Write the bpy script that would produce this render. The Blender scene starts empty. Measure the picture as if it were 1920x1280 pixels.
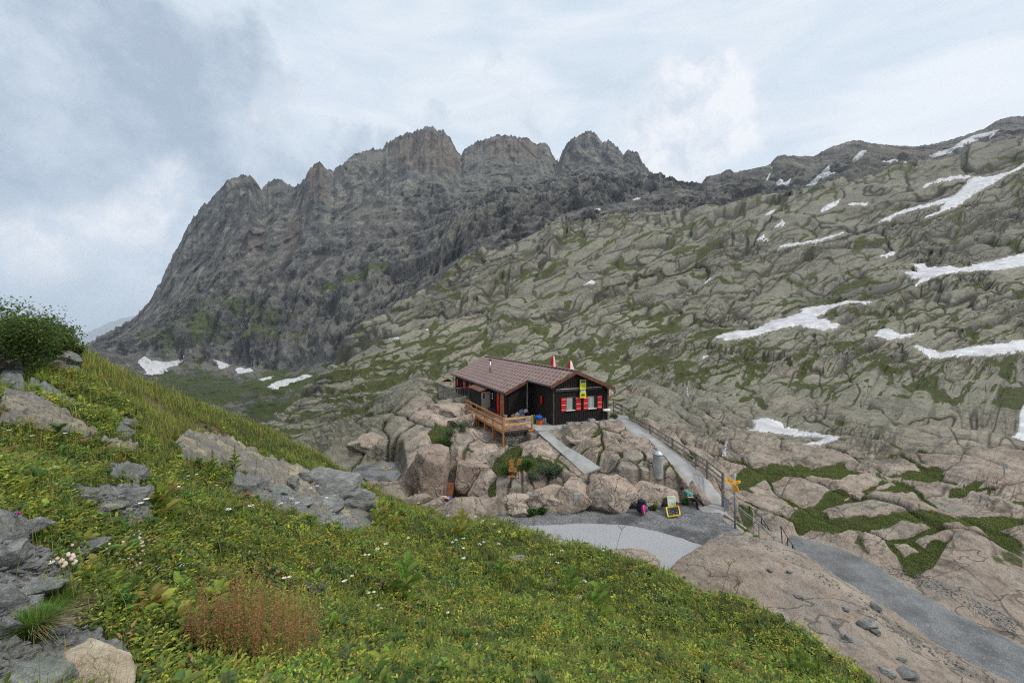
import bpy, bmesh, math, random
import numpy as np
from mathutils import Vector, Matrix
random.seed(7); np.random.seed(7)
C = bpy.context.scene.collection
scene = bpy.context.scene
F, CX, HY = 780.0, 960.0, 622.0          # focal length in px of the 1920 px photo, optical axis column, eye-level row
# ---------------------------------------------------------------- camera
cam_d = bpy.data.cameras.new("camera"); cam = bpy.data.objects.new("camera", cam_d); C.objects.link(cam)
cam_d.sensor_width = 36.0; cam_d.lens = 36.0*F/1920.0; cam_d.shift_y = -(640.0-HY)/1920.0
cam_d.clip_start = 0.05; cam_d.clip_end = 60000
cam.location = (0, 0, 0); cam.rotation_euler = (math.radians(90), 0, 0)
scene.camera = cam
scene.view_settings.view_transform = 'Standard'; scene.view_settings.look = 'None'
scene.view_settings.exposure = 0.30; scene.view_settings.gamma = 1.0
scene.cycles.use_denoising = False; scene.cycles.use_adaptive_sampling = True; scene.cycles.adaptive_threshold = 0.006
scene.cycles.pixel_filter_type = 'BLACKMAN_HARRIS'; scene.cycles.filter_width = 1.15
scene.cycles.sample_clamp_indirect = 1.5; scene.cycles.sample_clamp_direct = 12.0
scene.cycles.max_bounces = 6; scene.cycles.diffuse_bounces = 3; scene.cycles.glossy_bounces = 2
scene.cycles.transparent_max_bounces = 8; scene.cycles.volume_bounces = 1

# ---------------------------------------------------------------- node helper
class NT:
    def __init__(s, nt): s.nt = nt
    def n(s, typ, **kw):
        nd = s.nt.nodes.new(typ)
        for k, v in kw.items():
            if hasattr(nd, k): setattr(nd, k, v)
            else: s.set(nd, k, v)
        return nd
    def set(s, nd, key, v):
        if isinstance(key, str) and key.startswith('i') and key[1:].isdigit(): key = int(key[1:])
        inp = nd.inputs[key]
        if isinstance(v, bpy.types.NodeSocket): s.nt.links.new(v, inp)
        elif isinstance(v, bpy.types.Node): s.nt.links.new(v.outputs[0], inp)
        else:
            if inp.type == 'RGBA' and not isinstance(v, (int, float)) and len(v) == 3: v = (*v, 1)
            inp.default_value = v
    def math(s, op, a, b=None, c=None, clamp=False):
        nd = s.nt.nodes.new('ShaderNodeMath'); nd.operation = op; nd.use_clamp = clamp
        for i, v in enumerate((a, b, c)):
            if v is not None: s.set(nd, i, v)
        return nd.outputs[0]
    def vmath(s, op, a, b=None, c=None, scale=None):
        nd = s.nt.nodes.new('ShaderNodeVectorMath'); nd.operation = op
        for i, v in enumerate((a, b, c)):
            if v is not None: s.set(nd, i, v)
        if scale is not None: s.set(nd, 'Scale', scale)
        return nd.outputs['Value'] if op in ('DOT_PRODUCT', 'LENGTH', 'DISTANCE') else nd.outputs[0]
    def mix(s, f, a, b, blend='MIX'):
        nd = s.nt.nodes.new('ShaderNodeMix'); nd.data_type = 'RGBA'; nd.blend_type = blend
        s.set(nd, 0, f); s.set(nd, 6, a); s.set(nd, 7, b)
        return nd.outputs[2]
    def noise(s, vec, scale, detail=4, rough=0.55, dist=0.0):
        nd = s.nt.nodes.new('ShaderNodeTexNoise')
        if vec is not None: s.set(nd, 'Vector', vec)
        s.set(nd, 'Scale', scale); s.set(nd, 'Detail', detail); s.set(nd, 'Roughness', rough); s.set(nd, 'Distortion', dist)
        return nd
    def ramp(s, f, pts, interp='LINEAR'):
        nd = s.nt.nodes.new('ShaderNodeValToRGB'); nd.color_ramp.interpolation = interp
        el = nd.color_ramp.elements
        while len(el) < len(pts): el.new(0.5)
        for e, (p, c) in zip(el, pts):
            e.position = p
            e.color = (c, c, c, 1) if isinstance(c, (int, float)) else (*c, 1)
        s.set(nd, 0, f)
        return nd.outputs[0]
    def mr(s, v, a, b, c=0.0, d=1.0, smooth=True):
        nd = s.nt.nodes.new('ShaderNodeMapRange'); nd.interpolation_type = 'SMOOTHSTEP' if smooth else 'LINEAR'
        for i, x in enumerate((v, a, b, c, d)): s.set(nd, i, x)
        return nd.outputs[0]

def dirpx(px, py):
    return Vector(((px-CX)/F, 1.0, (HY-py)/F)).normalized()

# ---------------------------------------------------------------- sky and sun
SUN_EL, SUN_AZ = math.radians(50), math.radians(112)      # azimuth clockwise from +Y (view direction)
world = bpy.data.worlds.new("World"); scene.world = world; world.use_nodes = True
w = NT(world.node_tree); world.node_tree.nodes.clear()
tc = w.n('ShaderNodeTexCoord'); D = tc.outputs['Generated']
skyt = w.n('ShaderNodeTexSky', sky_type='NISHITA', sun_disc=False, sun_elevation=SUN_EL, sun_rotation=SUN_AZ, altitude=2300.0, air_density=1.0, dust_density=2.0)
bg_clear = w.n('ShaderNodeBackground'); w.set(bg_clear, 0, skyt); w.set(bg_clear, 1, 0.08)
warp = w.noise(D, 3.0, 5, 0.6); wv = w.vmath('SCALE', w.vmath('SUBTRACT', warp.outputs['Color'], (0.5, 0.5, 0.5)), scale=0.16)
warp2 = w.noise(D, 11.0, 5, 0.6); wv2 = w.vmath('SCALE', w.vmath('SUBTRACT', warp2.outputs['Color'], (0.5, 0.5, 0.5)), scale=0.07)
DW = w.vmath('ADD', w.vmath('ADD', D, wv), wv2)
def blobs(lst):
    acc = None
    for (px, py, r, a) in lst:
        c = dirpx(px, py)
        d = w.vmath('DISTANCE', DW, tuple(c))
        v = w.mr(d, r*.25, r*1.3, a, 0.0)
        acc = v if acc is None else w.math('ADD', acc, v)
    return acc
# grey rain-cloud bank over the near valley
DKB = blobs([(60,220,.14,.6),(190,200,.11,.5),(190,290,.12,.6),(290,110,.10,.5),(245,60,.07,.45),(400,70,.10,.5),(400,170,.12,.5),(480,150,.07,.4),(20,310,.12,.5),(320,250,.10,.4),(100,350,.06,.4),(400,310,.10,.5),(480,330,.12,.7),(560,310,.10,.6),(640,310,.08,.5),(700,280,.06,.5),(745,255,.035,.4),(830,228,.05,.6),(-350,200,.5,.7),(330,400,.045,.5),(640,290,.07,.3),(1300,130,.12,.12),(960,140,.06,.2)])
nz = w.noise(D, 5.0, 8, 0.6, 0.15)
nzf = w.noise(D, 15.0, 8, 0.62, 0.25)
nn = w.math('ADD', w.math('MULTIPLY', w.math('SUBTRACT', nz.outputs[0], 0.5), 1.1), w.math('MULTIPLY', w.math('SUBTRACT', nzf.outputs[0], 0.5), 0.55))
dk = w.math('ADD', DKB, nn)
dkm = w.mr(dk, 0.16, 0.50)
strk = w.noise(w.vmath('MULTIPLY', D, (1.2, 1.2, 4.0)), 3.0, 6, 0.6, 0.6)
veil = w.ramp(strk.outputs[0], [(0.30, (0.545, 0.635, 0.725)), (0.5, (0.63, 0.705, 0.785)), (0.72, (0.735, 0.785, 0.83))])
dkc = w.ramp(w.math('ADD', w.math('MULTIPLY', nn, 1.5), w.math('MULTIPLY', w.math('MINIMUM', dk, 1.1), 0.5)), [(0.05, (0.60, 0.675, 0.755)), (0.35, (0.50, 0.58, 0.67)), (0.75, (0.345, 0.425, 0.53)), (1.0, (0.30, 0.375, 0.48))])
col = w.mix(w.math('MULTIPLY', dkm, 0.9), veil, dkc)
# cumulus heads and bright gaps
WHB = blobs([(1290,190,.10,.9),(1340,150,.06,.55),(1240,230,.07,.6),(1270,290,.08,.7),(1330,260,.08,.6),(1400,230,.07,.5),(1200,215,.04,.35),(1300,330,.06,.5),(310,345,.06,.5),(270,375,.08,.38),(215,395,.08,.34),(110,450,.09,.40),(30,480,.10,.30),(345,300,.03,.25),(520,220,.07,.45),(460,205,.03,.4),(640,240,.05,.3)])
wh = w.math('ADD', WHB, w.math('MULTIPLY', nn, 0.9))
whm = w.mr(wh, 0.12, 0.85)
col = w.mix(w.math('MULTIPLY', whm, 0.85), col, w.ramp(w.math('ADD', nzf.outputs[0], w.math('MULTIPLY', nn, .3)), [(0.34, (0.60, 0.66, 0.74)), (0.60, (0.82, 0.835, 0.86))]))
# pale streaks over the slabs, low haze band, unseen overhead sky brightened as fill light
WB2 = blobs([(1920,210,.14,.9),(1800,250,.14,.8),(1650,300,.2,.6),(1000,60,.3,.4)])
col = w.mix(w.math('MULTIPLY', w.mr(w.math('ADD', WB2, w.math('MULTIPLY', w.math('SUBTRACT', strk.outputs[0], 0.5), 1.0)), 0.3, 1.0), 0.5), col, (0.80, 0.825, 0.86))
sep = w.n('ShaderNodeSeparateXYZ'); w.set(sep, 0, D)
col = w.mix(w.mr(sep.outputs[2], 0.14, -0.02, 0.0, 0.75), col, (0.43, 0.53, 0.635))
col = w.mix(w.mr(sep.outputs[2], 0.60, 0.90, 0.0, 0.8), col, (1.05, 1.07, 1.10))
bg_cl = w.n('ShaderNodeBackground'); w.set(bg_cl, 0, col); w.set(bg_cl, 1, 1.0)
mixs = w.n('ShaderNodeMixShader'); w.set(mixs, 0, 0.93)
world.node_tree.links.new(bg_clear.outputs[0], mixs.inputs[1]); world.node_tree.links.new(bg_cl.outputs[0], mixs.inputs[2])
out = w.n('ShaderNodeOutputWorld'); world.node_tree.links.new(mixs.outputs[0], out.inputs[0])

sun_d = bpy.data.lights.new("sun", 'SUN'); sun = bpy.data.objects.new("sun", sun_d); C.objects.link(sun)
sun_d.energy = 2.1; sun_d.angle = math.radians(9); sun_d.color = (1.0, 0.95, 0.87)
sd = Vector((math.sin(SUN_AZ)*math.cos(SUN_EL), math.cos(SUN_AZ)*math.cos(SUN_EL), math.sin(SUN_EL)))
sun.rotation_euler = sd.to_track_quat('Z', 'Y').to_euler()

# ---------------------------------------------------------------- numpy noise
def hsh(ix, iy, iz=0, s=0):
    a = ix.astype(np.int64)*73856093
    b = (iy.astype(np.int64)*19349663)
    h = (a ^ b)
    h = h ^ (np.asarray(iz).astype(np.int64)*83492791) ^ np.int64(s*2654435761 & 0x7fffffff)
    h = (h ^ (h >> 13)) * 1274126177
    h = h & 0xffffffff
    h = (h ^ (h >> 16)) * 2246822519 & 0xffffffff
    h = h ^ (h >> 15)
    return (h & 0xffffff).astype(np.float32)/16777216.0
def noise2(x, y, s=0):
    x0 = np.floor(x); y0 = np.floor(y); fx = (x-x0).astype(np.float32); fy = (y-y0).astype(np.float32)
    ix = x0.astype(np.int64); iy = y0.astype(np.int64)
    u = fx*fx*fx*(fx*(fx*6-15)+10); v = fy*fy*fy*(fy*(fy*6-15)+10)
    def g(dx, dy):
        a = hsh(ix+dx, iy+dy, 0, s)*6.2831853
        return np.cos(a)*(fx-dx)+np.sin(a)*(fy-dy)
    return 1.4*((g(0,0)*(1-u)+g(1,0)*u)*(1-v)+(g(0,1)*(1-u)+g(1,1)*u)*v)
def fbm2(x, y, o=4, s=0, r=0.5):
    t = 0; a = 1.0
    for i in range(o):
        t = t+a*noise2(x*2**i+i*17.3, y*2**i-i*9.1, s+i*31); a *= r
    return t
def noise3(x, y, z, s=0):
    x0 = np.floor(x); y0 = np.floor(y); z0 = np.floor(z)
    fx = (x-x0).astype(np.float32); fy = (y-y0).astype(np.float32); fz = (z-z0).astype(np.float32)
    ix = x0.astype(np.int64); iy = y0.astype(np.int64); iz = z0.astype(np.int64)
    u = fx*fx*(3-2*fx); v = fy*fy*(3-2*fy); q = fz*fz*(3-2*fz)
    def g(a, b, c): return hsh(ix+a, iy+b, iz+c, s)*2-1
    def pl(c): return (g(0,0,c)*(1-u)+g(1,0,c)*u)*(1-v)+(g(0,1,c)*(1-u)+g(1,1,c)*u)*v
    return pl(0)*(1-q)+pl(1)*q
def fbm3(x, y, z, o=4, s=0, r=0.5, ridged=False):
    t = 0; a = 1.0
    for i in range(o):
        n = noise3(x*2**i+i*7.7, y*2**i+i*3.1, z*2**i, s+i*13)
        if ridged: n = 1-2*np.abs(n)
        t = t+a*n; a *= r
    return t
def worley(x, y, s=0, jit=0.9):
    x0 = np.floor(x).astype(np.int64); y0 = np.floor(y).astype(np.int64)
    f1 = np.full(x.shape, 9.0, np.float32); f2 = f1.copy(); idv = np.zeros(x.shape, np.float32)
    rx = idv.copy(); ry = idv.copy()
    for dx in (-1, 0, 1):
        for dy in (-1, 0, 1):
            cx = x0+dx; cy = y0+dy
            h1 = hsh(cx, cy, 1, s); h2 = hsh(cx, cy, 2, s)
            ex = (cx+0.5+(h1-.5)*jit-x).astype(np.float32); ey = (cy+0.5+(h2-.5)*jit-y).astype(np.float32)
            d = np.sqrt(ex*ex+ey*ey)
            m = d < f1
            f2 = np.where(m, f1, np.minimum(f2, d))
            idv = np.where(m, (h1*7.13+h2*3.7) % 1.0, idv)
            rx = np.where(m, ex, rx); ry = np.where(m, ey, ry)
            f1 = np.where(m, d, f1)
    return f1, f2, idv, rx, ry
def sstep(a, b, x):
    t = np.clip((x-a)/(b-a), 0, 1); return t*t*(3-2*t)
def inpoly(px, py, poly):
    c = np.zeros(px.shape, bool); n = len(poly)
    for i in range(n):
        x1, y1 = poly[i]; x2, y2 = poly[(i+1) % n]
        if y1 == y2: continue
        m = ((y1 > py) != (y2 > py)) & (px < (x2-x1)*(py-y1)/(y2-y1)+x1)
        c ^= m
    return c
def polysdf(px, py, poly):
    """signed distance in px (positive inside)"""
    d = np.full(px.shape, 1e9); n = len(poly)
    for i in range(n):
        x1, y1 = poly[i]; x2, y2 = poly[(i+1) % n]
        dx, dy = x2-x1, y2-y1; L = dx*dx+dy*dy+1e-9
        t = np.clip(((px-x1)*dx+(py-y1)*dy)/L, 0, 1)
        d = np.minimum(d, np.hypot(px-x1-t*dx, py-y1-t*dy))
    return np.where(inpoly(px, py, poly), d, -d)
def P(px, py, Y): return np.array([(px-CX)/F*Y, Y, (HY-py)/F*Y])
def PV(px, py, Y): return Vector(P(px, py, Y))

class RBF:
    def __init__(s, pts, vals, smooth=1e-4):
        s.p = np.array(pts, float); n = len(s.p)
        K = s.k(s.p, s.p)+np.eye(n)*smooth
        Q = np.hstack([np.ones((n, 1)), s.p]); A = np.block([[K, Q], [Q.T, np.zeros((3, 3))]])
        s.w = np.linalg.solve(A, np.concatenate([vals, np.zeros(3)]))
    def k(s, a, b):
        d2 = ((a[:, None, :]-b[None, :, :])**2).sum(2)+1e-12
        return 0.5*d2*np.log(d2)
    def __call__(s, x, y):
        q = np.stack([x.ravel(), y.ravel()], 1); o = np.empty(len(q))
        for i in range(0, len(q), 20000):
            c = q[i:i+20000]
            o[i:i+20000] = s.k(c, s.p)@s.w[:-3]+s.w[-3]+c@s.w[-2:]
        return o.reshape(x.shape)

def grid_mesh(name, V, attrs, mat, faces_mask=None, wrap=None):
    """V: rows x cols x 3 array. One sheet."""
    R, K = V.shape[:2]
    idx = np.arange(R*K).reshape(R, K)
    q = np.stack([idx[:-1, :-1], idx[:-1, 1:], idx[1:, 1:], idx[1:, :-1]], -1).reshape(-1, 4)
    if faces_mask is not None: q = q[faces_mask.reshape(-1)]
    return raw_mesh(name, V.reshape(-1, 3), q, attrs, mat)
def raw_mesh(name, co, q, attrs=None, mat=None, smooth=True, colors=None):
    used = np.zeros(len(co), bool); used[q.ravel()] = True
    if not used.all():
        remap = np.cumsum(used)-1; q = remap[q]; co = co[used]
        if attrs: attrs = {k: v.ravel()[used] for k, v in attrs.items()}
        if colors is not None: colors = colors[used]
    k = q.shape[1]
    me = bpy.data.meshes.new(name)
    me.vertices.add(len(co)); me.vertices.foreach_set('co', np.ascontiguousarray(co, dtype=np.float32).ravel())
    me.loops.add(q.size); me.loops.foreach_set('vertex_index', q.astype(np.int32).ravel())
    me.polygons.add(len(q)); me.polygons.foreach_set('loop_start', np.arange(0, q.size, k, dtype=np.int32))
    me.polygons.foreach_set('loop_total', np.full(len(q), k, np.int32))
    me.polygons.foreach_set('use_smooth', np.full(len(q), smooth))
    for n, v in (attrs or {}).items():
        at = me.attributes.new(n, 'FLOAT', 'POINT'); at.data.foreach_set('value', np.ascontiguousarray(v, dtype=np.float32).ravel())
    if colors is not None:
        at = me.attributes.new('col', 'FLOAT_COLOR', 'POINT')
        cc = np.ones((len(co), 4), np.float32); cc[:, :3] = colors; at.data.foreach_set('color', cc.ravel())
    me.update(calc_edges=True)
    if mat: me.materials.append(mat)
    ob = bpy.data.objects.new(name, me); C.objects.link(ob)
    return ob
def tag(o, label=None, cat=None, group=None, kind=None):
    if label: o['label'] = label
    if cat: o['category'] = cat
    if group: o['group'] = group
    if kind: o['kind'] = kind
    return o

# ---------------------------------------------------------------- materials
def newmat(name):
    m = bpy.data.materials.new(name); m.use_nodes = True; m.node_tree.nodes.clear()
    return m, NT(m.node_tree)
def finish(m, n, color, rough=0.85, bump=None, spec=0.3, metallic=0.0, **kw):
    b = n.n('ShaderNodeBsdfPrincipled'); n.set(b, 'Base Color', color); n.set(b, 'Roughness', rough)
    n.set(b, 'Specular IOR Level', spec); n.set(b, 'Metallic', metallic)
    for k, v in kw.items(): n.set(b, k, v)
    if bump is not None: m.node_tree.links.new(bump, b.inputs['Normal'])
    o = n.n('ShaderNodeOutputMaterial'); m.node_tree.links.new(b.outputs[0], o.inputs[0])
    return m
def bumpn(n, h, strength=0.5, dist=0.1, prev=None):
    b = n.n('ShaderNodeBump'); n.set(b, 'Strength', strength); n.set(b, 'Distance', dist); n.set(b, 'Height', h)
    if prev is not None: m_ = n.nt.links.new(prev, b.inputs['Normal'])
    return b.outputs[0]
def attr(n, name):
    a = n.n('ShaderNodeAttribute'); a.attribute_name = name
    return a
# ================================================================ rock material for slabs and knoll
def rock_material(name='glacier_polished_gneiss'):
    m, n = newmat(name)
    g = n.n('ShaderNodeNewGeometry'); pos = g.outputs['Position']
    a_grass = attr(n, 'grass').outputs['Fac']; a_pink = attr(n, 'pink').outputs['Fac']; a_dark = attr(n, 'dark').outputs['Fac']; a_crk = attr(n, 'crack').outputs['Fac']
    nA = n.noise(pos, 0.06, 9, 0.62); nB = n.noise(pos, 0.55, 9, 0.62, 0.4); nC = n.noise(pos, 5.0, 8, 0.65); nD = n.noise(pos, 1.7, 10, 0.72)
    base = n.ramp(nA.outputs[0], [(0.32, (0.14, 0.132, 0.104)), (0.5, (0.25, 0.238, 0.18)), (0.68, (0.20, 0.19, 0.165))])
    base = n.mix(n.mr(nB.outputs[0], 0.42, 0.68), base, (0.29, 0.283, 0.205))
    pink = n.ramp(nB.outputs[0], [(0.3, (0.33, 0.25, 0.20)), (0.5, (0.49, 0.385, 0.31)), (0.7, (0.56, 0.475, 0.395))])
    nP = n.noise(pos, 0.42, 7, 0.7, .3); pink = n.mix(n.math('MULTIPLY', n.mr(nP.outputs[0], .50, .60), .7), pink, (.31, .29, .265)); pink = n.mix(n.math('MULTIPLY', n.mr(nP.outputs[0], .42, .34), .55), pink, (.40, .375, .26))
    base = n.mix(a_pink, base, pink)
    # dark water streaks, steep faces and lichen crusts
    sv = n.vmath('MULTIPLY', pos, (0.9, 0.9, 0.12)); nS = n.noise(sv, 1.1, 6, 0.6)
    base = n.mix(n.math('MULTIPLY', n.mr(nS.outputs[0], 0.52, 0.72), 0.42), base, (0.085, 0.08, 0.072))
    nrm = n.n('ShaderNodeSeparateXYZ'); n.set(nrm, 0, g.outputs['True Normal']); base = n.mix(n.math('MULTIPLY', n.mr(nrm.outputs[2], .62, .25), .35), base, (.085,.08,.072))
    base = n.mix(n.math('MULTIPLY', a_dark, 0.8), base, (0.066, 0.064, 0.062))
    base = n.mix(n.math('MULTIPLY', n.mr(nC.outputs[0], 0.56, 0.70), 0.45), base, (0.075, 0.072, 0.062))
    base = n.mix(n.math('MULTIPLY', n.mr(nC.outputs[0], 0.42, 0.30), 0.35), base, (0.42, 0.40, 0.34))
    base = n.mix(n.math('MULTIPLY', n.mr(nD.outputs[0], 0.50, 0.66), 0.55), base, (0.085, 0.08, 0.066))
    base = n.mix(n.math('MULTIPLY', n.mr(nD.outputs[0], 0.46, 0.34), 0.45), base, (0.36, 0.345, 0.285))
    # fine joints
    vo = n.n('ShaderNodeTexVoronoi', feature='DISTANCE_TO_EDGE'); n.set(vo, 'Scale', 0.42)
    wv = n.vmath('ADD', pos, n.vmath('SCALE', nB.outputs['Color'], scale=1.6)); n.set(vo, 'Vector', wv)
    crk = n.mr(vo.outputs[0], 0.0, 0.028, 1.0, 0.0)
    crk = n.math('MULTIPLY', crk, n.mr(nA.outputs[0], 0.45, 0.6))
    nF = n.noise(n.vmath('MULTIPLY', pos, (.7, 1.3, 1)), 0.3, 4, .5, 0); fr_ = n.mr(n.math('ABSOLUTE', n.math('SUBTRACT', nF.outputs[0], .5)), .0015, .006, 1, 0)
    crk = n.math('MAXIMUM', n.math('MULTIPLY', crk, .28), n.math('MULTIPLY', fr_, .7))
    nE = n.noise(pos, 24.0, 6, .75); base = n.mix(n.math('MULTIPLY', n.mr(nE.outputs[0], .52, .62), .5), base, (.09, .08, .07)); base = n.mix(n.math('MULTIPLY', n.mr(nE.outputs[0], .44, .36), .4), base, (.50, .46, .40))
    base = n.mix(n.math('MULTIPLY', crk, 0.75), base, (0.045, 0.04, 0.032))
    base = n.mix(n.math('MULTIPLY', a_crk, 0.95), base, (0.020, 0.019, 0.012))  # joint soil, blackened further to stand in for shade in the crevices
    # turf
    nG = n.noise(pos, 1.3, 8, 0.65); nG2 = n.noise(pos, 14.0, 5, 0.7)
    gf = n.math('ADD', a_grass, n.math('MULTIPLY', n.math('SUBTRACT', nG.outputs[0], 0.5), 0.9))
    gf = n.mr(gf, 0.42, 0.56)
    gcol = n.ramp(nG.outputs[0], [(0.3, (0.030, 0.038, 0.012)), (0.5, (0.058, 0.070, 0.021)), (0.62, (0.098, 0.094, 0.034)), (0.75, (0.115, 0.092, 0.045))])
    gcol = n.mix(n.math('MULTIPLY', n.mr(nG2.outputs[0], 0.4, 0.65), 0.5), gcol, (0.085, 0.108, 0.030)); nG3 = n.noise(pos, 4.5, 8, .75); gcol = n.mix(n.math('MULTIPLY', n.mr(nG3.outputs[0], .48, .62), .75), gcol, (.028,.038,.012)); gcol = n.mix(n.math('MULTIPLY', n.mr(nG3.outputs[0], .42, .32), .6), gcol, (.17,.165,.06))
    base = n.mix(gf, base, gcol)
    h = n.math('ADD', n.math('MULTIPLY', nB.outputs[0], 1.2), n.math('ADD', n.math('MULTIPLY', nC.outputs[0], 0.22), n.math('MULTIPLY', nE.outputs[0], .035)))
    h = n.math('SUBTRACT', n.math('ADD', h, n.math('MULTIPLY', nD.outputs[0], .55)), n.math('MULTIPLY', crk, 0.12))
    b = bumpn(n, h, 1.0, 0.6)
    return finish(m, n, base, 0.88, b, 0.25)
M_rock = rock_material()

# ================================================================ hut frame (needed to level its pad)
LD = np.array([-0.394, 0.919]); GD = np.array([0.919, 0.394]); HA = np.array([2.77, 28.1]); FLOOR = -6.3
def hut_gl(x, y):
    dx = x-HA[0]; dy = y-HA[1]
    return dx*GD[0]+dy*GD[1], dx*LD[0]+dy*LD[1]
def HP(g, l, z=FLOOR): return Vector((HA[0]+g*GD[0]+l*LD[0], HA[1]+g*GD[1]+l*LD[1], z))

RAMP = [P(1158,778,32.2), P(1168,787,30.6), P(1195,806,27.9), P(1222,828,25.8), P(1255,852,24.1), P(1285,876,22.9), P(1310,902,21.9), P(1330,932,21.0), P(1336,958,20.2)]
PATH = [P(1475,1018,19.0)+[0,0,-.05], P(1560,1045,17.9), P(1630,1095,16.0), P(1700,1135,15.0), P(1800,1195,13.5), P(1900,1240,12.6), P(2060,1320,11.2), P(2300,1430,9.6)]
def seg_dist(x, y, line):
    d = np.full(x.shape, 1e9); z = np.zeros(x.shape); L = np.zeros(x.shape)
    for i in range(len(line)-1):
        a, b = line[i], line[i+1]; dx, dy = b[0]-a[0], b[1]-a[1]
        t = np.clip(((x-a[0])*dx+(y-a[1])*dy)/(dx*dx+dy*dy), 0, 1)
        dd = np.hypot(x-a[0]-t*dx, y-a[1]-t*dy); m = dd < d
        d = np.where(m, dd, d); z = np.where(m, a[2]+(b[2]-a[2])*t, z)
    return d, z
PLATZ = -8.7
CWL = [P(1012,803,27.2), P(1034,826,25.2), P(1062,850,23.6), P(1090,872,22.2), P(1112,884,21.7)]
PLAT = [P(px, py, PLATZ*F/(HY-py))[:2] for px, py in [(900,975),(930,962),(975,953),(1040,948),(1100,947),(1160,948),(1230,942),(1275,940),(1310,944),(1350,955),(1362,975),(1385,992),(1330,1028),(1262,1060),(1235,1085),(1100,1120),(900,1120)]]
LED = [tuple(P(px, py, Yd)[:2]) for px, py, Yd in [(662,870,27.0),(700,866,27.6),(750,864,27.6),(758,892,24.8),(744,908,23.6),(690,905,23.7),(658,893,24.9)]]

# control points: (px, py, Y)
CB = """
960 905 20.9|1000 914 20.8|1050 900 20.9|1100 889 21|1160 884 21.1|1220 889 21.3|1270 905 21.5|930 905 21.6
960 880 22.5|1000 870 22.6|1050 868 22.7|1100 860 23|1180 850 23.6|1232 862 22.9|1080 830 25|1000 836 25.2|1150 815 26.5|1180 800 28.5
950 847 25.5|900 852 25.4|900 832 27|925 828 27|862 862 24.8|860 822 28|820 805 31|832 770 34|872 762 35|905 806 29.3|893 800 31
790 803 30|760 832 28|700 812 32|648 862 28.5|664 838 30|756 764 38|800 752 40|850 730 50
700 892 26|700 925 24|680 950 21.5|840 945 22.6|800 952 21|848 932 23.6|780 940 23|890 955 22|600 960 24|500 920 30
1330 872 28|1300 850 31|1250 802 40|1222 768 46|1200 742 52|1160 716 62|1350 852 33|1357 862 31
1400 962 21|1440 988 20.3|1375 930 24
1250 1052 15.2|1300 1030 15.7|1372 1003 16.4|1450 1016 15.8|1500 1046 15.1|1552 1085 14|1650 1141 12.9|1752 1216 11.9|1862 1281 11|1960 1360 9.8
1400 1080 13.5|1500 1150 12|1650 1230 10.8|1700 1280 10|1820 1400 8.5|1330 1110 12.9|1250 1140 12.5|1150 1120 14|1500 1300 9|1600 1400 7.5
1800 1082 16.2|1720 1020 19|1850 1000 19.5|1650 1000 20|1560 985 21|1800 932 24|1800 888 28|1900 852 33|1910 1080 16.5|1915 940 23.5|1800 780 48
1600 932 25|1600 882 30|1600 832 38|1500 900 27.5|1500 860 33|1400 900 27|1420 862 32|1400 802 44|1500 812 43
1600 760 56|1600 680 82|1600 600 122|1600 520 168|1600 430 235|1600 362 310|1600 333 380|1600 365 520|1600 400 700
1800 700 72|1800 600 112|1800 520 155|1850 430 215|1850 340 285|1850 276 380|1850 320 520|1850 360 700
1960 850 34|1960 700 70|1960 600 110|1960 500 155|1960 400 220|1960 300 290|1960 244 380|1960 290 520|2150 850 34|2150 600 105|2150 400 215|2150 225 370|2150 270 600|1960 1000 20
1700 860 33|1700 620 110|1700 470 195|1700 386 270|1700 313 380|1700 350 520
1400 740 61|1400 680 86|1400 600 132|1400 520 190|1400 430 285|1400 390 380|1400 382 440|1400 400 700|1500 700 75|1500 362 400|1500 380 600
1250 740 66|1250 690 90|1250 600 142|1250 520 205|1250 450 285|1250 412 360|1250 402 400|1250 440 700
1000 690 72|1000 640 106|1000 590 152|1000 520 222|1000 455 320|1000 440 360|1000 470 600
1100 660 90|1100 480 260|1100 424 360|1100 450 600
860 706 63|860 650 96|860 603 142|860 545 220|860 498 290|860 530 500
700 690 300|700 740 450|640 755 300|600 790 220|560 860 200|780 600 330|780 660 450|510 980 180|860 560 420|740 640 300|820 560 330|450 1000 100|450 1100 200|560 800 100
700 792 45|700 742 62|700 690 86|700 664 112|700 622 185|700 612 225|700 660 400
600 802 50|600 760 68|600 722 92|600 735 130|600 800 300
640 720 100|640 690 160|640 655 230|640 720 400
780 770 44|780 720 63|780 622 150|780 575 210|780 562 260|780 600 400|740 705 80
510 802 72|510 850 110|510 960 300|400 905 70|400 960 130|300 1000 70|300 1100 200|560 775 72|560 800 130
"""
pts = []; vals = []
for t in CB.replace('\n', '|').split('|'):
    if t.strip():
        px, py, Y = map(float, t.split()); pts.append(((px-CX)/F, math.log(Y))); vals.append((HY-py)/F)
def addw(x, y, z): pts.append((x/y, math.log(y))); vals.append(z/y)
for p in RAMP[::2]: addw(p[0], p[1], p[2]-.08)
for p in PATH: addw(p[0], p[1], p[2]-.08)
for x, y, z in [(0, 8, -8.6), (-8, 12, -10), (-12, 18, -12), (0, 13, -9.4), (-3, 18, -9.6), (4, 10, -9.1), (6, 7, -8.6), (0, 4.5, -8), (-4, 5, -9), (9, 5, -8.2)]: addw(x, y, z)
for px, Y in [(960, 47), (900, 50), (1060, 47), (1120, 45)]: addw((px-CX)/F*Y, Y, -7.6)
for px, Y in [(1000, 30), (1100, 30.5), (960, 36), (900, 40), (1060, 38)]: addw((px-CX)/F*Y, Y, -6.4)
rb = RBF(pts, np.array(vals), 2e-4)

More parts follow.
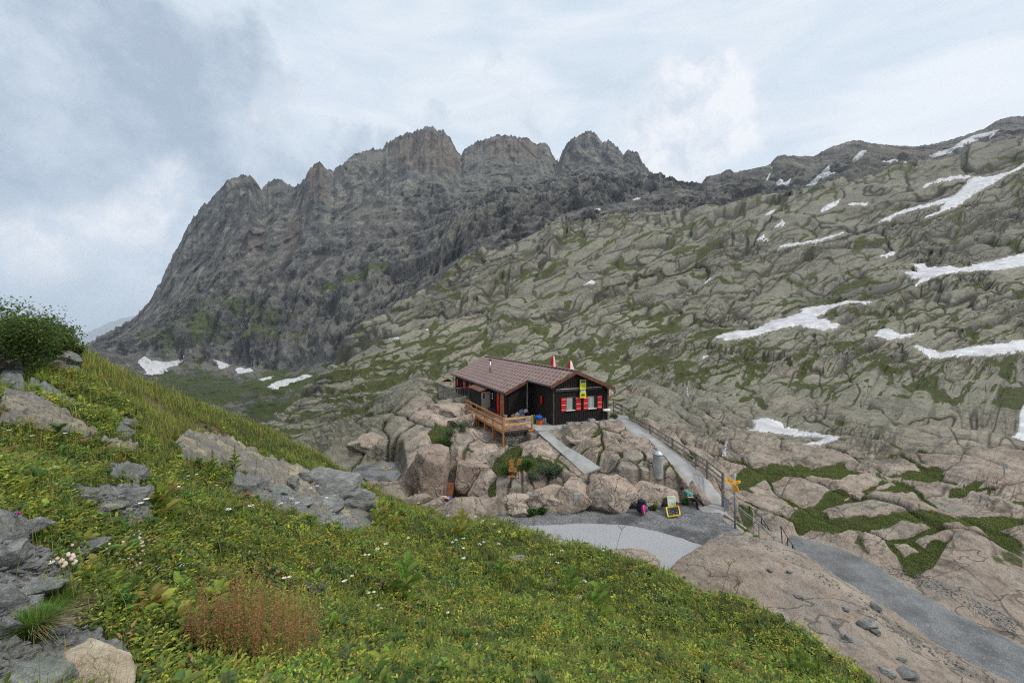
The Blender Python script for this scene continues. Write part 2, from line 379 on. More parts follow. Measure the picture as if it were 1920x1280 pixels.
QF = 1.0
u = np.linspace(-0.95, 1.62, int(1330*QF)); lY = np.concatenate([np.linspace(math.log(5.5), math.log(60), int(860*QF), endpoint=False), np.linspace(math.log(60), math.log(690), int(980*QF))])
uc = np.linspace(u[0], u[-1], 220); lc = np.linspace(lY[0], lY[-1], 360)
ec = rb(*np.meshgrid(uc, lc))
def upsample(ec, uc, lc, u, l):
    t = np.interp(u, uc, np.arange(len(uc))); i = np.clip(t.astype(int), 1, len(uc)-3); f = t-i
    def cub(p0, p1, p2, p3, f): return p1+.5*f*(p2-p0+f*(2*p0-5*p1+4*p2-p3+f*(3*(p1-p2)+p3-p0)))
    a = cub(ec[:, i-1], ec[:, i], ec[:, i+1], ec[:, i+2], f[None, :])
    t = np.interp(l, lc, np.arange(len(lc))); i = np.clip(t.astype(int), 1, len(lc)-3); f = (t-i)[:, None]
    return cub(a[i-1], a[i], a[i+1], a[i+2], f)
E = upsample(ec, uc, lc, u, lY)
U, LY = np.meshgrid(u, lY); Y = np.exp(LY); X = U*Y; Z = E*Y
PX = U*F+CX; PY = HY-E*F

def pillow(X, Y, size, amp, seed, warp=0.5, el=2.0, th=math.radians(50), prof=5.0):
    c, s = math.cos(th), math.sin(th)
    wx = fbm2(X/size/2.5, Y/size/2.5, 3, seed+5)*warp; wy = fbm2(X/size/2.5+31, Y/size/2.5-11, 3, seed+9)*warp
    a = (X*c+Y*s)/size/el+wx; b = (-X*s+Y*c)/size+wy
    f1, f2, idv, rx, ry = worley(a, b, seed)
    e = f2-f1
    h = 0.75*(1-np.exp(-e*prof))+0.55*(idv-.5)+0.35*(rx*(idv*5 % 1-.5)+ry*(idv*9 % 1-.5))
    return size*amp*h, e, idv
foot = Y/416.0
def wt(size): return np.clip(size/(foot*3.0)-1, 0, 1)
rough = sstep(-0.22, 0.42, fbm2((U*F)/230, E*F/95, 3, 77))         # where the slabs are more broken
far = sstep(55, 120, Y)
smoothR = sstep(1480, 1700, PX)*sstep(900, 980, PY)           # wide polished slabs beside the path
# Bedding follows the hillside: sheets climb gently up to the right, so the joint field is laid out in bearing and
# height of the bare slope; lengths are angles times distance, i.e. features keep a natural size range everywhere.
EF = E*F; kk_ = .34-.26*sstep(-40, -340, EF); Ax = U*F; Bx = EF-kk_*(Ax-340)
Wx1 = fbm2(Ax/150, Bx/60, 4, 801, .55); Wx2 = fbm2(Ax/70, Bx/50, 4, 803, .55)
def ang_pillow(sz, amp, seed, el=3.0, prof=9, warp=1.0):
    a = Ax/sz/el+Wx1*warp*22/sz*.6; b = Bx/sz+Wx2*warp*9/sz
    f1, f2, idv, rx, ry = worley(a, b, seed); e = f2-f1
    h = .55*(1-np.exp(-e*prof))+.45*(1-np.clip(f1*1.25, 0, 1)**2)+.35*(idv-.5)+.4*(rx*(idv*5 % 1-.5)+ry*(idv*9 % 1-.5))
    return sz/F*Y*amp*h, e*sz, idv
def ang_ledge(sz, amp, seed, run=7.0):
    t = Bx/sz+fbm2(Ax/sz/run, Bx/sz/3, 4, seed, .55)*1.3+Wx1*8/sz
    fr = t-np.floor(t); idl = hsh(np.floor(t).astype(np.int64), np.floor(Ax/sz/run+t*.2+Wx2).astype(np.int64), 0, seed)
    return sz/F*Y*amp*sstep(0, .14, fr)*(1-fr)**1.2*(.35+.95*idl), fr*sz, idl
def ang_crack(sz, seed, run, wpx, shear=0.0):
    n_ = fbm2((Ax+shear*Bx)/sz/run, Bx/sz, 3, seed, .5); return np.exp(-(n_*sz/(wpx*1.5))**2)
h1, e1, i1 = ang_pillow(95, .15, 3, 2.6, 6); h2, e2, i2 = ang_pillow(34, .20, 11, 3.4); h3, e3, i3 = ang_pillow(15, .21, 23, 3.0); h4, e4, i4 = ang_pillow(6.5, .20, 41, 2.4)
l1, q1, j1 = ang_ledge(70, .17, 601, 7); l2, q2, j2 = ang_ledge(27, .21, 611, 9); l3, q3, j3 = ang_ledge(11, .22, 621, 9)
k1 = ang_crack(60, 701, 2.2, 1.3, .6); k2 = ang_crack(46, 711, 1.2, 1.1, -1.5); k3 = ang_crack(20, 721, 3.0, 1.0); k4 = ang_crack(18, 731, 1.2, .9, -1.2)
nearw = sstep(20, 34, Y)
R1 = (l1*1.3+h1)*sstep(35, 80, Y); R2 = (h2*.8+l2)*(.25+.75*sstep(30, 70, Y))*(.65+.5*rough)*nearw; R3 = (h3*.7+l3)*(.16+.95*rough)*(1-.5*smoothR)*(.35+.65*nearw); R4 = h4*(.08+1.0*rough)*(1-.7*smoothR)*(.3+.7*nearw)
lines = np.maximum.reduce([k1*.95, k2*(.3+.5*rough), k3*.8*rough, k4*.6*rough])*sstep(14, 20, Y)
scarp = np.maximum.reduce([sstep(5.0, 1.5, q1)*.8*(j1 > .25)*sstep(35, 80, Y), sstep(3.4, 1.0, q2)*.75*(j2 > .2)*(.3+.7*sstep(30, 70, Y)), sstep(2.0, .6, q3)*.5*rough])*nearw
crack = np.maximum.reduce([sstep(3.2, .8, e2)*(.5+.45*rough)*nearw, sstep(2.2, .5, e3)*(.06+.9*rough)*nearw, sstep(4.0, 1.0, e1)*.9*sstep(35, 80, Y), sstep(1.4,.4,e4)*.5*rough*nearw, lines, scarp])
# rocks that can be told apart near the hut"); b=t.index("# rocks that can be told apart near the hut: one dome per rock, joints between them
SITES = [(p[0], p[1]) for p in [(965,935),(1000,928),(1045,920),(1090,915),(1120,935),(1150,915),(1172,940),(1205,912),(1235,930),(1262,915),(1288,918),(935,925),(1020,893),(1075,893),(1130,885),(1185,893),(1225,896),(1050,906),(1095,873),
 (905,850),(868,845),(925,812),(888,872),(915,880),(1015,850),(1003,838),(1075,818),(1095,835),(1150,806),(1195,828),(1110,852),(1140,862),(1180,858),(1215,866),(1250,862),(1272,892),(1225,835),(1160,838),(1300,905),
 (850,775),(790,790),(745,812),(700,842),(822,802),(870,800),(660,862),(832,762),(862,752),(780,835),(730,775),(690,800),(650,820),(610,830),(800,760),(760,745),
 (1235,745),(1310,750),(1352,742),(1290,790),(1255,790),(1325,795),(1330,765),(1205,722),(1270,722),(1400,780),(1370,800),(1330,850),(1300,828),(1385,845),(1430,872),(1500,878),(1440,925),(1395,940),(1500,935),(1420,975),(1560,905),(1720,950),(1800,960),(1600,975),(1620,1035),(1780,1085),(1890,1110),
 (1480,762),(1400,825),(1530,722),(1590,785),(1700,765),(1840,725),(1640,730),(1780,700),(1880,785),(1760,880),(1880,868),(1680,872),(1610,852),(1520,855),(1430,735),(1380,720),(1460,720),(1820,830),(1720,830),(1620,690),(1700,700),(1560,690),(1480,690),(1420,690)]]
wsx = X+fbm2(X/3.5, Y/3.5, 3, 501)*.55*np.clip(Y/28, .7, 2); wsy = (Y+fbm2(X/3.5+9, Y/3.5, 3, 502)*.7*np.clip(Y/28, .7, 2))
nr = Y < 75
sx_, sy_ = wsx[nr], wsy[nr]; F1 = np.full(sx_.shape, 1e9); F2 = F1.copy(); SI = np.zeros(sx_.shape)
for k_, (a_, b_) in enumerate(SITES):
    j_ = int(np.interp((a_-CX)/F, u, np.arange(len(u)))); i_ = np.nonzero(PY[:, j_] <= b_)[0]
    i_ = i_[0] if len(i_) else 0; yy_ = Y[i_, j_]; xx_ = X[i_, j_]
    d_ = np.hypot(sx_-xx_, (sy_-yy_)*.62)
    m_ = d_ < F1; F2 = np.where(m_, F1, np.minimum(F2, d_)); SI = np.where(m_, k_, SI); F1 = np.where(m_, d_, F1)
spac = np.clip((F1+F2), .6, 9); ee = (F2-F1)/spac
hs_ = hsh(SI.astype(int), SI.astype(int)*0+3, 0, 9)
dome = (1-np.exp(-ee*15))*.5+(1-np.clip(F1/spac*1.5, 0, 1)**2)*.6+(hs_-.5)*.35
SH = np.zeros(X.shape); SE = np.ones(X.shape); SW = np.zeros(X.shape)
SH[nr] = dome*np.minimum(spac, 5)*.25; SE[nr] = F2-F1; SW[nr] = sstep(4.5, 2.2, F1)*sstep(72, 55, Y[nr])*sstep(17.2, 19.5, Y[nr]+np.maximum(0, PX[nr]-1500)/60)
big = sstep(1480, 1700, PX)*.45; slab0 = sstep(0, 1, (18.5-Y)/1.5)*sstep(1180, 1300, PX); gy_ = np.gradient(Z, axis=0)/np.gradient(Y, axis=0); stp = sstep(.75, .35, np.abs(gy_)); wallf = (.25+.75*stp)*(1-.75*sstep(21.9, 21.2, Y)*sstep(1330, 1300, PX)*sstep(880, 920, PX))
R1 = R1*(1-.8*SW); R2 = R2*(1-.85*SW); R3 = R3*(1-.6*SW)
relief = R1+R2+R3+R4-np.maximum(lines, scarp*.4)*np.clip(Y*.0035, .07, .8)*(1-.5*slab0)+SH*SW*(1-.35*big)*(1-.35*sstep(1340, 1400, PX))*wallf+fbm3(X/22, Y/22, Z/14, 4, 15, .55, True)*.7*far+fbm2(X/1.6, Y/1.6, 4, 25, .6)*.07+fbm3(X/.5, Y/.5, Z/.5, 3, 26, .6)*.03*sstep(45, 30, Y)+fbm2(X/6, Y/6, 4, 5)*0.25*np.clip(wt(6), 0, 1)+fbm2(X/70, Y/70, 3, 8)*3.5*sstep(80, 200, Y)
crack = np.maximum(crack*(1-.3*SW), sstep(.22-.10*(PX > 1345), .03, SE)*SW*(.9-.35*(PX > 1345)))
# keep polished: foreground slab between meadow and path
slab = sstep(0, 1, (18.5-Y)/1.5)*sstep(1180, 1300, PX)
relief = relief*(1-.85*slab)+slab*(fbm2(X/1.1, Y/1.1, 5, 27, .6)*.05+fbm2(X/1.5+Y*.3, Y/.4, 3, 28)*.04)
knl = sstep(19.5, 21, Y)*sstep(30, 27, Y)*sstep(600, 700, PX)*sstep(1340, 1290, PX)


# ---- snow patches: outlines seen on the slope
SNOW = [
 ("broad snow tongue running down between grey slabs above the waterfall", [(1340,660),(1352,650),(1395,634),(1450,612),(1482,607),(1500,600),(1500,592),(1560,588),(1610,580),(1648,573),(1640,580),(1590,593),(1560,603),(1528,615),(1560,625),(1578,626),(1572,632),(1545,643),(1525,640),(1500,630),(1460,634),(1430,640),(1390,660),(1360,666)]),
 ("small wedge of snow on bare rock beside the broad tongue", [(1638,660),(1645,640),(1660,636),(1690,645),(1725,645),(1700,655),(1672,661)]),
 ("long level snow bank ending at the frame edge above smooth slabs", [(1705,675),(1760,678),(1840,676),(1920,665),(2000,655),(2000,680),(1920,683),(1860,697),(1800,697),(1740,690)]),
 ("ragged snow field with rock islands high on the slope", [(1665,520),(1690,522),(1720,519),(1712,506),(1690,502),(1735,496),(1740,502),(1800,516),(1850,496),(1920,478),(2010,455),(2010,500),(1920,505),(1840,525),(1765,540),(1715,551),(1722,540),(1700,528)]),
 ("steep forked snow gully below the skyline", [(1728,420),(1760,408),(1768,388),(1700,402),(1642,420),(1650,412),(1690,395),(1740,382),(1790,368),(1822,336),(1860,330),(1900,318),(1925,302),(1940,305),(1910,325),(1870,350),(1820,375),(1790,398),(1745,420)]),
 ("thin curved snow ribbon above the steep forked gully", [(1700,366),(1720,358),(1755,344),(1800,335),(1822,334),(1822,340),(1770,348),(1735,356)]),
 ("narrow snow strip below a dark rock step", [(1450,468),(1480,455),(1530,447),(1565,440),(1580,436),(1585,440),(1545,452),(1500,460),(1460,470)]),
 ("tapered snow streak on grey rock under the domed summit", [(1530,410),(1545,395),(1570,382),(1578,378),(1572,392),(1550,405)]),
 ("flat snow sliver next to the tapered streak", [(1583,392),(1600,386),(1630,384),(1622,393),(1600,393)]),
 ("snow patch in a gully above the narrow strip", [(1418,430),(1425,415),(1440,402),(1455,394),(1450,405),(1430,420),(1425,428)]),
 ("little triangular snow remnant under the gully patch", [(1418,446),(1432,436),(1442,445)]),
 ("short snow sliver beneath a smooth brown slab", [(1450,428),(1462,420),(1498,419),(1470,426)]),
 ("slanted snow streak beside dark green turf", [(1632,488),(1660,474),(1685,467),(1680,474),(1650,485)]),
 ("snow lens on the broken slope above the hut roof", [(1092,540),(1108,532),(1124,531),(1112,538),(1098,541)]),
 ("slim snow wedge in a hollow of the far slabs", [(1302,547),(1320,538),(1336,531),(1330,538),(1310,546)]),
 ("snow remnant with rock islands above the little waterfall", [(1398,820),(1412,814),(1410,800),(1430,796),(1462,797),(1470,806),(1500,812),(1540,820),(1575,835),(1570,842),(1530,850),(1505,848),(1545,836),(1510,826),(1470,822),(1430,822)]),
 ("white snow bank at the frame edge beside a tall smooth slab", [(1892,832),(1905,815),(1908,790),(1918,770),(1960,760),(1960,840),(1910,835)]),
 ("tiny snow scrap on a ledge above the hut railing", [(1310,696),(1320,691),(1327,692),(1320,698)]),
 ("tiny snow patch on green slabs above the hut chimney", [(725,653),(735,650),(752,648),(745,653)]),
 ("tiny snow crumb at the foot of the dark craggy slope", [(784,637),(795,632),(802,633),(795,637)]),
 ("thin snow dash beside the broad snow tongue", [(1404,613),(1415,611),(1432,613),(1425,616)]),
]
VIS = EF >= np.maximum.accumulate(EF, axis=0)-1.5
snowsdf = []
def blur(A, k):
    for ax_ in (0, 1):
        P_ = np.pad(A, [(k+1, k) if i == ax_ else (0, 0) for i in (0, 1)], 'edge'); cs = np.cumsum(P_, ax_)
        A = (cs[2*k+1:]-cs[:-2*k-1])/(2*k+1) if ax_ == 0 else (cs[:, 2*k+1:]-cs[:, :-2*k-1])/(2*k+1)
    return A
fw2 = sstep(80, 180, Y); relief = relief-blur(blur(relief, 45), 45)*fw2*.85
relm = blur(blur(relief, 14), 14)+np.clip(foot*1.2, 0, .9)
base_z = Z.copy()
for lab, poly in SNOW:
    xs = [p[0] for p in poly]; ys = [p[1] for p in poly]
    sel = (PX > min(xs)-20) & (PX < max(xs)+20) & (PY > min(ys)-20) & (PY < max(ys)+20)
    sd_ = np.full(PX.shape, -50.0); sd_[sel] = polysdf(PX[sel], PY[sel], poly)
    sd_ = np.where(VIS, sd_, -50.0); snowsdf.append(sd_)
    ms_ = .95*sstep(-6, 2, sd_); relief = relief*(1-ms_)+relm*ms_; lo_ = sstep(-22, -6, sd_)*(1-sstep(-6, 2, sd_)); relief = relief*(1-.5*lo_)+np.minimum(relief, relm)*.5*lo_
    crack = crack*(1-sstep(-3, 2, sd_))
# ---- dark rock steps seen on the slope
def polymask(poly, soft=8):
    xs = [p[0] for p in poly]; ys = [p[1] for p in poly]
    sel = (PX > min(xs)-3*soft) & (PX < max(xs)+3*soft) & (PY > min(ys)-3*soft) & (PY < max(ys)+3*soft)
    o = np.zeros(PX.shape)
    if sel.any(): o[sel] = sstep(-soft, soft, polysdf(PX[sel], PY[sel], poly)+fbm2(X[sel]/(foot[sel]*30), Y[sel]/(foot[sel]*30), 3, 99)*soft*1.2)
    return o
dark = np.zeros(PX.shape); grass = np.zeros(PX.shape)
for poly, a in [([(640,700),(760,590),(960,450),(1170,412),(1400,366),(1560,325),(1960,235),(1960,470),(1700,500),(1480,560),(1340,582),(1060,592),(860,606),(700,660)], .30), ([(1480,565),(1530,535),(1640,530),(1715,545),(1690,560),(1630,580),(1560,588),(1500,592)], .75), ([(1640,500),(1700,420),(1780,410),(1920,380),(1920,480),(1800,510),(1720,500)], .45),
                ([(1700,350),(1800,270),(1920,250),(1920,300),(1850,325),(1780,335)], .55), ([(1560,370),(1640,340),(1720,360),(1640,410),(1580,410)], .5), ([(700,640),(760,590),(860,520),(900,500),(880,560),(850,600),(760,625),(640,700)], .55),
                ([(870,520),(960,450),(1100,440),(1000,560),(900,590)], .25), ([(1130,560),(1220,540),(1300,560),(1290,585),(1180,590),(1100,575)], .4), ([(900,590),(960,575),(1010,590),(940,605),(880,600)], .5),
                ([(1480,740),(1560,730),(1700,760),(1690,800),(1590,790),(1500,780)], .25), ([(900,500),(1000,560),(1040,590),(1020,590),(960,545)], .6)]:
    dark = np.maximum(dark, polymask(poly, 14)*a)
for poly, a in [([(1050,700),(1050,690),(1200,690),(1300,698),(1340,700),(1300,712),(1200,712)], .6), ([(1560,675),(1600,665),(1640,668),(1620,680),(1570,685)], .8), ([(1480,700),(1500,680),(1520,655),(1530,660),(1510,690),(1490,705)], .8),
                ([(1590,480),(1610,450),(1625,445),(1612,475),(1600,482)], 1), ([(1560,545),(1600,525),(1660,520),(1680,527),(1640,535),(1580,550)], .95), ([(1640,440),(1680,432),(1690,436),(1660,450)], .8),
                ([(1440,800),(1520,860),(1620,860),(1660,865),(1600,880),(1500,880)], .3), ([(1385,905),(1400,885),(1440,878),(1540,885),(1580,880),(1620,900),(1560,915),(1480,905),(1400,920)], 1.0),
                ([(1480,985),(1500,960),(1530,950),(1560,930),(1600,938),(1540,965),(1560,985),(1700,975),(1920,985),(1920,1008),(1700,1000),(1640,1015),(1600,1010),(1560,1020),(1500,1010)], .85),
                ([(1640,890),(1740,885),(1790,890),(1750,910),(1690,905)], .85), ([(1780,930),(1830,912),(1850,915),(1800,950),(1770,945)], .8), ([(1630,930),(1690,915),(1720,925),(1700,940),(1650,945)], .8),
                ([(1680,1050),(1760,1025),(1790,1025),(1750,1060),(1720,1085),(1690,1080)], .9), ([(1610,1020),(1650,1060),(1700,1095),(1650,1075),(1580,1045)], .6), ([(1850,1040),(1920,1045),(1920,1070),(1870,1060)], .5), ([(1390,965),(1405,960),(1440,1000),(1430,1010),(1400,1000)], 1),
                ([(1380,925),(1400,915),(1440,935),(1400,930)], .8), ([(920,930),(930,880),(960,845),(1010,865),(1040,880),(1010,900),(975,905),(945,920)], 1.1), ([(1010,905),(1000,880),(1080,875),(1070,890)], .2), ([(1070,885),(1110,878),(1190,870),(1210,885),(1130,895)], .35),
                ([(1085,840),(1100,838),(1105,848),(1090,852)], 1), ([(1150,830),(1170,832),(1180,855),(1160,845)], .9), ([(800,830),(830,800),(880,790),(890,805),(840,820),(840,900),(830,860),(815,845)], 1.1), ([(1180,870),(1240,905),(1200,895)], .5), ([(1250,900),(1290,930),(1275,935)], .7),
                ([(1270,690),(1340,710),(1290,720),(1240,700)], .5), ([(880,770),(960,770),(1000,640),(880,680)], 0), ([(760,700),(800,690),(850,690),(790,712)], .6), ([(660,740),(700,725),(740,720),(700,745)], .5), ([(540,750),(560,760),(620,745),(560,775)], .3)]:
    grass = np.maximum(grass, polymask(poly, 7)*a)
# turf filling the joints
gn = fbm2(X/30, Y/30, 4, 55)*.5+fbm2(X/5, Y/5, 3, 56)*.3
lowz = np.maximum(1-np.clip(np.minimum(e2/14, e3/8+.25), 0, 1), sstep(9, 2, q2)*.9*(j2 > .35)); lowz = np.where(SW > .5, np.clip(1-SE*2.0, 0, 1)*.93, lowz)
mid = sstep(760, 700, PY)*sstep(560, 640, PY)*sstep(1500, 1200, PX)
gj = sstep(.52, .84, lowz+gn*.55+.12*mid-.22*sstep(60, 110, Y))*(1-.6*slab)
grass = np.clip(np.maximum(grass, gj*.78), 0, 1.1); grass = grass*(1-sstep(22.0, 21.4, Y)*(PX > 930)*(PX < 1330)*.9)
for sd_ in snowsdf: grass = grass*(1-sstep(-4, 1, sd_))
relief = relief*(1-.55*np.clip(grass*1.2-.3, 0, 1)*sstep(60, 30, Y))
pink = np.clip(sstep(30, 22, Y)*(.75+.5*fbm2(X/4, Y/4, 3, 66)), 0, 1)
pink = np.clip(pink*.75, 0, 1); pink = np.clip(pink+.5*sstep(.25, .7, fbm2(X/14, Y/14, 3, 67))*sstep(120, 40, Y), 0, 1)
pink = np.maximum(pink, .8*sstep(40, 28, Y+fbm2(X/6, Y/6, 3, 70)*5)*sstep(735, 790, PX)*sstep(690, 740, PY)); pink = np.maximum(pink, np.clip(.42+.75*fbm2(X/6, Y/6, 4, 68), 0, .85)*sstep(52, 24, Y+fbm2(X/9, Y/9, 3, 69)*9)*sstep(1340, 1400, PX)); pink *= 1-.55*sstep(1560, 1640, PX)*sstep(980, 900, PY)*0
Z = Z+relief

# ---- level the hut pad, the ramp, the gravel platform, the path
G_, L_ = hut_gl(X, Y)
def boxd(a, b, a0, a1, b0, b1):
    return np.hypot(np.maximum(np.maximum(a0-a, a-a1), 0), np.maximum(np.maximum(b0-b, b-b1), 0))
dp = boxd(G_, L_, -1.8, 5.4, -0.7, 18.6); wp = sstep(1.5, 0.1, dp)
Z = Z*(1-wp)+(FLOOR-.06)*wp
under = boxd(G_, L_, -4.3, -2.3, -0.9, 9.0)            # open space beneath the timber deck
zu = np.interp(L_, [-.5, 1.5, 3.2, 5, 7.5, 9], [-7.42, -7.25, -6.95, -7.1, -6.9, -6.6])
wu = sstep(1.0, 0.1, under)*(dp > .3); Z = Z*(1-wu)+np.minimum(Z, zu)*wu
bal = boxd(G_, L_, -4.5, -2.2, 11.5, 18); wb = sstep(1.5, 0.2, bal)*(dp > .3); Z = Z*(1-wb)+np.minimum(Z, -7.3)*wb
dr, zr = seg_dist(X, Y, RAMP); wr = sstep(1.15, .62, dr); Z = Z*(1-wr)+(zr-.07)*wr
wl = sstep(-.25, .1, polysdf(X, Y, LED)); Z = Z*(1-wl)+(-8.64)*wl; dc, zc = seg_dist(X, Y, CWL); wc = sstep(1.5, .75, dc); Z = Z*(1-wc)+np.minimum(Z, zc-.16)*wc
dpath, zp = seg_dist(X, Y, PATH); wpa = sstep(1.9, 1.25, dpath); Z = Z*(1-wpa)+(zp-.07)*wpa
sp = polysdf(X, Y, PLAT); nw = fbm2(X/1.3, Y/1.3, 3, 91)*.22
wpl = sstep(-.30, .10, sp+nw*(Y > 18)); Z = Z*(1-wpl)+np.minimum(Z*0+PLATZ-.06, 99)*wpl
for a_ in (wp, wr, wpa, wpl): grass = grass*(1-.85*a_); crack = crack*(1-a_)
# low ground reached only behind the meadow: keep it under
V = np.stack([X, Y, Z], -1)
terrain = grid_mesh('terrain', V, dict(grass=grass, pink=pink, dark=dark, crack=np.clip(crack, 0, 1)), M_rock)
tag(terrain, kind='structure')
TZ = Z
def tz(x, y):
    """height of the rock terrain under world x, y (bilinear)"""
    i = np.interp(math.log(y), lY, np.arange(len(lY))); j = np.interp(x/y, u, np.arange(len(u)))
    a, b = int(i), int(j); a = min(a, len(lY)-2); b = min(b, len(u)-2); fa, fb = i-a, j-b
    return float((TZ[a, b]*(1-fb)+TZ[a, b+1]*fb)*(1-fa)+(TZ[a+1, b]*(1-fb)+TZ[a+1, b+1]*fb)*fa)

# ================================================================ snow
def snow_material():
    m, n = newmat('old_snow')
    pos = n.n('ShaderNodeNewGeometry').outputs['Position']
    a = n.noise(pos, .35, 6, .6); b = n.noise(pos, 1.6, 6, .6)
    c = n.ramp(a.outputs[0], [(.38, (.36, .365, .38)), (.62, (.56, .57, .585))])
    c = n.mix(n.math('MULTIPLY', n.mr(b.outputs[0], .55, .75), .45), c, (.36, .335, .31))
    return finish(m, n, c, .6, bumpn(n, n.math('ADD', a.outputs[0], n.math('MULTIPLY', b.outputs[0], .3)), .5, .5), .3)
M_snow = snow_material()
def cellmask(sdv):
    jag = fbm2(X/(foot*9), Y/(foot*9), 3, 201)*2.2
    return sdv+jag*np.clip(1-foot*0, 0, 1)
def largest(fm):
    """the largest connected part of a face mask"""
    lab_ = np.where(fm, np.arange(fm.size).reshape(fm.shape)+1, 0)
    while True:
        n_ = lab_.copy()
        n_[1:] = np.maximum(n_[1:], lab_[:-1]); n_[:-1] = np.maximum(n_[:-1], lab_[1:]); n_[:, 1:] = np.maximum(n_[:, 1:], lab_[:, :-1]); n_[:, :-1] = np.maximum(n_[:, :-1], lab_[:, 1:])
        n_[~fm] = 0
        if (n_ == lab_).all(): break
        lab_ = n_
    if not fm.any(): return fm
    v, c = np.unique(lab_[fm], return_counts=True); return lab_ == v[np.argmax(c)]
for (lab, poly), sdv in zip(SNOW, snowsdf):
    rr, cc = np.nonzero(sdv > -12)
    if len(rr) == 0: continue
    r0, r1, c0, c1 = rr.min(), rr.max()+1, cc.min(), cc.max()+1
    sl = (slice(r0, r1), slice(c0, c1))
    s_ = sdv[sl]+fbm2(Ax[sl]/14, Bx[sl]/6, 5, 201, .65)*3.2-1.0
    thick = np.clip(s_/6.0, -1.0, .8)*foot[sl]*2.0
    # the snow lies on the ground: its rim dips just below it
    Zs = Z[sl]+np.clip(thick, -.2, 1.1)
    V2 = np.stack([X[sl], Y[sl], Zs], -1)
    km = s_ > -.6
    fm = km[:-1, :-1] & km[1:, :-1] & km[:-1, 1:] & km[1:, 1:]
    fm = largest(fm)
    if fm.sum() < 3: continue
    o = grid_mesh('snow_patch', V2, {}, M_snow, fm)
    tag(o, lab, 'snow patch', 'snow patches lying on the slabs')
# ================================================================ mountains
def mountain_material(name, c1, c2, c3, rust=0.3, scale=1.0):
    m, n = newmat(name)
    pos = n.n('ShaderNodeNewGeometry').outputs['Position']
    a_g = attr(n, 'grass').outputs['Fac']; a_s = attr(n, 'scree').outputs['Fac']; a_r = attr(n, 'rust').outputs['Fac']; a_d = attr(n, 'dark').outputs['Fac']
    nA = n.noise(pos, .004*scale, 10, .65); nB = n.noise(n.vmath('MULTIPLY', pos, (1, 1, .22)), .035*scale, 11, .72, .3); nC = n.noise(pos, .022*scale, 11, .76, .3)
    base = n.ramp(nB.outputs[0], [(.34, c1), (.52, c2), (.66, c3)])
    base = n.mix(n.math('MULTIPLY', n.mr(nC.outputs[0], .50, .62), .7), base, (.30, .295, .235)); base = n.mix(n.math('MULTIPLY', n.mr(nC.outputs[0], .46, .36), .55), base, (.05, .05, .052))
    base = n.mix(n.math('MULTIPLY', n.mr(nA.outputs[0], .48, .60), .5), base, (.20, .195, .165))
    base = n.mix(n.math('MULTIPLY', n.mr(n.math('ADD', a_r, n.math('SUBTRACT', nC.outputs[0], .5)), .3, .9), rust), base, (.165, .125, .10))
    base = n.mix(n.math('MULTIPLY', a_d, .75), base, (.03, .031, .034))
    base = n.mix(n.mr(n.math('ADD', a_s, n.math('MULTIPLY', n.math('SUBTRACT', nC.outputs[0], .5), 1.0)), .4, .7), base, n.mix(nB.outputs[0], (.15, .145, .125), (.22, .215, .19)))
    gf = n.mr(n.math('ADD', a_g, n.math('MULTIPLY', n.math('SUBTRACT', nC.outputs[0], .5), 1.5)), .45, .62)
    base = n.mix(gf, base, n.ramp(nB.outputs[0], [(.35, (.045, .066, .022)), (.62, (.10, .125, .04))]))
    h = n.math('ADD', nB.outputs[0], n.math('MULTIPLY', nC.outputs[0], .8))
    return finish(m, n, base, .95, bumpn(n, h, 1.0, 16/scale), .1)
HAZE = .000065
M_mtn = mountain_material('dark_crag', (.055, .055, .059), (.120, .118, .114), (.225, .218, .198), .6)
M_far = mountain_material('brown_summit', (.07, .068, .068), (.125, .12, .112), (.175, .168, .15), .5, 1.4)

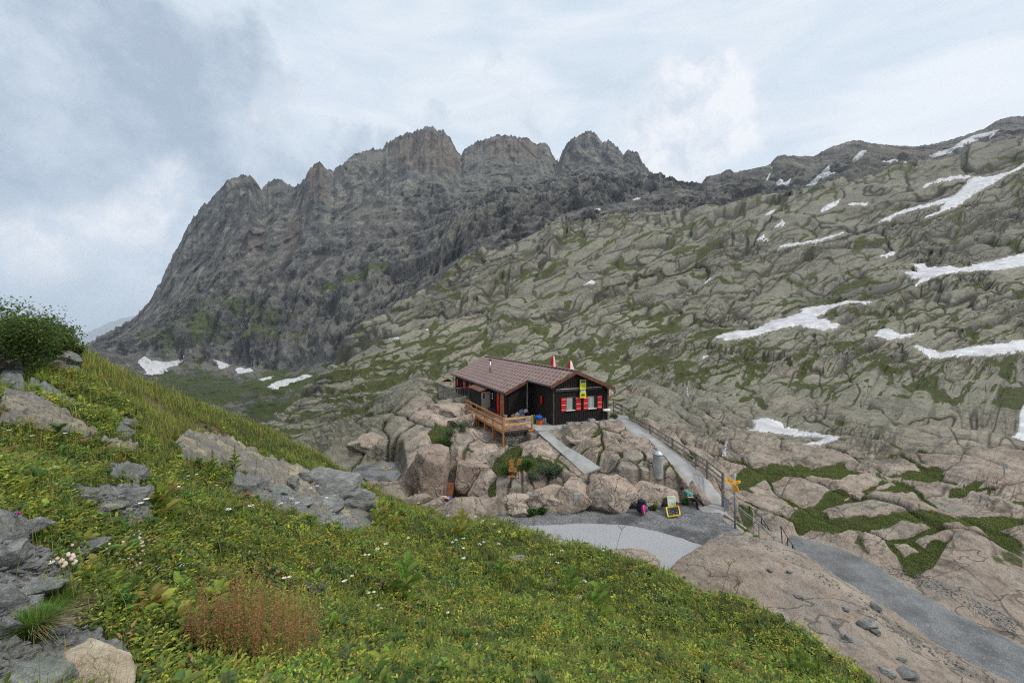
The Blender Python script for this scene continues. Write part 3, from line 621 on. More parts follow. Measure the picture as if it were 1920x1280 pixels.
def blur2(A, k):
    return blur(A, k)
def profile_mesh(name, px0, px1, ncol, knots, top, rows, mat, relief, polys=None, jag=2.0, seed=0, nback=14, back=0.5, topatt=.75):
    """knots: {column px: [(py, Y), ...] bottom to just below the top}; top: silhouette polyline with depth (px, py, Y)"""
    px = np.linspace(px0, px1, ncol); cols = sorted(knots); K = len(knots[cols[0]])
    kp = np.array([[knots[c][k][0] for c in cols] for k in range(K)], float); ky = np.array([[knots[c][k][1] for c in cols] for k in range(K)], float)
    tp = np.array(top, float)
    py_top = np.interp(px, tp[:, 0], tp[:, 1])+fbm2(px/11, px*0+seed, 5, seed, .62)*jag-np.maximum(0, fbm2(px/5, px*0+seed+4, 3, seed+9, .6))*jag*.8; y_top = np.interp(px, tp[:, 0], tp[:, 2])
    py = np.vstack([np.interp(px, cols, kp[k]) for k in range(K)]+[py_top]); yy = np.vstack([np.interp(px, cols, ky[k]) for k in range(K)]+[y_top])
    tk = np.linspace(0, 1, K+1); d = np.abs(np.diff(py.mean(1)))+15; tk = np.concatenate([[0], np.cumsum(d)/d.sum()])
    t = np.linspace(0, 1, rows)
    PYm = np.empty((rows, ncol)); Ym = np.empty((rows, ncol))
    for j in range(ncol):
        PYm[:, j] = np.interp(t, tk, py[:, j]); Ym[:, j] = np.exp(np.interp(t, tk, np.log(yy[:, j])))
    # soften the knots in depth
    ker = np.hanning(15); ker /= ker.sum()
    pad = np.pad(np.log(Ym), ((7, 7), (0, 0)), 'edge'); Ym = np.exp(sum(ker[i]*pad[i:i+rows] for i in range(15)))
    PXm = np.tile(px, (rows, 1))
    Xm = (PXm-CX)/F*Ym; Zm = (HY-PYm)/F*Ym
    dz = relief(Xm, Ym, Zm, PXm, PYm)                         # metres, towards the viewer
    att = np.minimum(1, (1-t)[:, None]/.06)*(1-topatt)+topatt
    r = dz*att*(1-.45*sstep(.72, .95, t)[:, None])
    Yn = Ym-r*.9; Xn = Xm-r*.15*np.sign(Xm); Zn = Zm+r*.35*np.minimum(1, (1-t)[:, None]/.1)
    # keep the outline where it is
    sc = Yn/Ym; wtop = sstep(.72, .95, t)[:, None]; Xn = Xn*(1-wtop)+(PXm-CX)/F*Yn*wtop; Zn = Zn*(1-wtop)+(HY-PYm)/F*Yn*wtop
    bk = []
    for k in range(1, nback+1):
        f = k/nback
        bk.append(np.stack([Xn[-1]*(1+.05*f), Yn[-1]*(1+back*f*.6), Zn[-1]-Yn[-1]*back*f*f*.8-4*f*Yn[-1]/400], -1))
    V = np.concatenate([np.stack([Xn, Yn, Zn], -1), np.array(bk)], 0)
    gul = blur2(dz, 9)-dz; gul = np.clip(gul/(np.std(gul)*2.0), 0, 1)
    at = {k: np.zeros(V.shape[:2]) for k in ('grass', 'scree', 'rust', 'dark')}
    for key, poly, a, soft in (polys or []):
        xs = [p[0] for p in poly]; ys = [p[1] for p in poly]
        sel = (PXm > min(xs)-3*soft) & (PXm < max(xs)+3*soft) & (PYm > min(ys)-3*soft) & (PYm < max(ys)+3*soft)
        o = np.zeros(PXm.shape)
        if sel.any(): o[sel] = sstep(-soft, soft, polysdf(PXm[sel], PYm[sel], poly)+fbm2(PXm[sel]/14, PYm[sel]/14, 4, 17)*soft)*a
        at[key][:rows] = np.maximum(at[key][:rows], o)
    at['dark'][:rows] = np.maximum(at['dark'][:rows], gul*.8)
    ob = grid_mesh(name, V, at, mat)
    tag(ob, kind='structure')
    return ob, V, PXm, PYm, rows

def rel_massif(X, Y, Z, PXm, PYm):
    w1 = fbm3(X/260, Y/400, Z/500, 3, 3)*90
    r = fbm3((X+w1)/150, Y/260, Z/420, 5, 21, .55, True)*32
    r += fbm3((X+w1*.6)/340, Y/600, Z/800, 3, 51, .5, True)*48
    r += fbm3((X+w1*.5)/46, Y/80, Z/120, 4, 31, .6, True)*15; r -= 14*np.exp(-(fbm3((X+w1*.6)/110, Y/300, Z/330, 3, 35, .5)/.06)**2)+3*np.exp(-(fbm3((X-w1*.4+Z*.4)/70, Y/160, Z/90, 3, 36, .5)/.05)**2)
    r += fbm3(X/14, Y/26, Z/15, 4, 41, .7)*5
    st = (Z+w1*.6+X*.25)/55; r += (np.abs(st % 1-.5)-.25)*3.5                  # ledges
    face = sstep(705, 640, PYm)
    return r*(0.35+0.65*face)+(1-face)*fbm3(X/25, Y/40, Z/25, 4, 44, .6)*7
TOPM = [(-60,700,1250),(100,664,1250),(150,652,1250),(170,641,1250),(215,616,1280),(250,598,1300),(280,565,1330),(300,530,1350),(320,488,1370),(340,450,1380),(360,410,1390),(385,382,1400),(400,370,1400),(415,350,1400),(430,337,1400),(450,329,1400),(468,331,1400),(475,346,1420),(485,355,1450),(497,350,1500),(505,341,1500),(520,334,1500),(535,341,1500),(545,353,1500),(560,346,1480),(572,335,1450),(580,318,1450),(590,306,1450),(600,304,1450),(612,316,1480),(625,320,1520),(645,305,1560),(665,290,1600),(680,284,1620),(700,280,1650),(720,279,1700),(724,268,1700),(740,260,1700),(760,250,1700),(775,248,1700),(785,243,1700),(800,239,1700),(810,238,1700),(822,243,1700),(835,250,1700),(845,258,1700),(850,270,1700),(858,286,1750),(863,290,1800),(875,277,1800),(890,268,1800),(905,263,1780),(918,260,1750),(930,253,1750),(950,254,1750),(975,258,1750),(990,258,1750),(1000,268,1750),(1005,273,1750),(1012,270,1740),(1018,266,1740),(1025,268,1740),(1032,282,1740),(1042,298,1740),(1048,304,1700),(1053,285,1600),(1058,278,1600),(1070,262,1600),(1085,255,1600),(1100,245,1600),(1110,247,1600),(1122,258,1600),(1130,268,1600),(1140,262,1580),(1150,270,1580),(1160,278,1560),(1168,290,1560),(1178,282,1540),(1190,284,1540),(1198,290,1540),(1205,305,1520),(1215,318,1500),(1230,335,1450),(1245,347,1400),(1300,357,1200),(1380,366,1200),(1500,380,1200)]
KN = {-60: [(1300,90),(900,300),(740,800),(715,1050),(706,1150)], 150: [(1200,90),(840,320),(712,820),(672,1100),(660,1180)], 230: [(1150,90),(820,320),(706,820),(668,1060),(640,1130)], 300: [(1120,90),(810,330),(712,820),(695,1000),(600,1180)], 450: [(1100,100),(800,340),(716,800),(690,980),(500,1230)],
      560: [(1050,120),(790,360),(722,760),(705,900),(480,1250)], 640: [(1000,150),(770,380),(705,720),(680,880),(460,1280)], 700: [(950,200),(760,400),(640,760),(600,950),(430,1330)], 800: [(900,250),(700,450),(570,820),(515,1100),(380,1450)], 880: [(850,280),(640,500),(510,850),(445,1150),(360,1500)], 1000: [(800,300),(580,520),(440,880),(415,1100),(350,1500)],
      1100: [(700,350),(520,560),(420,900),(385,1100),(340,1400)], 1240: [(650,400),(480,600),(400,900),(362,1100),(355,1200)], 1500: [(600,400),(460,600),(420,800),(400,900),(390,1000)]}
MP = [('scree', [(900,418),(955,425),(930,440),(870,470),(820,500),(780,530),(700,600),(640,660),(600,720),(540,740),(500,738),(560,710),(610,670),(680,590),(770,512),(850,470)], 1.1, 8),
      ('grass', [(600,540),(640,545),(700,520),(745,512),(740,530),(690,555),(640,560),(610,560)], .75, 10), ('grass', [(470,620),(500,600),(540,590),(520,620),(490,640)], .6, 8), ('grass', [(300,700),(400,695),(460,712),(640,690),(600,740),(520,760),(400,780),(280,760)], .66, 14), ('scree', [(280,720),(400,700),(560,740),(560,850),(300,820)], .35, 20),
      ('grass', [(490,640),(505,635),(505,655),(488,655)], 1, 5), ('grass', [(860,395),(900,390),(915,400),(880,408)], .8, 6), ('grass', [(500,706),(560,694),(540,716),(510,718)], 1.1, 4), ('grass', [(250,640),(320,600),(400,560),(480,560),(560,600),(620,660),(430,660),(330,680)], .52, 14),
      ('scree', [(350,680),(395,672),(440,688),(470,700),(420,702),(330,700)], .9, 5), ('grass', [(375,685),(395,672),(410,680),(385,690)], .9, 4), ('scree', [(480,540),(520,500),(540,490),(500,560),(450,600),(430,610)], .5, 12), ('scree', [(770,360),(830,330),(930,300),(1000,340),(900,350),(820,370)], .45, 14),
      ('scree', [(690,280),(740,290),(730,310),(680,310)], .6, 8), ('scree', [(840,290),(880,285),(920,295),(905,305),(860,300)], .8, 6), ('scree', [(990,300),(1040,310),(1050,340),(1000,330)], .6, 8), ('rust', [(724,268),(820,240),(855,280),(860,310),(800,320),(730,300)], 1.0, 10), ('rust', [(900,262),(990,258),(1040,300),(1000,300),(920,300)], 1.0, 8),
      ('rust', [(465,440),(500,430),(490,480),(465,480)], 1, 8), ('rust', [(535,420),(570,410),(560,480),(535,480)], 1, 8), ('rust', [(580,310),(610,310),(620,380),(570,370)], .8, 8), ('dark', [(562,400),(570,410),(560,480),(545,540),(536,535),(555,470)], .7, 5), ('rust', [(840,270),(860,270),(860,320),(835,320)], 1.2, 6), ('dark', [(440,560),(480,540),(560,560),(700,620),(620,640),(480,600)], .25, 14),
      ('grass', [(480,770),(520,750),(640,740),(640,850),(480,850)], .6, 14)]
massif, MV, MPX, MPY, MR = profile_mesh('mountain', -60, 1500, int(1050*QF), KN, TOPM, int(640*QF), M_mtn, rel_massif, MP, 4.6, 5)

# dark spur between the slabs and the massif
TOPS = [(560,760,520),(600,720,560),(640,655,600),(680,615,610),(720,580,620),(770,548,630),(820,512,640),(860,482,650),(900,453,660),(940,432,680),(980,420,700),(1040,406,740),(1100,388,780),(1160,380,800),(1200,372,820),(1240,353,850),(1270,353,850),(1300,357,850),(1340,362,850),(1400,369,850),(1460,374,850),(1560,380,850),(1700,390,850)]
KS = {560: [(900,380),(800,480)], 640: [(760,400),(700,520)], 860: [(600,420),(530,560)], 1000: [(560,430),(470,580)], 1240: [(480,480),(410,700)], 1400: [(470,500),(400,740)], 1700: [(470,520),(420,740)]}
def rel_spur(X, Y, Z, a, b):
    return fbm3(X/70, Y/90, Z/70, 5, 61, .6, True)*14+fbm3(X/12, Y/16, Z/12, 3, 62, .6)*5
SPP = [('grass', [(860,500),(960,450),(1040,430),(900,520)], .45, 8), ('scree', [(1130,395),(1180,385),(1240,375),(1160,400)], .6, 6), ('grass', [(1150,410),(1250,370),(1380,370),(1300,400)], .35, 10)]
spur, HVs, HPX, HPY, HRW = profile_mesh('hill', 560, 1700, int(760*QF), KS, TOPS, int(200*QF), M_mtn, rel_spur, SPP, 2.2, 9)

# brown summits above the slabs
TOPR = [(1285,380,900),(1305,372,900),(1312,357,900),(1318,341,900),(1325,331,900),(1350,326,900),(1362,318,900),(1370,318,900),(1378,324,900),(1400,318,900),(1430,313,900),(1450,306,920),(1455,296,940),(1462,292,950),(1475,291,950),(1493,293,960),(1528,293,1000),(1540,285,1000),(1560,275,1000),(1590,266,1000),(1610,263,1000),(1625,266,1000),(1640,270,1020),(1680,273,1050),(1720,275,1050),(1760,268,1050),(1800,257,1050),(1850,240,1050),(1862,231,1050),(1875,224,1050),(1895,219,1050),(1920,218,1050),(2000,216,1050),(2150,230,1050)]
KR = {1285: [(480,560),(420,740)], 1450: [(460,560),(380,740)], 1600: [(440,580),(350,760)], 1800: [(400,600),(310,800)], 2150: [(400,600),(320,800)]}
def rel_r(X, Y, Z, a, b):
    return fbm3(X/90, Y/120, Z/90, 5, 71, .55, True)*16+fbm3(X/10, Y/14, Z/10, 3, 72, .6)*4
RP = [('scree', [(1490,320),(1530,300),(1560,310),(1500,360),(1460,360)], .7, 8), ('scree', [(1600,290),(1700,290),(1900,240),(1880,270),(1700,310),(1600,320)], .55, 12), ('rust', [(1600,280),(1800,270),(1900,230),(1860,260),(1700,310),(1560,340)], .7, 12), ('grass', [(1450,300),(1500,295),(1560,280),(1540,300),(1480,310)], .4, 8)]
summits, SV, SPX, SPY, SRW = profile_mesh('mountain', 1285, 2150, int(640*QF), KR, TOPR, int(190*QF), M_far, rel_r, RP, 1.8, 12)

def draped_snow(lab, poly, V, PXm, PYm, lift=6.0, grp='snow patches on the far mountains'):
    rows = PXm.shape[0]
    s_ = np.full(PXm.shape, -50.0); xs = [p[0] for p in poly]; ys = [p[1] for p in poly]
    sel = (PXm > min(xs)-12) & (PXm < max(xs)+12) & (PYm > min(ys)-12) & (PYm < max(ys)+12)
    if not sel.any(): return
    s_[sel] = polysdf(PXm[sel], PYm[sel], poly)+fbm2(PXm[sel]/7, PYm[sel]/4, 3, 5)*1.2
    rr, cc = np.nonzero(s_ > -2.5)
    if len(rr) < 4: return
    sl = (slice(rr.min(), rr.max()+1), slice(cc.min(), cc.max()+1)); a = s_[sl]; v = V[sl].copy()
    t = (np.clip(a/3, -1, 1)*lift)[..., None]
    v = v+np.concatenate([0*t, -t*.8, t*.6], -1)
    km = a > -1.5; fm = km[:-1, :-1] & km[1:, :-1] & km[:-1, 1:] & km[1:, 1:]
    fm = largest(fm)
    if fm.sum() < 2: return
    tag(grid_mesh('snow_patch', v, {}, M_snow, fm), lab, 'snow patch', grp)
for lab, poly in [("wide wing shaped snow bank at the foot of the dark cliff", [(278,704),(292,688),(304,683),(310,688),(340,688),(366,677),(368,680),(330,700),(296,707)]),
                  ("rounded snow patch on scree beneath the cliff", [(415,682),(440,690),(445,693),(425,699)]), ("small snow patch at the cliff foot beside the rounded one", [(450,697),(485,700),(487,703),(466,708),(455,706)]),
                  ("snow sliver on grey scree in the far valley", [(498,719),(524,713),(520,718),(503,722)]), ("broken snow field where the scree meets the slabs", [(515,735),(530,724),(560,715),(580,711),(597,712),(580,720),(555,727),(530,738)]),
                  ("slim snow wedge on the valley scree slope", [(568,692),(576,686),(581,683),(572,692)])]:
    draped_snow(lab, poly, MV[:MR], MPX, MPY, 5.0, 'snow patches at the cliff foot')
SVr = SV[:SRW]
for lab, poly in [("bent snow patch on the flank of the domed summit", [(1592,308),(1600,297),(1608,288),(1621,288),(1615,296),(1600,309)]), ("snow strip along the shoulder under the distant skyline", [(1786,277),(1800,266),(1822,255),(1860,247),(1871,246),(1855,262),(1850,256),(1815,270),(1800,280)]),
                  ("speckled snow on brown scree below the skyline", [(1732,300),(1750,292),(1780,288),(1775,294),(1750,302)]), ("long slanted snow patch beneath the domed summit", [(1500,358),(1530,340),(1567,326),(1560,331),(1535,347),(1508,360)]),
                  ("small snow blot above the long slanted patch", [(1534,330),(1545,323),(1550,326),(1537,334)]), ("upright snow patch in the gully of the rocky shoulder", [(1432,345),(1440,328),(1444,324),(1440,338),(1434,347)]),
                  ("forked snow patch below the rocky shoulder", [(1450,360),(1452,345),(1460,342),(1465,350),(1480,340),(1475,350),(1466,364),(1455,365)]), ("flat snow strip on the brown ridge", [(1645,311),(1665,307),(1680,307),(1660,313)]), ("snow dot at the end of the flat strip", [(1682,314),(1693,310),(1692,314)])]:
    draped_snow(lab, poly, SVr, SPX, SPY, 5.0)

for lab, poly in [("snow lens low on the dark spur under the pointed peak", [(1056,388),(1062,382),(1068,380),(1065,386),(1058,391)]), ("oblong snow patch on the dark spur", [(1095,402),(1110,394),(1126,390),(1126,394),(1112,401),(1098,404)]),
                  ("toothed snow patch high on the spur beneath the pointed peak", [(1177,368),(1184,362),(1190,370),(1203,368),(1200,373),(1188,376),(1182,372)]), ("snow patch on the crest of the brown slabs below the spur", [(1212,418),(1225,411),(1244,406),(1243,413),(1225,418)]),
                  ("snow scrap on dark rock near the brown slab crest", [(1342,383),(1355,376),(1369,373),(1362,381),(1350,385)])]:
    draped_snow(lab, poly, HVs[:HRW], HPX, HPY, 4.0, 'snow patches on the dark spur')
# far blue range down the valley
TOPB = [(-900,640,15000),(-300,600,15000),(0,640,15000),(60,655,15000),(120,640,15000),(150,630,15000),(180,616,15000),(205,604,15000),(230,597,15000),(260,590,15000),(330,575,15000),(600,560,15000),(900,600,15000)]
rng, *_ = profile_mesh('mountain', -900, 900, 300, {-900: [(760,12000),(700,13500)], 900: [(760,12000),(700,13500)]}, TOPB, 60, M_far, lambda X, Y, Z, a, b: fbm3(X/900, Y/900, Z/900, 4, 81, .5, True)*120, None, 2.0, 14)
# valley bottom, one sheet to the horizon
me = bpy.data.meshes.new('ground'); bm = bmesh.new()
vs = [bm.verts.new((x, y, -1500)) for x, y in ((-17900, -2900), (17900, -2900), (17900, 17400), (-17900, 17400))]; bm.faces.new(vs); bm.to_mesh(me); bm.free()
gm, gn_ = newmat('valley_green'); pos = gn_.n('ShaderNodeNewGeometry').outputs['Position']
finish(gm, gn_, gn_.ramp(gn_.noise(pos, .001, 6).outputs[0], [(.4, (.05, .07, .03)), (.6, (.10, .11, .07))]), .95)
me.materials.append(gm); g_ = bpy.data.objects.new('ground', me); C.objects.link(g_); tag(g_, kind='structure')

# ---------------------------------------------------------------- air
hz, nh = newmat('thin_alpine_haze'); pv = nh.n('ShaderNodeVolumePrincipled'); nh.set(pv, 'Color', (.80, .88, 1.0)); nh.set(pv, 'Density', HAZE); nh.set(pv, 'Anisotropy', .2)
oh = nh.n('ShaderNodeOutputMaterial'); hz.node_tree.links.new(pv.outputs[0], oh.inputs['Volume'])
hb = bpy.data.meshes.new('haze'); bm = bmesh.new(); bmesh.ops.create_cube(bm, size=1.0)
for v in bm.verts: v.co = Vector((v.co.x*36000, -3000 if v.co.y < 0 else 17500, -1501.0 if v.co.z < 0 else 900.0))
bm.to_mesh(hb); bm.free(); hb.materials.append(hz); ho = bpy.data.objects.new('haze', hb); C.objects.link(ho); tag(ho, kind='stuff')
# ================================================================ near hillside
CA = """
-200 620 12|-200 760 8|-200 900 5|-200 1280 2.0|-200 560 18
0 650 12.5|0 700 9.2|0 760 7|0 860 5|0 1000 3.6|0 1280 2.2|130 648 15|150 720 10.5|150 800 7.6|150 900 5.5|150 1050 4|150 1280 2.6
250 716 17|300 800 11|300 900 7.6|300 1050 5|300 1280 3|400 776 19|450 850 14|450 950 9|450 1100 6|450 1280 3.4|330 752 18|180 676 15.8|210 693 16.5
500 808 20|550 830 20.5|600 855 21|650 890 20.8|600 900 15.5|600 1000 10|600 1130 6.5|600 1280 3.8|700 932 19.8|700 985 14|760 948 20|830 968 20|850 1030 14|850 1130 9|850 1280 4.4
1000 990 18.3|1000 1080 12.5|1000 1180 8|1050 1280 5|930 972 19.2|1150 1045 15.6|1200 1130 11.5|1200 1280 6|1250 1080 14|1300 1095 13.6|1350 1180 10.5|1350 1280 7|1500 1182 11.2|1500 1280 8.2|1560 1230 9.9|1600 1400 6|1400 1135 12.3|1750 1500 5.5
"""
pa = []; va = []
for t in CA.replace('\n', '|').split('|'):
    if t.strip():
        px, py, Yd = map(float, t.split()); pa.append(((px-CX)/F*Yd, Yd)); va.append((HY-py)/F*Yd)
for x, y, z in [(0, 0, -1.62), (-2, 0, -1.0), (2, 0, -2.35), (0, 1, -2.0), (-1, 1, -1.65), (1.5, 1.5, -2.7), (-4, -2, -.2), (4, -1, -2.9), (-3, 1.5, -1.3), (0, 2, -2.45),
                (-16, 24, -6), (-22, 26, -5), (-26, 22, -2.2), (-12, 25, -8.5), (-6, 25, -11), (-3, 23.5, -11), (-30, 30, -8), (-20, 34, -14), (-10, 32, -16), (0, 23, -11), (5, 19, -10.6), (3, 22, -11)]:
    pa.append((x, y)); va.append(z)
ra = RBF(pa, np.array(va), 1e-3)
ua = np.linspace(-1.75, 1.2, int(860*QF)); la = np.linspace(math.log(0.8), math.log(31), int(820*QF))
UA, LA = np.meshgrid(ua, la); YA = np.exp(LA); XA = UA*YA
gx = np.linspace(-56, 34, 361); gy = np.linspace(0, 32, 161)
# evaluate on a plain grid, then look up
Gx, Gy = np.meshgrid(gx, gy); Gz = ra(Gx, Gy)
def bil(x, y):
    i = np.clip((y-gy[0])/(gy[1]-gy[0]), 1, len(gy)-2.001); j = np.clip((x-gx[0])/(gx[1]-gx[0]), 1, len(gx)-2.001)
    a = i.astype(int); b = j.astype(int); fa = i-a; fb = j-b
    fa = fa*fa*(3-2*fa)*.5+fa*.5; fb = fb*fb*(3-2*fb)*.5+fb*.5
    return (Gz[a, b]*(1-fb)+Gz[a, b+1]*fb)*(1-fa)+(Gz[a+1, b]*(1-fb)+Gz[a+1, b+1]*fb)*fa
EDGE = [P(px, py, y)[:2] for px, py, y in [(900,952,20.5),(985,985,18.7),(1060,1000,17.5),(1110,1030,16),(1180,1052,15.1),(1250,1078,14.2),(1330,1112,12.9),(1400,1137,12.2),(1480,1170,11.2),(1540,1212,10.2),(1600,1265,9.4),(1640,1310,8.8),(1720,1420,7.4)]]+[np.array([7.0, 4.0]), np.array([9, -5])]
EDGE3 = [np.array([e[0], e[1], 0]) for e in EDGE]
POLYIN = [tuple(e) for e in EDGE]+[(-80, -5), (-80, 60), (-6, 60), (-4, 24)]
def meadow_z(x, y):
    x = np.asarray(x, float); y = np.asarray(y, float)
    z = bil(x, y)+fbm2(x/2.8, y/2.8, 3, 301)*.24+fbm2(x/.8, y/.8, 3, 302)*.035
    sd = polysdf(x, y, POLYIN)
    return z-1.9*sstep(0.0, -1.3, sd+fbm2(x/.9, y/.9, 2, 303)*.25)
RB0 = fbm2(XA/1.6, YA/1.6, 3, 311)
ZA = meadow_z(XA, YA)
PXA = UA*F+CX; PYA = HY-ZA/YA*F
ROCKP = [([(330,835),(355,812),(430,826),(480,850),(560,880),(625,903),(690,935),(712,965),(700,985),(640,975),(560,940),(500,925),(470,892),(400,872),(345,862)], 1.0, .35, 'tan'),
         ([(0,740),(60,745),(125,775),(185,815),(150,822),(60,800),(0,795)], 1.0, .22, 'tan'), ([(60,715),(110,735),(150,760),(140,765),(90,745),(55,725)], 1.0, .15, 'grey'), ([(0,680),(40,700),(50,735),(0,730)], 1, .15, 'grey'),
         ([(95,655),(140,662),(145,695),(110,700),(90,680)], 1, .2, 'grey'), ([(190,815),(260,830),(250,855),(190,835)], .8, .08, 'tan'), ([(220,790),(250,780),(252,815),(225,820)], .7, .06, 'grey'), ([(262,735),(300,750),(330,785),(300,780),(268,755)], .7, .05, 'soil'), ([(350,790),(430,800),(425,825),(365,812)], .7, .05, 'soil'),
         ([(120,925),(200,915),(285,925),(290,960),(280,985),(200,980),(150,950)], 1.0, .10, 'grey'), ([(430,895),(500,890),(560,905),(660,945),(712,980),(690,1000),(610,985),(540,960),(440,930)], 1.0, .14, 'grey'), ([(205,868),(272,872),(275,900),(210,905)], .8, .1, 'grey'),
         ([(-300,960),(40,985),(70,1010),(45,1040),(140,1080),(140,1110),(60,1130),(110,1180),(170,1200),(240,1230),(250,1340),(-300,1400)], 1.0, .10, 'grey'), ([(145,1190),(160,1150),(230,1150),(200,1190)], .7, .02, 'soil')]
rock = np.zeros(PXA.shape); tan = np.zeros(PXA.shape); soil = np.zeros(PXA.shape); lift = np.zeros(PXA.shape)
for poly, a, h, kind in ROCKP:
    m_ = sstep(-7, 7, polysdf(PXA, PYA, poly)+fbm2(PXA/22, PYA/14, 4, 321)*9)*a
    if kind == 'soil': soil = np.maximum(soil, m_)
    else:
        rock = np.maximum(rock, m_); lift = np.maximum(lift, m_*h)
        if kind == 'tan': tan = np.maximum(tan, m_)
c1_, s1_ = math.cos(-.5), math.sin(-.5)
xr = XA*c1_-YA*s1_; yr = XA*s1_+YA*c1_
f1, f2, idr, rx_, ry_ = worley(xr/.9+RB0*.3, yr/.45+RB0*.2, 331); g1, g2, idg, _, _ = worley(xr/.28, yr/.16+RB0*.2, 332)
slate = (idr-.5)*.20+(1-np.exp(-(f2-f1)*8))*.06+(idg-.5)*.06+(1-np.exp(-(g2-g1)*9))*.03
smo = tan*(1-sstep(.5, .9, fbm2(XA/2, YA/2, 2, 335)+.4))
ZA = ZA+rock*(lift*.45+slate*(.8-.35*smo)+fbm2(XA/.7, YA/.7, 4, 333, .6)*.06)-(1-rock)*.02
VA = np.stack([XA, YA, ZA], -1)
def meadow_material():
    m, n = newmat('alpine_soil_and_schist')
    pos = n.n('ShaderNodeNewGeometry').outputs['Position']
    ar = attr(n, 'rock').outputs['Fac']; at_ = attr(n, 'tan').outputs['Fac']; asl = attr(n, 'soil').outputs['Fac']
    nA = n.noise(pos, 1.2, 8, .65); nB = n.noise(pos, 9, 8, .68); nC = n.noise(n.vmath('MULTIPLY', pos, (2.5, 9, 9)), 3.2, 8, .65, .6)
    grey = n.ramp(nC.outputs[0], [(.3, (.075, .08, .082)), (.5, (.165, .172, .17)), (.68, (.27, .275, .265))])
    tanc = n.ramp(nC.outputs[0], [(.3, (.075, .07, .062)), (.48, (.19, .172, .142)), (.68, (.31, .28, .22))])
    tanc = n.mix(n.mr(nA.outputs[0], .5, .62), tanc, (.36, .33, .21)); tanc = n.mix(n.mr(nB.outputs[0], .52, .64), tanc, (.085, .075, .068)); tanc = n.mix(n.mr(nA.outputs[0], .48, .40), tanc, (.15, .15, .145))
    r = n.mix(at_, grey, tanc); r = n.mix(n.math('MULTIPLY', n.mr(nA.outputs[0], .56, .7), .6), r, (.19, .13, .10))
    gr = n.ramp(nB.outputs[0], [(.3, (.018, .026, .008)), (.5, (.040, .052, .014)), (.65, (.085, .085, .03))])
    gr = n.mix(asl, gr, n.ramp(nB.outputs[0], [(.3, (.07, .04, .028)), (.6, (.17, .11, .075))]))
    c = n.mix(n.mr(n.math('ADD', ar, n.math('MULTIPLY', n.math('SUBTRACT', nB.outputs[0], .5), .6)), .4, .6), gr, r)
    h = n.math('ADD', n.math('MULTIPLY', nC.outputs[0], .5), n.math('MULTIPLY', nB.outputs[0], .35))
    return finish(m, n, c, .9, bumpn(n, h, .8, .09), .2)
M_meadow = meadow_material()
meadow = grid_mesh('hillside', VA, dict(rock=rock, tan=tan, soil=soil), M_meadow); tag(meadow, kind='structure')
def glook(A, x, y):
    i = np.clip((np.log(y)-la[0])/(la[1]-la[0]), 0, len(la)-1.001); j = np.clip((x/y-ua[0])/(ua[1]-ua[0]), 0, len(ua)-1.001)
    a = i.astype(int); b = j.astype(int); fa = i-a; fb = j-b
    return (A[a, b]*(1-fb)+A[a, b+1]*fb)*(1-fa)+(A[a+1, b]*(1-fb)+A[a+1, b+1]*fb)*fa
def gz(x, y): return float(glook(ZA, np.array([x]), np.array([y]))[0])
def ground_at(px, py, grid='A'):
    """where the line of sight through a photo pixel meets the near hillside (A) or the rock terrain (B)"""
    if grid == 'A':
        j = int(np.interp((px-CX)/F, ua, np.arange(len(ua)))); e = HY-ZA[:, j]/YA[:, j]*F; ys = YA[:, j]
    else:
        j = int(np.interp((px-CX)/F, u, np.arange(len(u)))); e = HY-TZ[:, j]/Y[:, j]*F; ys = Y[:, j]
    k = np.nonzero(e <= py)[0]
    k = k[0] if len(k) else len(ys)-1
    yv = ys[k]
    return np.array([(px-CX)/F*yv, yv, (HY-py)/F*yv])
# ================================================================ vegetation of the near hillside
rng_ = np.random.default_rng(11)
def leaf_material(name, trans=.45, rough=.6):
    m, n = newmat(name); c = attr(n, 'col').outputs['Color']
    pos = n.n('ShaderNodeNewGeometry').outputs['Position']
    nz_ = n.noise(pos, 22, 2).outputs[0]
    c = n.mix(n.mr(nz_, .3, .7, 0, .35), c, n.mix(.5, c, (.02, .03, .01))); c = n.mix(1.0, c, (1.22, 1.30, 1.18), 'MULTIPLY')
    b = n.n('ShaderNodeBsdfPrincipled'); n.set(b, 'Base Color', c); n.set(b, 'Roughness', rough); n.set(b, 'Specular IOR Level', .25)
    t = n.n('ShaderNodeBsdfTranslucent'); n.set(t, 'Color', c)
    mx = n.n('ShaderNodeMixShader'); n.set(mx, 0, trans); n.nt.links.new(b.outputs[0], mx.inputs[1]); n.nt.links.new(t.outputs[0], mx.inputs[2])
    o = n.n('ShaderNodeOutputMaterial'); n.nt.links.new(mx.outputs[0], o.inputs[0])
    return m
M_leaf = leaf_material('plant_leaf')
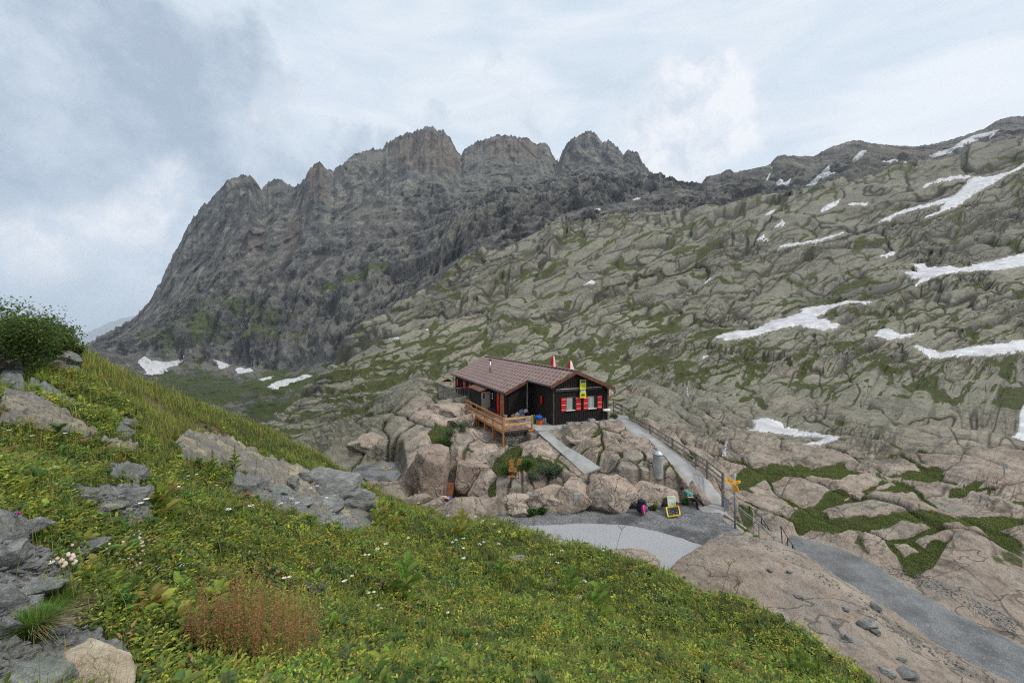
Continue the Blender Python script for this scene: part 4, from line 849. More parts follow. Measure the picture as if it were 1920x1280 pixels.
class PB:
    """collects blades, leaves and bits as quads with a colour per vertex"""
    def __init__(s): s.co = []; s.q = []; s.c = []; s.n = 0
    def add(s, V, Q, Cc):
        """V: N x k x 3, Q: m x 4 local, Cc: N x k x 3"""
        N, k = V.shape[:2]; s.co.append(V.reshape(-1, 3)); s.c.append(Cc.reshape(-1, 3))
        s.q.append((Q[None]+(np.arange(N)*k)[:, None, None]+s.n).reshape(-1, 4)); s.n += N*k
    def blades(s, p, L, W, col, lean=.35, az=None, tipc=1.25, up=None):
        N = len(p); az = rng_.uniform(0, 6.283, N) if az is None else az
        ln = np.abs(rng_.normal(lean, lean*.5, N)); d = np.stack([np.cos(az), np.sin(az), 0*az], -1); sdv = np.stack([-np.sin(az+rng_.normal(0, .8, N)), np.cos(az), 0*az], -1)
        upv = np.array([0, 0, 1.0]) if up is None else up
        L_ = L[:, None]; w = (W/2)[:, None]; ll = ln[:, None]
        b = p; m_ = p+upv*L_*.55+d*L_*ll*.3; t = p+upv*L_*(1-ll*.35)+d*L_*ll
        V = np.stack([b-sdv*w, b+sdv*w, m_+sdv*w*.8, m_-sdv*w*.8, t+sdv*w*.12, t-sdv*w*.12], 1)
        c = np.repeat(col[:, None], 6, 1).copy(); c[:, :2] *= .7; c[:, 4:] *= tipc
        s.add(V, np.array([[0, 1, 2, 3], [3, 2, 4, 5]]), c)
    def leaves(s, p, d, L, W, col, fold=.25, droop=.2):
        """d: unit directions from the stem"""
        N = len(p); z = np.array([0, 0, 1.0]); sd_ = np.cross(d, z); sd_ /= np.linalg.norm(sd_, axis=1)[:, None]+1e-6
        nr = np.cross(sd_, d); L_ = L[:, None]; w = (W/2)[:, None]; dr = rng_.uniform(0, droop*2, N)[:, None]
        t = p+d*L_-z*L_*dr*.5; a = p+d*L_*.33-z*L_*dr*.05; b2 = p+d*L_*.72-z*L_*dr*.25
        f = nr*w*fold*2
        V = np.stack([p, a+sd_*w+f, b2+sd_*w*.75+f, t, b2-sd_*w*.75+f, a-sd_*w+f], 1)
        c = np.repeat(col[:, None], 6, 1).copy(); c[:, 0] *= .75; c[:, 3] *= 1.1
        s.add(V, np.array([[0, 1, 2, 3], [0, 3, 4, 5]]), c)
    def build(s, name, mat): return raw_mesh(name, np.concatenate(s.co), np.concatenate(s.q), None, mat, True, np.concatenate(s.c))
def jitcol(base, N, v=.18, h=.12):
    b = np.array(base)[None]*(1+rng_.normal(0, v, N))[:, None]; b = b*(1+rng_.normal(0, h, (N, 3))); return np.clip(b, .004, .9)
def mixcol(cols, wts, N, v=.18, h=.10):
    k = rng_.choice(len(cols), N, p=np.array(wts)/sum(wts)); return np.clip(np.array(cols)[k]*(1+rng_.normal(0, v, N))[:, None]*(1+rng_.normal(0, h, (N, 3))), .004, .9)
def scatter(N, lmin=math.log(1.3), lmax=math.log(23), pxr=(-60, 1760)):
    uu = rng_.uniform((pxr[0]-CX)/F, (pxr[1]-CX)/F, N); ll = rng_.uniform(lmin, lmax, N); y = np.exp(ll); x = uu*y
    z = glook(ZA, x, y); rk = glook(rock, x, y); sl = glook(soil, x, y)
    py = HY-z/y*F; sdE = polysdf(x, y, POLYIN)
    ok = (py < 1400) & (sdE > -.35)
    return x[ok], y[ok], z[ok], rk[ok], sl[ok], uu[ok]*F+CX, py[ok]
GREENS = [(.12, .16, .030), (.18, .215, .042), (.27, .27, .058), (.070, .10, .026), (.31, .26, .09)]
def inzone(px, py, poly, soft=20): return sstep(-soft, soft, polysdf(px, py, poly))
DRYZ = [(140,630),(300,720),(420,780),(640,840),(660,890),(560,860),(420,800),(300,860),(260,780),(150,680)]
DOCKZ = [(340,1110),(400,1060),(520,1070),(600,1130),(600,1220),(500,1230),(380,1200),(340,1160)]
# --- grass blades
pb = PB()
x, y, z, rk, sl, px, py = scatter(560000)
pat = fbm2(x/1.1, y/1.1, 3, 401); pat2 = fbm2(x/.35, y/.35, 2, 402); dry = inzone(px, py, DRYZ, 30)
keep = (rk < .35) & (sl < .5) & (rng_.random(len(x)) < np.clip(.55+.55*pat+.35*dry, .12, 1))
keep |= (rk >= .35) & (rng_.random(len(x)) < .015)
x, y, z, px, py, pat, dry, pat2 = [a[keep] for a in (x, y, z, px, py, pat, dry, pat2)]
N = len(x); L = rng_.gamma(4.5, .042, N)*(1+.5*np.clip(pat2, 0, 1))*(.8+.25*dry); L = np.clip(L*np.clip(.6+y*.06, .6, 1.25), .05, .55)
W = np.clip(y*.0011, .003, .016)*rng_.uniform(.7, 1.3, N)
col = mixcol(GREENS, [2.5, 4, 3, 1.4, 1.2], N)*(1+.35*np.clip(fbm2(x/2.3, y/2.3, 3, 431), -.6, .9))[:, None]; dc = mixcol([(.30, .27, .08), (.27, .23, .10), (.20, .23, .05), (.30, .19, .11)], [3, 3, 3, 1], N)
tt = (rng_.random(N) < .08+.62*dry*np.clip(.6+.6*pat2, 0, 1))[:, None]; col = np.where(tt, dc, col)
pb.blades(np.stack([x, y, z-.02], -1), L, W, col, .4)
o = pb.build('grass', M_leaf); tag(o, 'alpine grass covering the near hillside', 'grass', kind='stuff')
pb = PB()
x, y, z, rk, sl, px, py = scatter(70000)
keep = (rk < .3) & (rng_.random(len(x)) < np.clip(fbm2(x/1.0, y/1.0, 3, 451)*1.3-.05, 0, .8)); x, y, z = x[keep], y[keep], z[keep]; N = len(x)
pb.blades(np.stack([x, y, z-.02], -1), rng_.uniform(.22, .52, N), np.clip(y*.0009, .003, .014), mixcol([(.20,.24,.05), (.30,.28,.08), (.14,.19,.04), (.38,.31,.13)], [3, 2, 2, 1], N), .28)
o = pb.build('tall_grass', M_leaf); tag(o, 'taller loose grass rising over the meadow herbs', 'grass', kind='stuff')
# --- leafy herbs in clumps
pb = PB()
x, y, z, rk, sl, px, py = scatter(46000)
keep = (rk < .3) & (rng_.random(len(x)) < np.clip(.75-.9*inzone(px, py, DRYZ, 30)+.3*fbm2(x/.9, y/.9, 2, 411), .05, 1))
x, y, z, px, py = [a[keep] for a in (x, y, z, px, py)]
kind = fbm2(x/.75, y/.75, 3, 412)+rng_.normal(0, .25, len(x)); nclump = len(x)
HERB = [((.085, .14, .030), .050, .032, .12), ((.24, .29, .055), .048, .028, .15), ((.15, .20, .045), .080, .032, .20), ((.37, .36, .08), .050, .022, .18), ((.075, .125, .045), .085, .06, .14), ((.125, .165, .085), .045, .022, .13)]
kk = np.clip(((kind+1.0)*3).astype(int), 0, 5); kk = np.where(rng_.random(nclump) < .25, rng_.integers(0, 6, nclump), kk)
for k, (cb, Lf, Wf, H) in enumerate(HERB):
    m_ = kk == k; xs, ys, zs = x[m_], y[m_], z[m_]; n_ = len(xs)
    if not n_: continue
    m2 = 13; hs = rng_.uniform(.5, 1.25, n_)*H
    cc = mixcol([cb, tuple(np.array(cb)*np.array([1.8, 1.4, 1.0])), tuple(np.array(cb)*.7), (.33,.20,.09)], [4, 1.6, 1.3, .12], n_, .15)*(1.08+.4*np.clip(fbm2(xs/1.9, ys/1.9, 3, 432), -.6, .9))[:, None]
    P0 = np.repeat(np.stack([xs, ys, zs], -1), m2, 0); rr = rng_.uniform(0, .09, n_*m2)[:, None]; az = rng_.uniform(0, 6.283, n_*m2); el = rng_.uniform(-.15, .8, n_*m2)
    off = np.stack([np.cos(az), np.sin(az), 0*az], -1)*rr; hh = (np.repeat(hs, m2)*rng_.uniform(.25, 1, n_*m2))[:, None]
    d = np.stack([np.cos(az)*np.cos(el), np.sin(az)*np.cos(el), np.sin(el)], -1)
    cl = np.repeat(cc, m2, 0)*(rng_.normal(1, .16, n_*m2)[:, None]); s_ = rng_.uniform(.6, 1.35, n_*m2)
    ns_ = np.repeat(np.clip(.42+ys*.075, .5, 1.15), m2); pb.leaves(P0+off+np.array([0, 0, 1])*hh, d, Lf*s_*ns_, Wf*s_*ns_, np.clip(cl, .005, .6))
# broad-leaved rosettes and tall grass standing over the rest
x, y, z, rk, sl, px, py = scatter(2600)
keep = (rk < .25) & (rng_.random(len(x)) < np.clip(.45+.8*fbm2(x/1.3, y/1.3, 2, 441), .05, 1)*(1-.8*inzone(px, py, DRYZ, 30))); xs, ys, zs = x[keep], y[keep], z[keep]; n_ = len(xs); m2 = 9
P0 = np.repeat(np.stack([xs, ys, zs], -1), m2, 0); az = rng_.uniform(0, 6.283, n_*m2); el = rng_.uniform(.25, 1.15, n_*m2); d = np.stack([np.cos(az)*np.cos(el), np.sin(az)*np.cos(el), np.sin(el)], -1); hh = rng_.uniform(.03, .20, n_*m2)[:, None]
cl = np.repeat(mixcol([(.19,.25,.055), (.29,.33,.07), (.11,.17,.05), (.34,.30,.09), (.09,.15,.06)], [3, 3, 2, 1, 2], n_, .12), m2, 0)*rng_.normal(1, .12, n_*m2)[:, None]; s_ = np.repeat(rng_.uniform(.6, 1.3, n_), m2)*rng_.uniform(.7, 1.2, n_*m2)
pb.leaves(P0+np.array([0, 0, 1])*hh, d, .13*s_, .062*s_, np.clip(cl, .005, .6), .35, .35)
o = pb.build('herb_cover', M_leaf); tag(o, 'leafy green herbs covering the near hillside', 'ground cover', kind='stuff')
# --- seed heads, yellow rattle spikes, brown dead stalks, as undergrowth too many to count
pb = PB()
x, y, z, rk, sl, px, py = scatter(26000)
sp = np.clip(.28+.9*fbm2(x/1.6, y/1.6, 2, 421), 0, 1)*inzone(px, py, [(560,1000),(900,1020),(1150,1060),(1250,1120),(1300,1280),(700,1280),(560,1200)], 60)+.05
keep = (rk < .3) & (rng_.random(len(x)) < sp); x, y, z = x[keep], y[keep], z[keep]; n_ = len(x); H = rng_.uniform(.16, .30, n_); m2 = 12
P0 = np.repeat(np.stack([x, y, z], -1), m2, 0); tq = np.tile(np.linspace(.45, 1, m2), n_); az = rng_.uniform(0, 6.28, n_*m2); el = rng_.uniform(.3, 1.0, n_*m2)
d = np.stack([np.cos(az)*np.cos(el), np.sin(az)*np.cos(el), np.sin(el)], -1)
cc = np.repeat(mixcol([(.26, .29, .075), (.20, .26, .05), (.30, .27, .09)], [3, 3, 1], n_), m2, 0)
pb.leaves(P0+np.array([0, 0, 1])*(np.repeat(H, m2)*tq)[:, None], d, (.034*(1.25-tq*.6)), (.016*(1.3-tq*.6)), cc, .3, .1)
x, y, z, rk, sl, px, py = scatter(16000)
keep = (rk < .5) & (rng_.random(len(x)) < .6+.5*inzone(px, py, [(700,1000),(1000,1000),(1150,1060),(1000,1090),(700,1060)], 40)); x, y, z = x[keep], y[keep], z[keep]; n_ = len(x)
pb.blades(np.stack([x, y, z], -1), rng_.uniform(.2, .5, n_), np.clip(y*.0007, .002, .01), mixcol([(.20, .13, .07), (.25, .19, .09), (.15, .15, .06)], [2, 2, 1], n_), .18)
o = pb.build('seed_stalks', M_leaf); tag(o, 'yellow green seed spikes and dry stalks in the meadow', 'ground cover', kind='stuff')
# ================================================================ builders
class MB:
    def __init__(s): s.v = []; s.f = []
    def mesh(s, vs, fs):
        n = len(s.v); s.v += [tuple(v) for v in vs]; s.f += [tuple(i+n for i in f) for f in fs]; return s
    def hexa(s, c):      # 8 corners: bottom 4 ccw, top 4 ccw
        return s.mesh(c, [(3,2,1,0),(4,5,6,7),(0,1,5,4),(1,2,6,5),(2,3,7,6),(3,0,4,7)])
    def box(s, c, size, ax=None):
        c = Vector(c); ax = ax or (Vector((1,0,0)), Vector((0,1,0)), Vector((0,0,1)))
        a, b, d = [Vector(ax[i])*size[i]/2 for i in range(3)]
        return s.hexa([c-a-b-d, c+a-b-d, c+a+b-d, c-a+b-d, c-a-b+d, c+a-b+d, c+a+b+d, c-a+b+d])
    def glb(s, g0, g1, l0, l1, z0, z1):
        return s.hexa([HP(g0,l0,z0), HP(g1,l0,z0), HP(g1,l1,z0), HP(g0,l1,z0), HP(g0,l0,z1), HP(g1,l0,z1), HP(g1,l1,z1), HP(g0,l1,z1)])
    def bar(s, p, q, w, h, up=(0,0,1)):
        p, q = Vector(p), Vector(q); d = (q-p).normalized(); sd_ = d.cross(Vector(up))
        if sd_.length < 1e-3: sd_ = d.cross(Vector((0,1,0)))
        sd_.normalize(); u_ = sd_.cross(d).normalized(); a, b = sd_*w/2, u_*h/2
        return s.hexa([p-a-b, p+a-b, p+a+b, p-a+b, q-a-b, q+a-b, q+a+b, q-a+b])
    def tube(s, p, q, r, n=8, r2=None, cap=True):
        p, q = Vector(p), Vector(q); r2 = r if r2 is None else r2; d = (q-p).normalized()
        a = d.cross(Vector((0,0,1))) if abs(d.z) < .9 else d.cross(Vector((1,0,0))); a.normalize(); b = d.cross(a)
        vs = [p+(a*math.cos(t)+b*math.sin(t))*r for t in [6.2832*i/n for i in range(n)]]+[q+(a*math.cos(t)+b*math.sin(t))*r2 for t in [6.2832*i/n for i in range(n)]]
        fs = [(i, (i+1) % n, n+(i+1) % n, n+i) for i in range(n)]
        if cap: fs += [tuple(range(n-1, -1, -1)), tuple(range(n, 2*n))]
        return s.mesh(vs, fs)
    def path(s, pts_, r, n=6):
        for a, b in zip(pts_[:-1], pts_[1:]): s.tube(a, b, r, n)
        return s
    def lathe(s, c, prof, n=20):
        c = Vector(c); vs = []; k = len(prof)
        for i in range(n):
            t = 6.2832*i/n
            vs += [c+Vector((r*math.cos(t), r*math.sin(t), z)) for r, z in prof]
        fs = [(i*k+j, ((i+1) % n)*k+j, ((i+1) % n)*k+j+1, i*k+j+1) for i in range(n) for j in range(k-1)]
        fs += [tuple(i*k for i in range(n-1, -1, -1)), tuple(i*k+k-1 for i in range(n))]
        return s.mesh(vs, fs)
    def blob(s, c, size, seed=0, n=2, amp=.1, p=2.0, rot=0.0, tilt=0.0):
        bm = bmesh.new(); bmesh.ops.create_icosphere(bm, subdivisions=n, radius=1); vs = []
        R = Matrix.Rotation(rot, 3, 'Z')@Matrix.Rotation(tilt, 3, 'Y')
        for v in bm.verts:
            d = v.co.normalized(); k = (abs(d.x)**p+abs(d.y)**p+abs(d.z)**p)**(-1/p)
            nn = float(fbm3(np.array([d.x*1.5+seed]), np.array([d.y*1.5]), np.array([d.z*1.5]), 3, seed)[0])
            vs.append(Vector(c)+R@Vector((d.x*size[0]/2, d.y*size[1]/2, d.z*size[2]/2))*(k*(1+amp*nn)))
        fs = [tuple(v.index for v in f.verts) for f in bm.faces]; bm.free()
        return s.mesh(vs, fs)
def empty(name, loc):
    o = bpy.data.objects.new(name, None); C.objects.link(o); o.location = loc; o.empty_display_size = .2; return o
def wloc(o):
    l = Vector(o.location); p = o.parent
    while p: l = l+Vector(p.location); p = p.parent
    return l
def part(name, mb, mat, parent=None, loc=None, smooth=False, bevel=0.0):
    """mesh in world coordinates; origin at the parent's (or its own loc)"""
    me = bpy.data.meshes.new(name)
    base = Vector(loc) if loc is not None else (wloc(parent) if parent else Vector((0,0,0)))
    me.from_pydata([tuple(Vector(v)-base) for v in mb.v], [], mb.f)
    if smooth: me.polygons.foreach_set('use_smooth', [True]*len(me.polygons))
    if mat: me.materials.append(mat)
    me.update()
    o = bpy.data.objects.new(name, me); C.objects.link(o)
    if parent: o.parent = parent; o.location = base-wloc(parent)
    else: o.location = base
    if bevel:
        m = o.modifiers.new('b', 'BEVEL'); m.width = bevel; m.segments = 2; m.limit_method = 'ANGLE'
    return o
def thing(name, loc, label, cat, group=None): return tag(empty(name, loc), label, cat, group)

# ---------------------------------------------------------------- hut materials
def simple(name, c, rough=.7, var=.2, scale=6, metallic=0, bump=.2, spec=.3, stretch=(1,1,1), c2=None):
    m, n = newmat(name); pos = n.n('ShaderNodeNewGeometry').outputs['Position']
    a = n.noise(n.vmath('MULTIPLY', pos, stretch), scale, 6, .65)
    c2 = c2 or tuple(x*(1-var*1.6) for x in c)
    col = n.mix(n.mr(a.outputs[0], .35, .68), c2, tuple(min(1, x*(1+var*.5)) for x in c))
    return finish(m, n, col, rough, bumpn(n, a.outputs[0], bump, .02), spec, metallic)
M_dark = simple('tarred_boards', (.018,.013,.010), .8, .5, 5, stretch=(6,6,.8), c2=(.006,.005,.004))
M_darkb = simple('sunlit_brown_battens', (.085,.065,.045), .85, .5, 5, stretch=(6,6,.6), c2=(.02,.015,.012))  # browner than the wall boards: sunlight on the upper gable painted into the colour
M_fascia = simple('red_brown_fascia', (.155,.062,.036), .6, .25, 4)
M_beam = simple('silvery_beam', (.42,.40,.38), .8, .3, 5); M_beamd = simple('old_beam', (.07,.055,.045), .8, .4, 5)
M_red = simple('red_paint', (.55,.012,.014), .5, .12, 5, bump=.1); M_white = simple('white_paint', (.72,.70,.68), .6, .1, 5)
M_wood = simple('fresh_larch', (.48,.215,.075), .65, .3, 5, stretch=(3,3,3)); M_wood2 = simple('pale_larch', (.62,.36,.16), .65, .25, 5)
M_floor = simple('deck_boards', (.26,.17,.125), .8, .35, 3); M_greyw = simple('grey_weathered_wood', (.20,.19,.175), .85, .35, 6, stretch=(2,2,2))
M_steel = simple('steel', (.45,.46,.47), .35, .2, 6, metallic=.8); M_galv = simple('galvanised', (.33,.34,.35), .5, .25, 8, metallic=.4); M_gutter = simple('gutter', (.035,.035,.038), .4, .2, 6)
M_conc = simple('concrete', (.36,.355,.34), .9, .25, 3, bump=.4); M_beige = simple('beige_panel', (.40,.34,.28), .7, .12, 3); M_curt = simple('net_curtain', (.42,.46,.42), .9, .25, 3, stretch=(14,14,.3))
M_black = simple('black', (.006,.006,.007), .6, .2, 5); M_orange = simple('orange_door', (.40,.16,.05), .6, .25, 4, stretch=(3,3,1))
def roof_material():
    m, n = newmat('brown_sheet_tiles'); pos = n.n('ShaderNodeNewGeometry').outputs['Position']
    a = n.vmath('DOT_PRODUCT', pos, (LD[0], LD[1], 0)); b = n.vmath('DOT_PRODUCT', pos, (GD[0], GD[1], 0))
    rr = n.math('DIVIDE', b, .40); row = n.math('FLOOR', rr); fr = n.math('FRACT', rr)
    st = n.math('MULTIPLY', n.math('FRACT', n.math('MULTIPLY', row, .5)), 1.0)
    cc = n.math('FRACT', n.math('ADD', n.math('DIVIDE', a, .55), st))
    def band(v, lo, hi, s=.03): return n.math('MULTIPLY', n.mr(v, lo-s, lo+s), n.mr(v, hi-s, hi+s, 1, 0))
    mark = n.math('MULTIPLY', band(fr, .25, .72), band(cc, .12, .58)); seam = n.mr(fr, .0, .07, 1, 0)
    seam2 = n.mr(n.math('FRACT', n.math('MULTIPLY', cc, 2.0)), 0, .06, 1, 0)
    nz_ = n.noise(pos, 1.5, 6, .6)
    col = n.ramp(nz_.outputs[0], [(.35, (.21,.135,.115)), (.65, (.28,.19,.165))])
    col = n.mix(n.math('MULTIPLY', n.math('MAXIMUM', seam, n.math('MULTIPLY', seam2, .5)), .35), col, (.06,.04,.035)); col = n.mix(n.math('MULTIPLY', mark, .95), col, (.055,.032,.027))
    return finish(m, n, col, .55, bumpn(n, n.math('SUBTRACT', n.math('MULTIPLY', mark, .5), seam), .6, .03), .4)
M_roof = roof_material()

# ---------------------------------------------------------------- the hut
RG, RZ, SL, SR = 1.53, -2.64, .463, .413
def rz(g): return RZ-SL*(RG-g) if g < RG else RZ-SR*(g-RG)
hut = thing('mountain_hut', HP(1.5, 6), 'dark timber mountain hut with a low brown roof on the pink rock knoll', 'hut')
GL, GR, GM = 0.0, 4.45, -1.95          # wall planes
def wallpoly(plane_pts, th, nrm):
    mb = MB(); nrm = Vector(nrm); k = len(plane_pts)
    vs = [Vector(p) for p in plane_pts]+[Vector(p)+nrm*th for p in plane_pts]
    return mb.mesh(vs, [tuple(range(k-1, -1, -1)), tuple(range(k, 2*k))]+[(i, (i+1) % k, k+(i+1) % k, k+i) for i in range(k)])
Lv = Vector((LD[0], LD[1], 0)); Gv = Vector((GD[0], GD[1], 0))
fg = FLOOR
g_wall = wallpoly([HP(GL,0,fg), HP(GR,0,fg), HP(GR,0,rz(GR)-.1), HP(RG,0,RZ-.1), HP(GL,0,rz(GL)-.1)], .12, Lv)
rr_ = random.Random(3)
gq = 0.05
while gq < GR-.05:                        # cover strips of the cladding
    if gq < .1 or not (1.0 < gq < 1.77 or 2.77 < gq < 3.53): g_wall.glb(gq-.02, gq+.02, -.022, -.002, fg+.02, -4.05)
    else:
        g_wall.glb(gq-.02, gq+.02, -.022, -.002, fg+.02, -5.4); g_wall.glb(gq-.02, gq+.02, -.022, -.002, -4.5, -4.05)
    gq += .15
gable = part('gable_wall', g_wall, M_dark, hut)
gb = MB(); gq = .12
while gq < GR-.2:
    top = rz(gq)-.22
    if top > -3.80 and rr_.random() < .93: gb.glb(gq-.028, gq+.028, -.028, -.003, -3.84, top)
    gq += .185
part('gable_cladding', gb, M_darkb, hut)
part('wall', wallpoly([HP(GL,0,fg), HP(GL,3.3,fg), HP(GL,3.3,rz(GL)-.1), HP(GL,0,rz(GL)-.1)], .1, Gv), M_dark, hut)
sw = wallpoly([HP(GM,3.3,fg-.7), HP(GM,17.5,fg-.9), HP(GM,17.5,rz(GM)-.1), HP(GM,3.3,rz(GM)-.1)], .1, Gv); lq = 3.4
while lq < 17.4: sw.glb(GM-.02, GM-.002, lq-.02, lq+.02, fg-.2, rz(GM)-.2); lq += .18
part('wall', sw, M_dark, hut)
fw = wallpoly([HP(GM,3.3,fg-.4), HP(GL,3.3,fg-.4), HP(GL,3.3,rz(GL)-.1), HP(GM,3.3,rz(GM)-.1)], .1, Lv); gq = GM+.1
while gq < GL-.05: fw.glb(gq-.02, gq+.02, 3.278, 3.298, fg, rz(gq)-.15); gq += .18
part('wall', fw, M_dark, hut)
part('wall', wallpoly([HP(GR,0.13,fg), HP(GR,17.5,fg), HP(GR,17.5,rz(GR)-.1), HP(GR,0.13,rz(GR)-.1)], .1, -Gv), M_dark, hut)
part('wall', wallpoly([HP(GM,17.5,fg-.9), HP(GR,17.5,fg-.9), HP(GR,17.5,rz(GR)-.1), HP(RG,17.5,RZ-.1), HP(GM,17.5,rz(GM)-.1)], .1, -Lv), M_dark, hut)
part('foundation', MB().glb(-.05, 4.5, .05, 17.4, fg-.6, fg-.003).glb(GM+.02, -.06, 3.35, 17.4, fg-1.6, fg-.004), M_conc, hut)
# roof sheets
def slabroof(g0, g1, l0, l1, th=.07):
    z0, z1 = rz(g0), rz(g1)
    return MB().hexa([HP(g0,l0,z0-th), HP(g1,l0,z1-th), HP(g1,l1,z1-th), HP(g0,l1,z0-th), HP(g0,l0,z0), HP(g1,l0,z1), HP(g1,l1,z1), HP(g0,l1,z0)])
rf = MB(); a_ = slabroof(-.43, RG, -.5, 3.04); rf.mesh(a_.v, a_.f); a_ = slabroof(-2.24, RG, 3.043, 17.9); rf.mesh(a_.v, a_.f); a_ = slabroof(RG+.002, 4.72, -.5, 17.9); rf.mesh(a_.v, a_.f)
roof = part('roof', rf, M_roof, hut)
part('ridge_cap', MB().bar(HP(RG,-.52,RZ+.015), HP(RG,17.92,RZ+.015), .24, .05), M_roof, roof)
def rake(g0, g1, l):
    z0, z1 = rz(g0), rz(g1); return MB().hexa([HP(g0,l-.03,z0-.22), HP(g1,l-.03,z1-.22), HP(g1,l,z1-.22), HP(g0,l,z0-.22), HP(g0,l-.03,z0+.035), HP(g1,l-.03,z1+.035), HP(g1,l,z1+.035), HP(g0,l,z0+.035)])
for a, b, l in ((-.44, RG, -.503), (RG+.003, 4.74, -.503), (-2.25, -.43, 3.038)): part('fascia', rake(a, b, l), M_fascia, roof)
for (g, l0, l1) in ((-.43, -.5, 3.0), (-2.24, 3.0, 17.9), (4.76, -.5, 17.9)):
    q = rz(min(g, 4.72))-.08
    part('gutter', MB().tube(HP(g-.07 if g < 0 else g+.03, l0, q), HP(g-.07 if g < 0 else g+.03, l1, q), .055, 8), M_gutter if g < 0 else M_steel, roof)
ch = part('stovepipe', MB().tube(HP(-.65,10.5,rz(-.65)-.1), HP(-.65,10.5,rz(-.65)+1.0), .085, 12), M_steel, roof, smooth=True)
part('pipe_cap', MB().tube(HP(-.65,10.5,rz(-.65)+1.05), HP(-.65,10.5,rz(-.65)+1.16), .11, 12), M_black, ch)
# soffit beams, wall beam
part('wall_beam', MB().glb(.12, 3.9, -.10, -.03, -4.06, -3.915), M_beamd, hut); part('beam_capping', MB().glb(.16, 3.86, -.125, -.025, -3.912, -3.865), M_beam, hut)
for g in (.02, 4.43): part('corner_board', MB().glb(g-.06, g+.06, -.045, -.024, fg, rz(g)-.2), M_darkb, hut)
part('door_post', MB().glb(4.0, 4.06, -.06, -.025, fg, -5.0), M_darkb, hut)
for w0, w1, sa, sb in ((1.0, 1.77, .62, 1.80), (2.77, 3.53, 2.40, 3.56)):
    wn = part('window', MB().glb(w0-.02, w1+.02, -.035, -.003, -4.52, -4.46).glb(w0-.02, w0+.03, -.035, -.003, -5.36, -4.52).glb(w1-.03, w1+.02, -.035, -.003, -5.36, -4.52), M_beamd, hut)
    part('pane', MB().glb(w0+.03, w1-.03, -.012, -.004, -5.36, -4.52), M_black, wn)
    cv = MB(); k = 14; ww = (w1-w0)*.62
    for i in range(k): cv.glb(w0+.03+ww*i/k, w0+.03+ww*(i+.82)/k, -.022-(.008 if i % 2 else 0), -.014, -5.36, -4.53)
    part('curtain', cv, M_curt, wn); part('sill', MB().glb(w0-.03, w1-.08, -.12, -.003, -5.41, -5.365), M_white, wn)
    for s0 in (sa, sb):
        sh = part('shutter', MB().glb(s0, s0+.36, -.055, -.026, -5.44, -4.5), M_red, hut)
        for zz in (-5.3, -4.98, -4.6): part('shutter_batten', MB().glb(s0+.01, s0+.35, -.066, -.056, zz-.02, zz+.005), M_white, sh)
# side wall: doors, shutters, cupboard
part('door', MB().glb(GM-.05, GM-.021, 3.9, 4.7, fg, -4.62), M_orange, hut); part('shutter', MB().glb(GM-.07, GM-.022, 4.9, 5.3, fg+.03, -4.58), M_red, hut)
for l0, l1 in ((12.1, 12.5), (13.7, 14.5), (16.3, 16.8)): part('shutter', MB().glb(GM-.06, GM-.022, l0, l1, -5.5, -4.75), M_red, hut)
for z in (-4.95, -5.12, -5.29): part('door_plate', MB().glb(GM-.03, GM-.021, 6.3, 6.5, z-.05, z+.05), M_white, hut)
lt = part('lean_to', MB().glb(-2.75, GM-.022, 6.9, 9.6, fg, -4.75), M_dark, hut)
part('lean_to_roof', MB().hexa([HP(-2.95,6.7,-4.78), HP(GM-.02,6.7,-4.52), HP(GM-.02,9.9,-4.52), HP(-2.95,9.9,-4.78), HP(-2.95,6.7,-4.73), HP(GM-.02,6.7,-4.47), HP(GM-.02,9.9,-4.47), HP(-2.95,9.9,-4.73)]), M_fascia, lt)
pd = part('panel_door', MB().glb(-2.73, GM-.03, 6.865, 6.897, fg+.02, -4.8), M_beige, lt); part('door_window', MB().glb(-2.6, -2.45, 6.855, 6.864, -5.35, -4.95), M_beamd, pd)
part('downpipe', MB().tube(HP(-.55,2.9,rz(-.43)-.15), HP(-.55,2.9,fg), .035, 8), M_galv, hut)
# annex by the far corner
ax = part('annex', MB().glb(4.46, 5.05, 1.4, 6, fg+.35, -4.0), simple('grey_slats', (.045,.045,.045), .8, .3, 5, stretch=(.5,.5,16)), hut)
part('annex_base', MB().glb(4.455, 5.045, 1.42, 5.98, fg-.2, fg+.347), M_conc, ax); part('annex_roof', MB().glb(4.4, 5.15, 1.3, 6.1, -3.997, -3.95), M_gutter, ax)
part('red_post', MB().glb(4.50, 4.55, -.02, .03, -4.9, -4.05), M_red, hut)
# yard floor
part('yard', MB().glb(-1.64, 5.0, -1.0, 3.25, FLOOR-.5, FLOOR-.012), M_conc); bpy.data.objects['yard']['kind'] = 'structure'

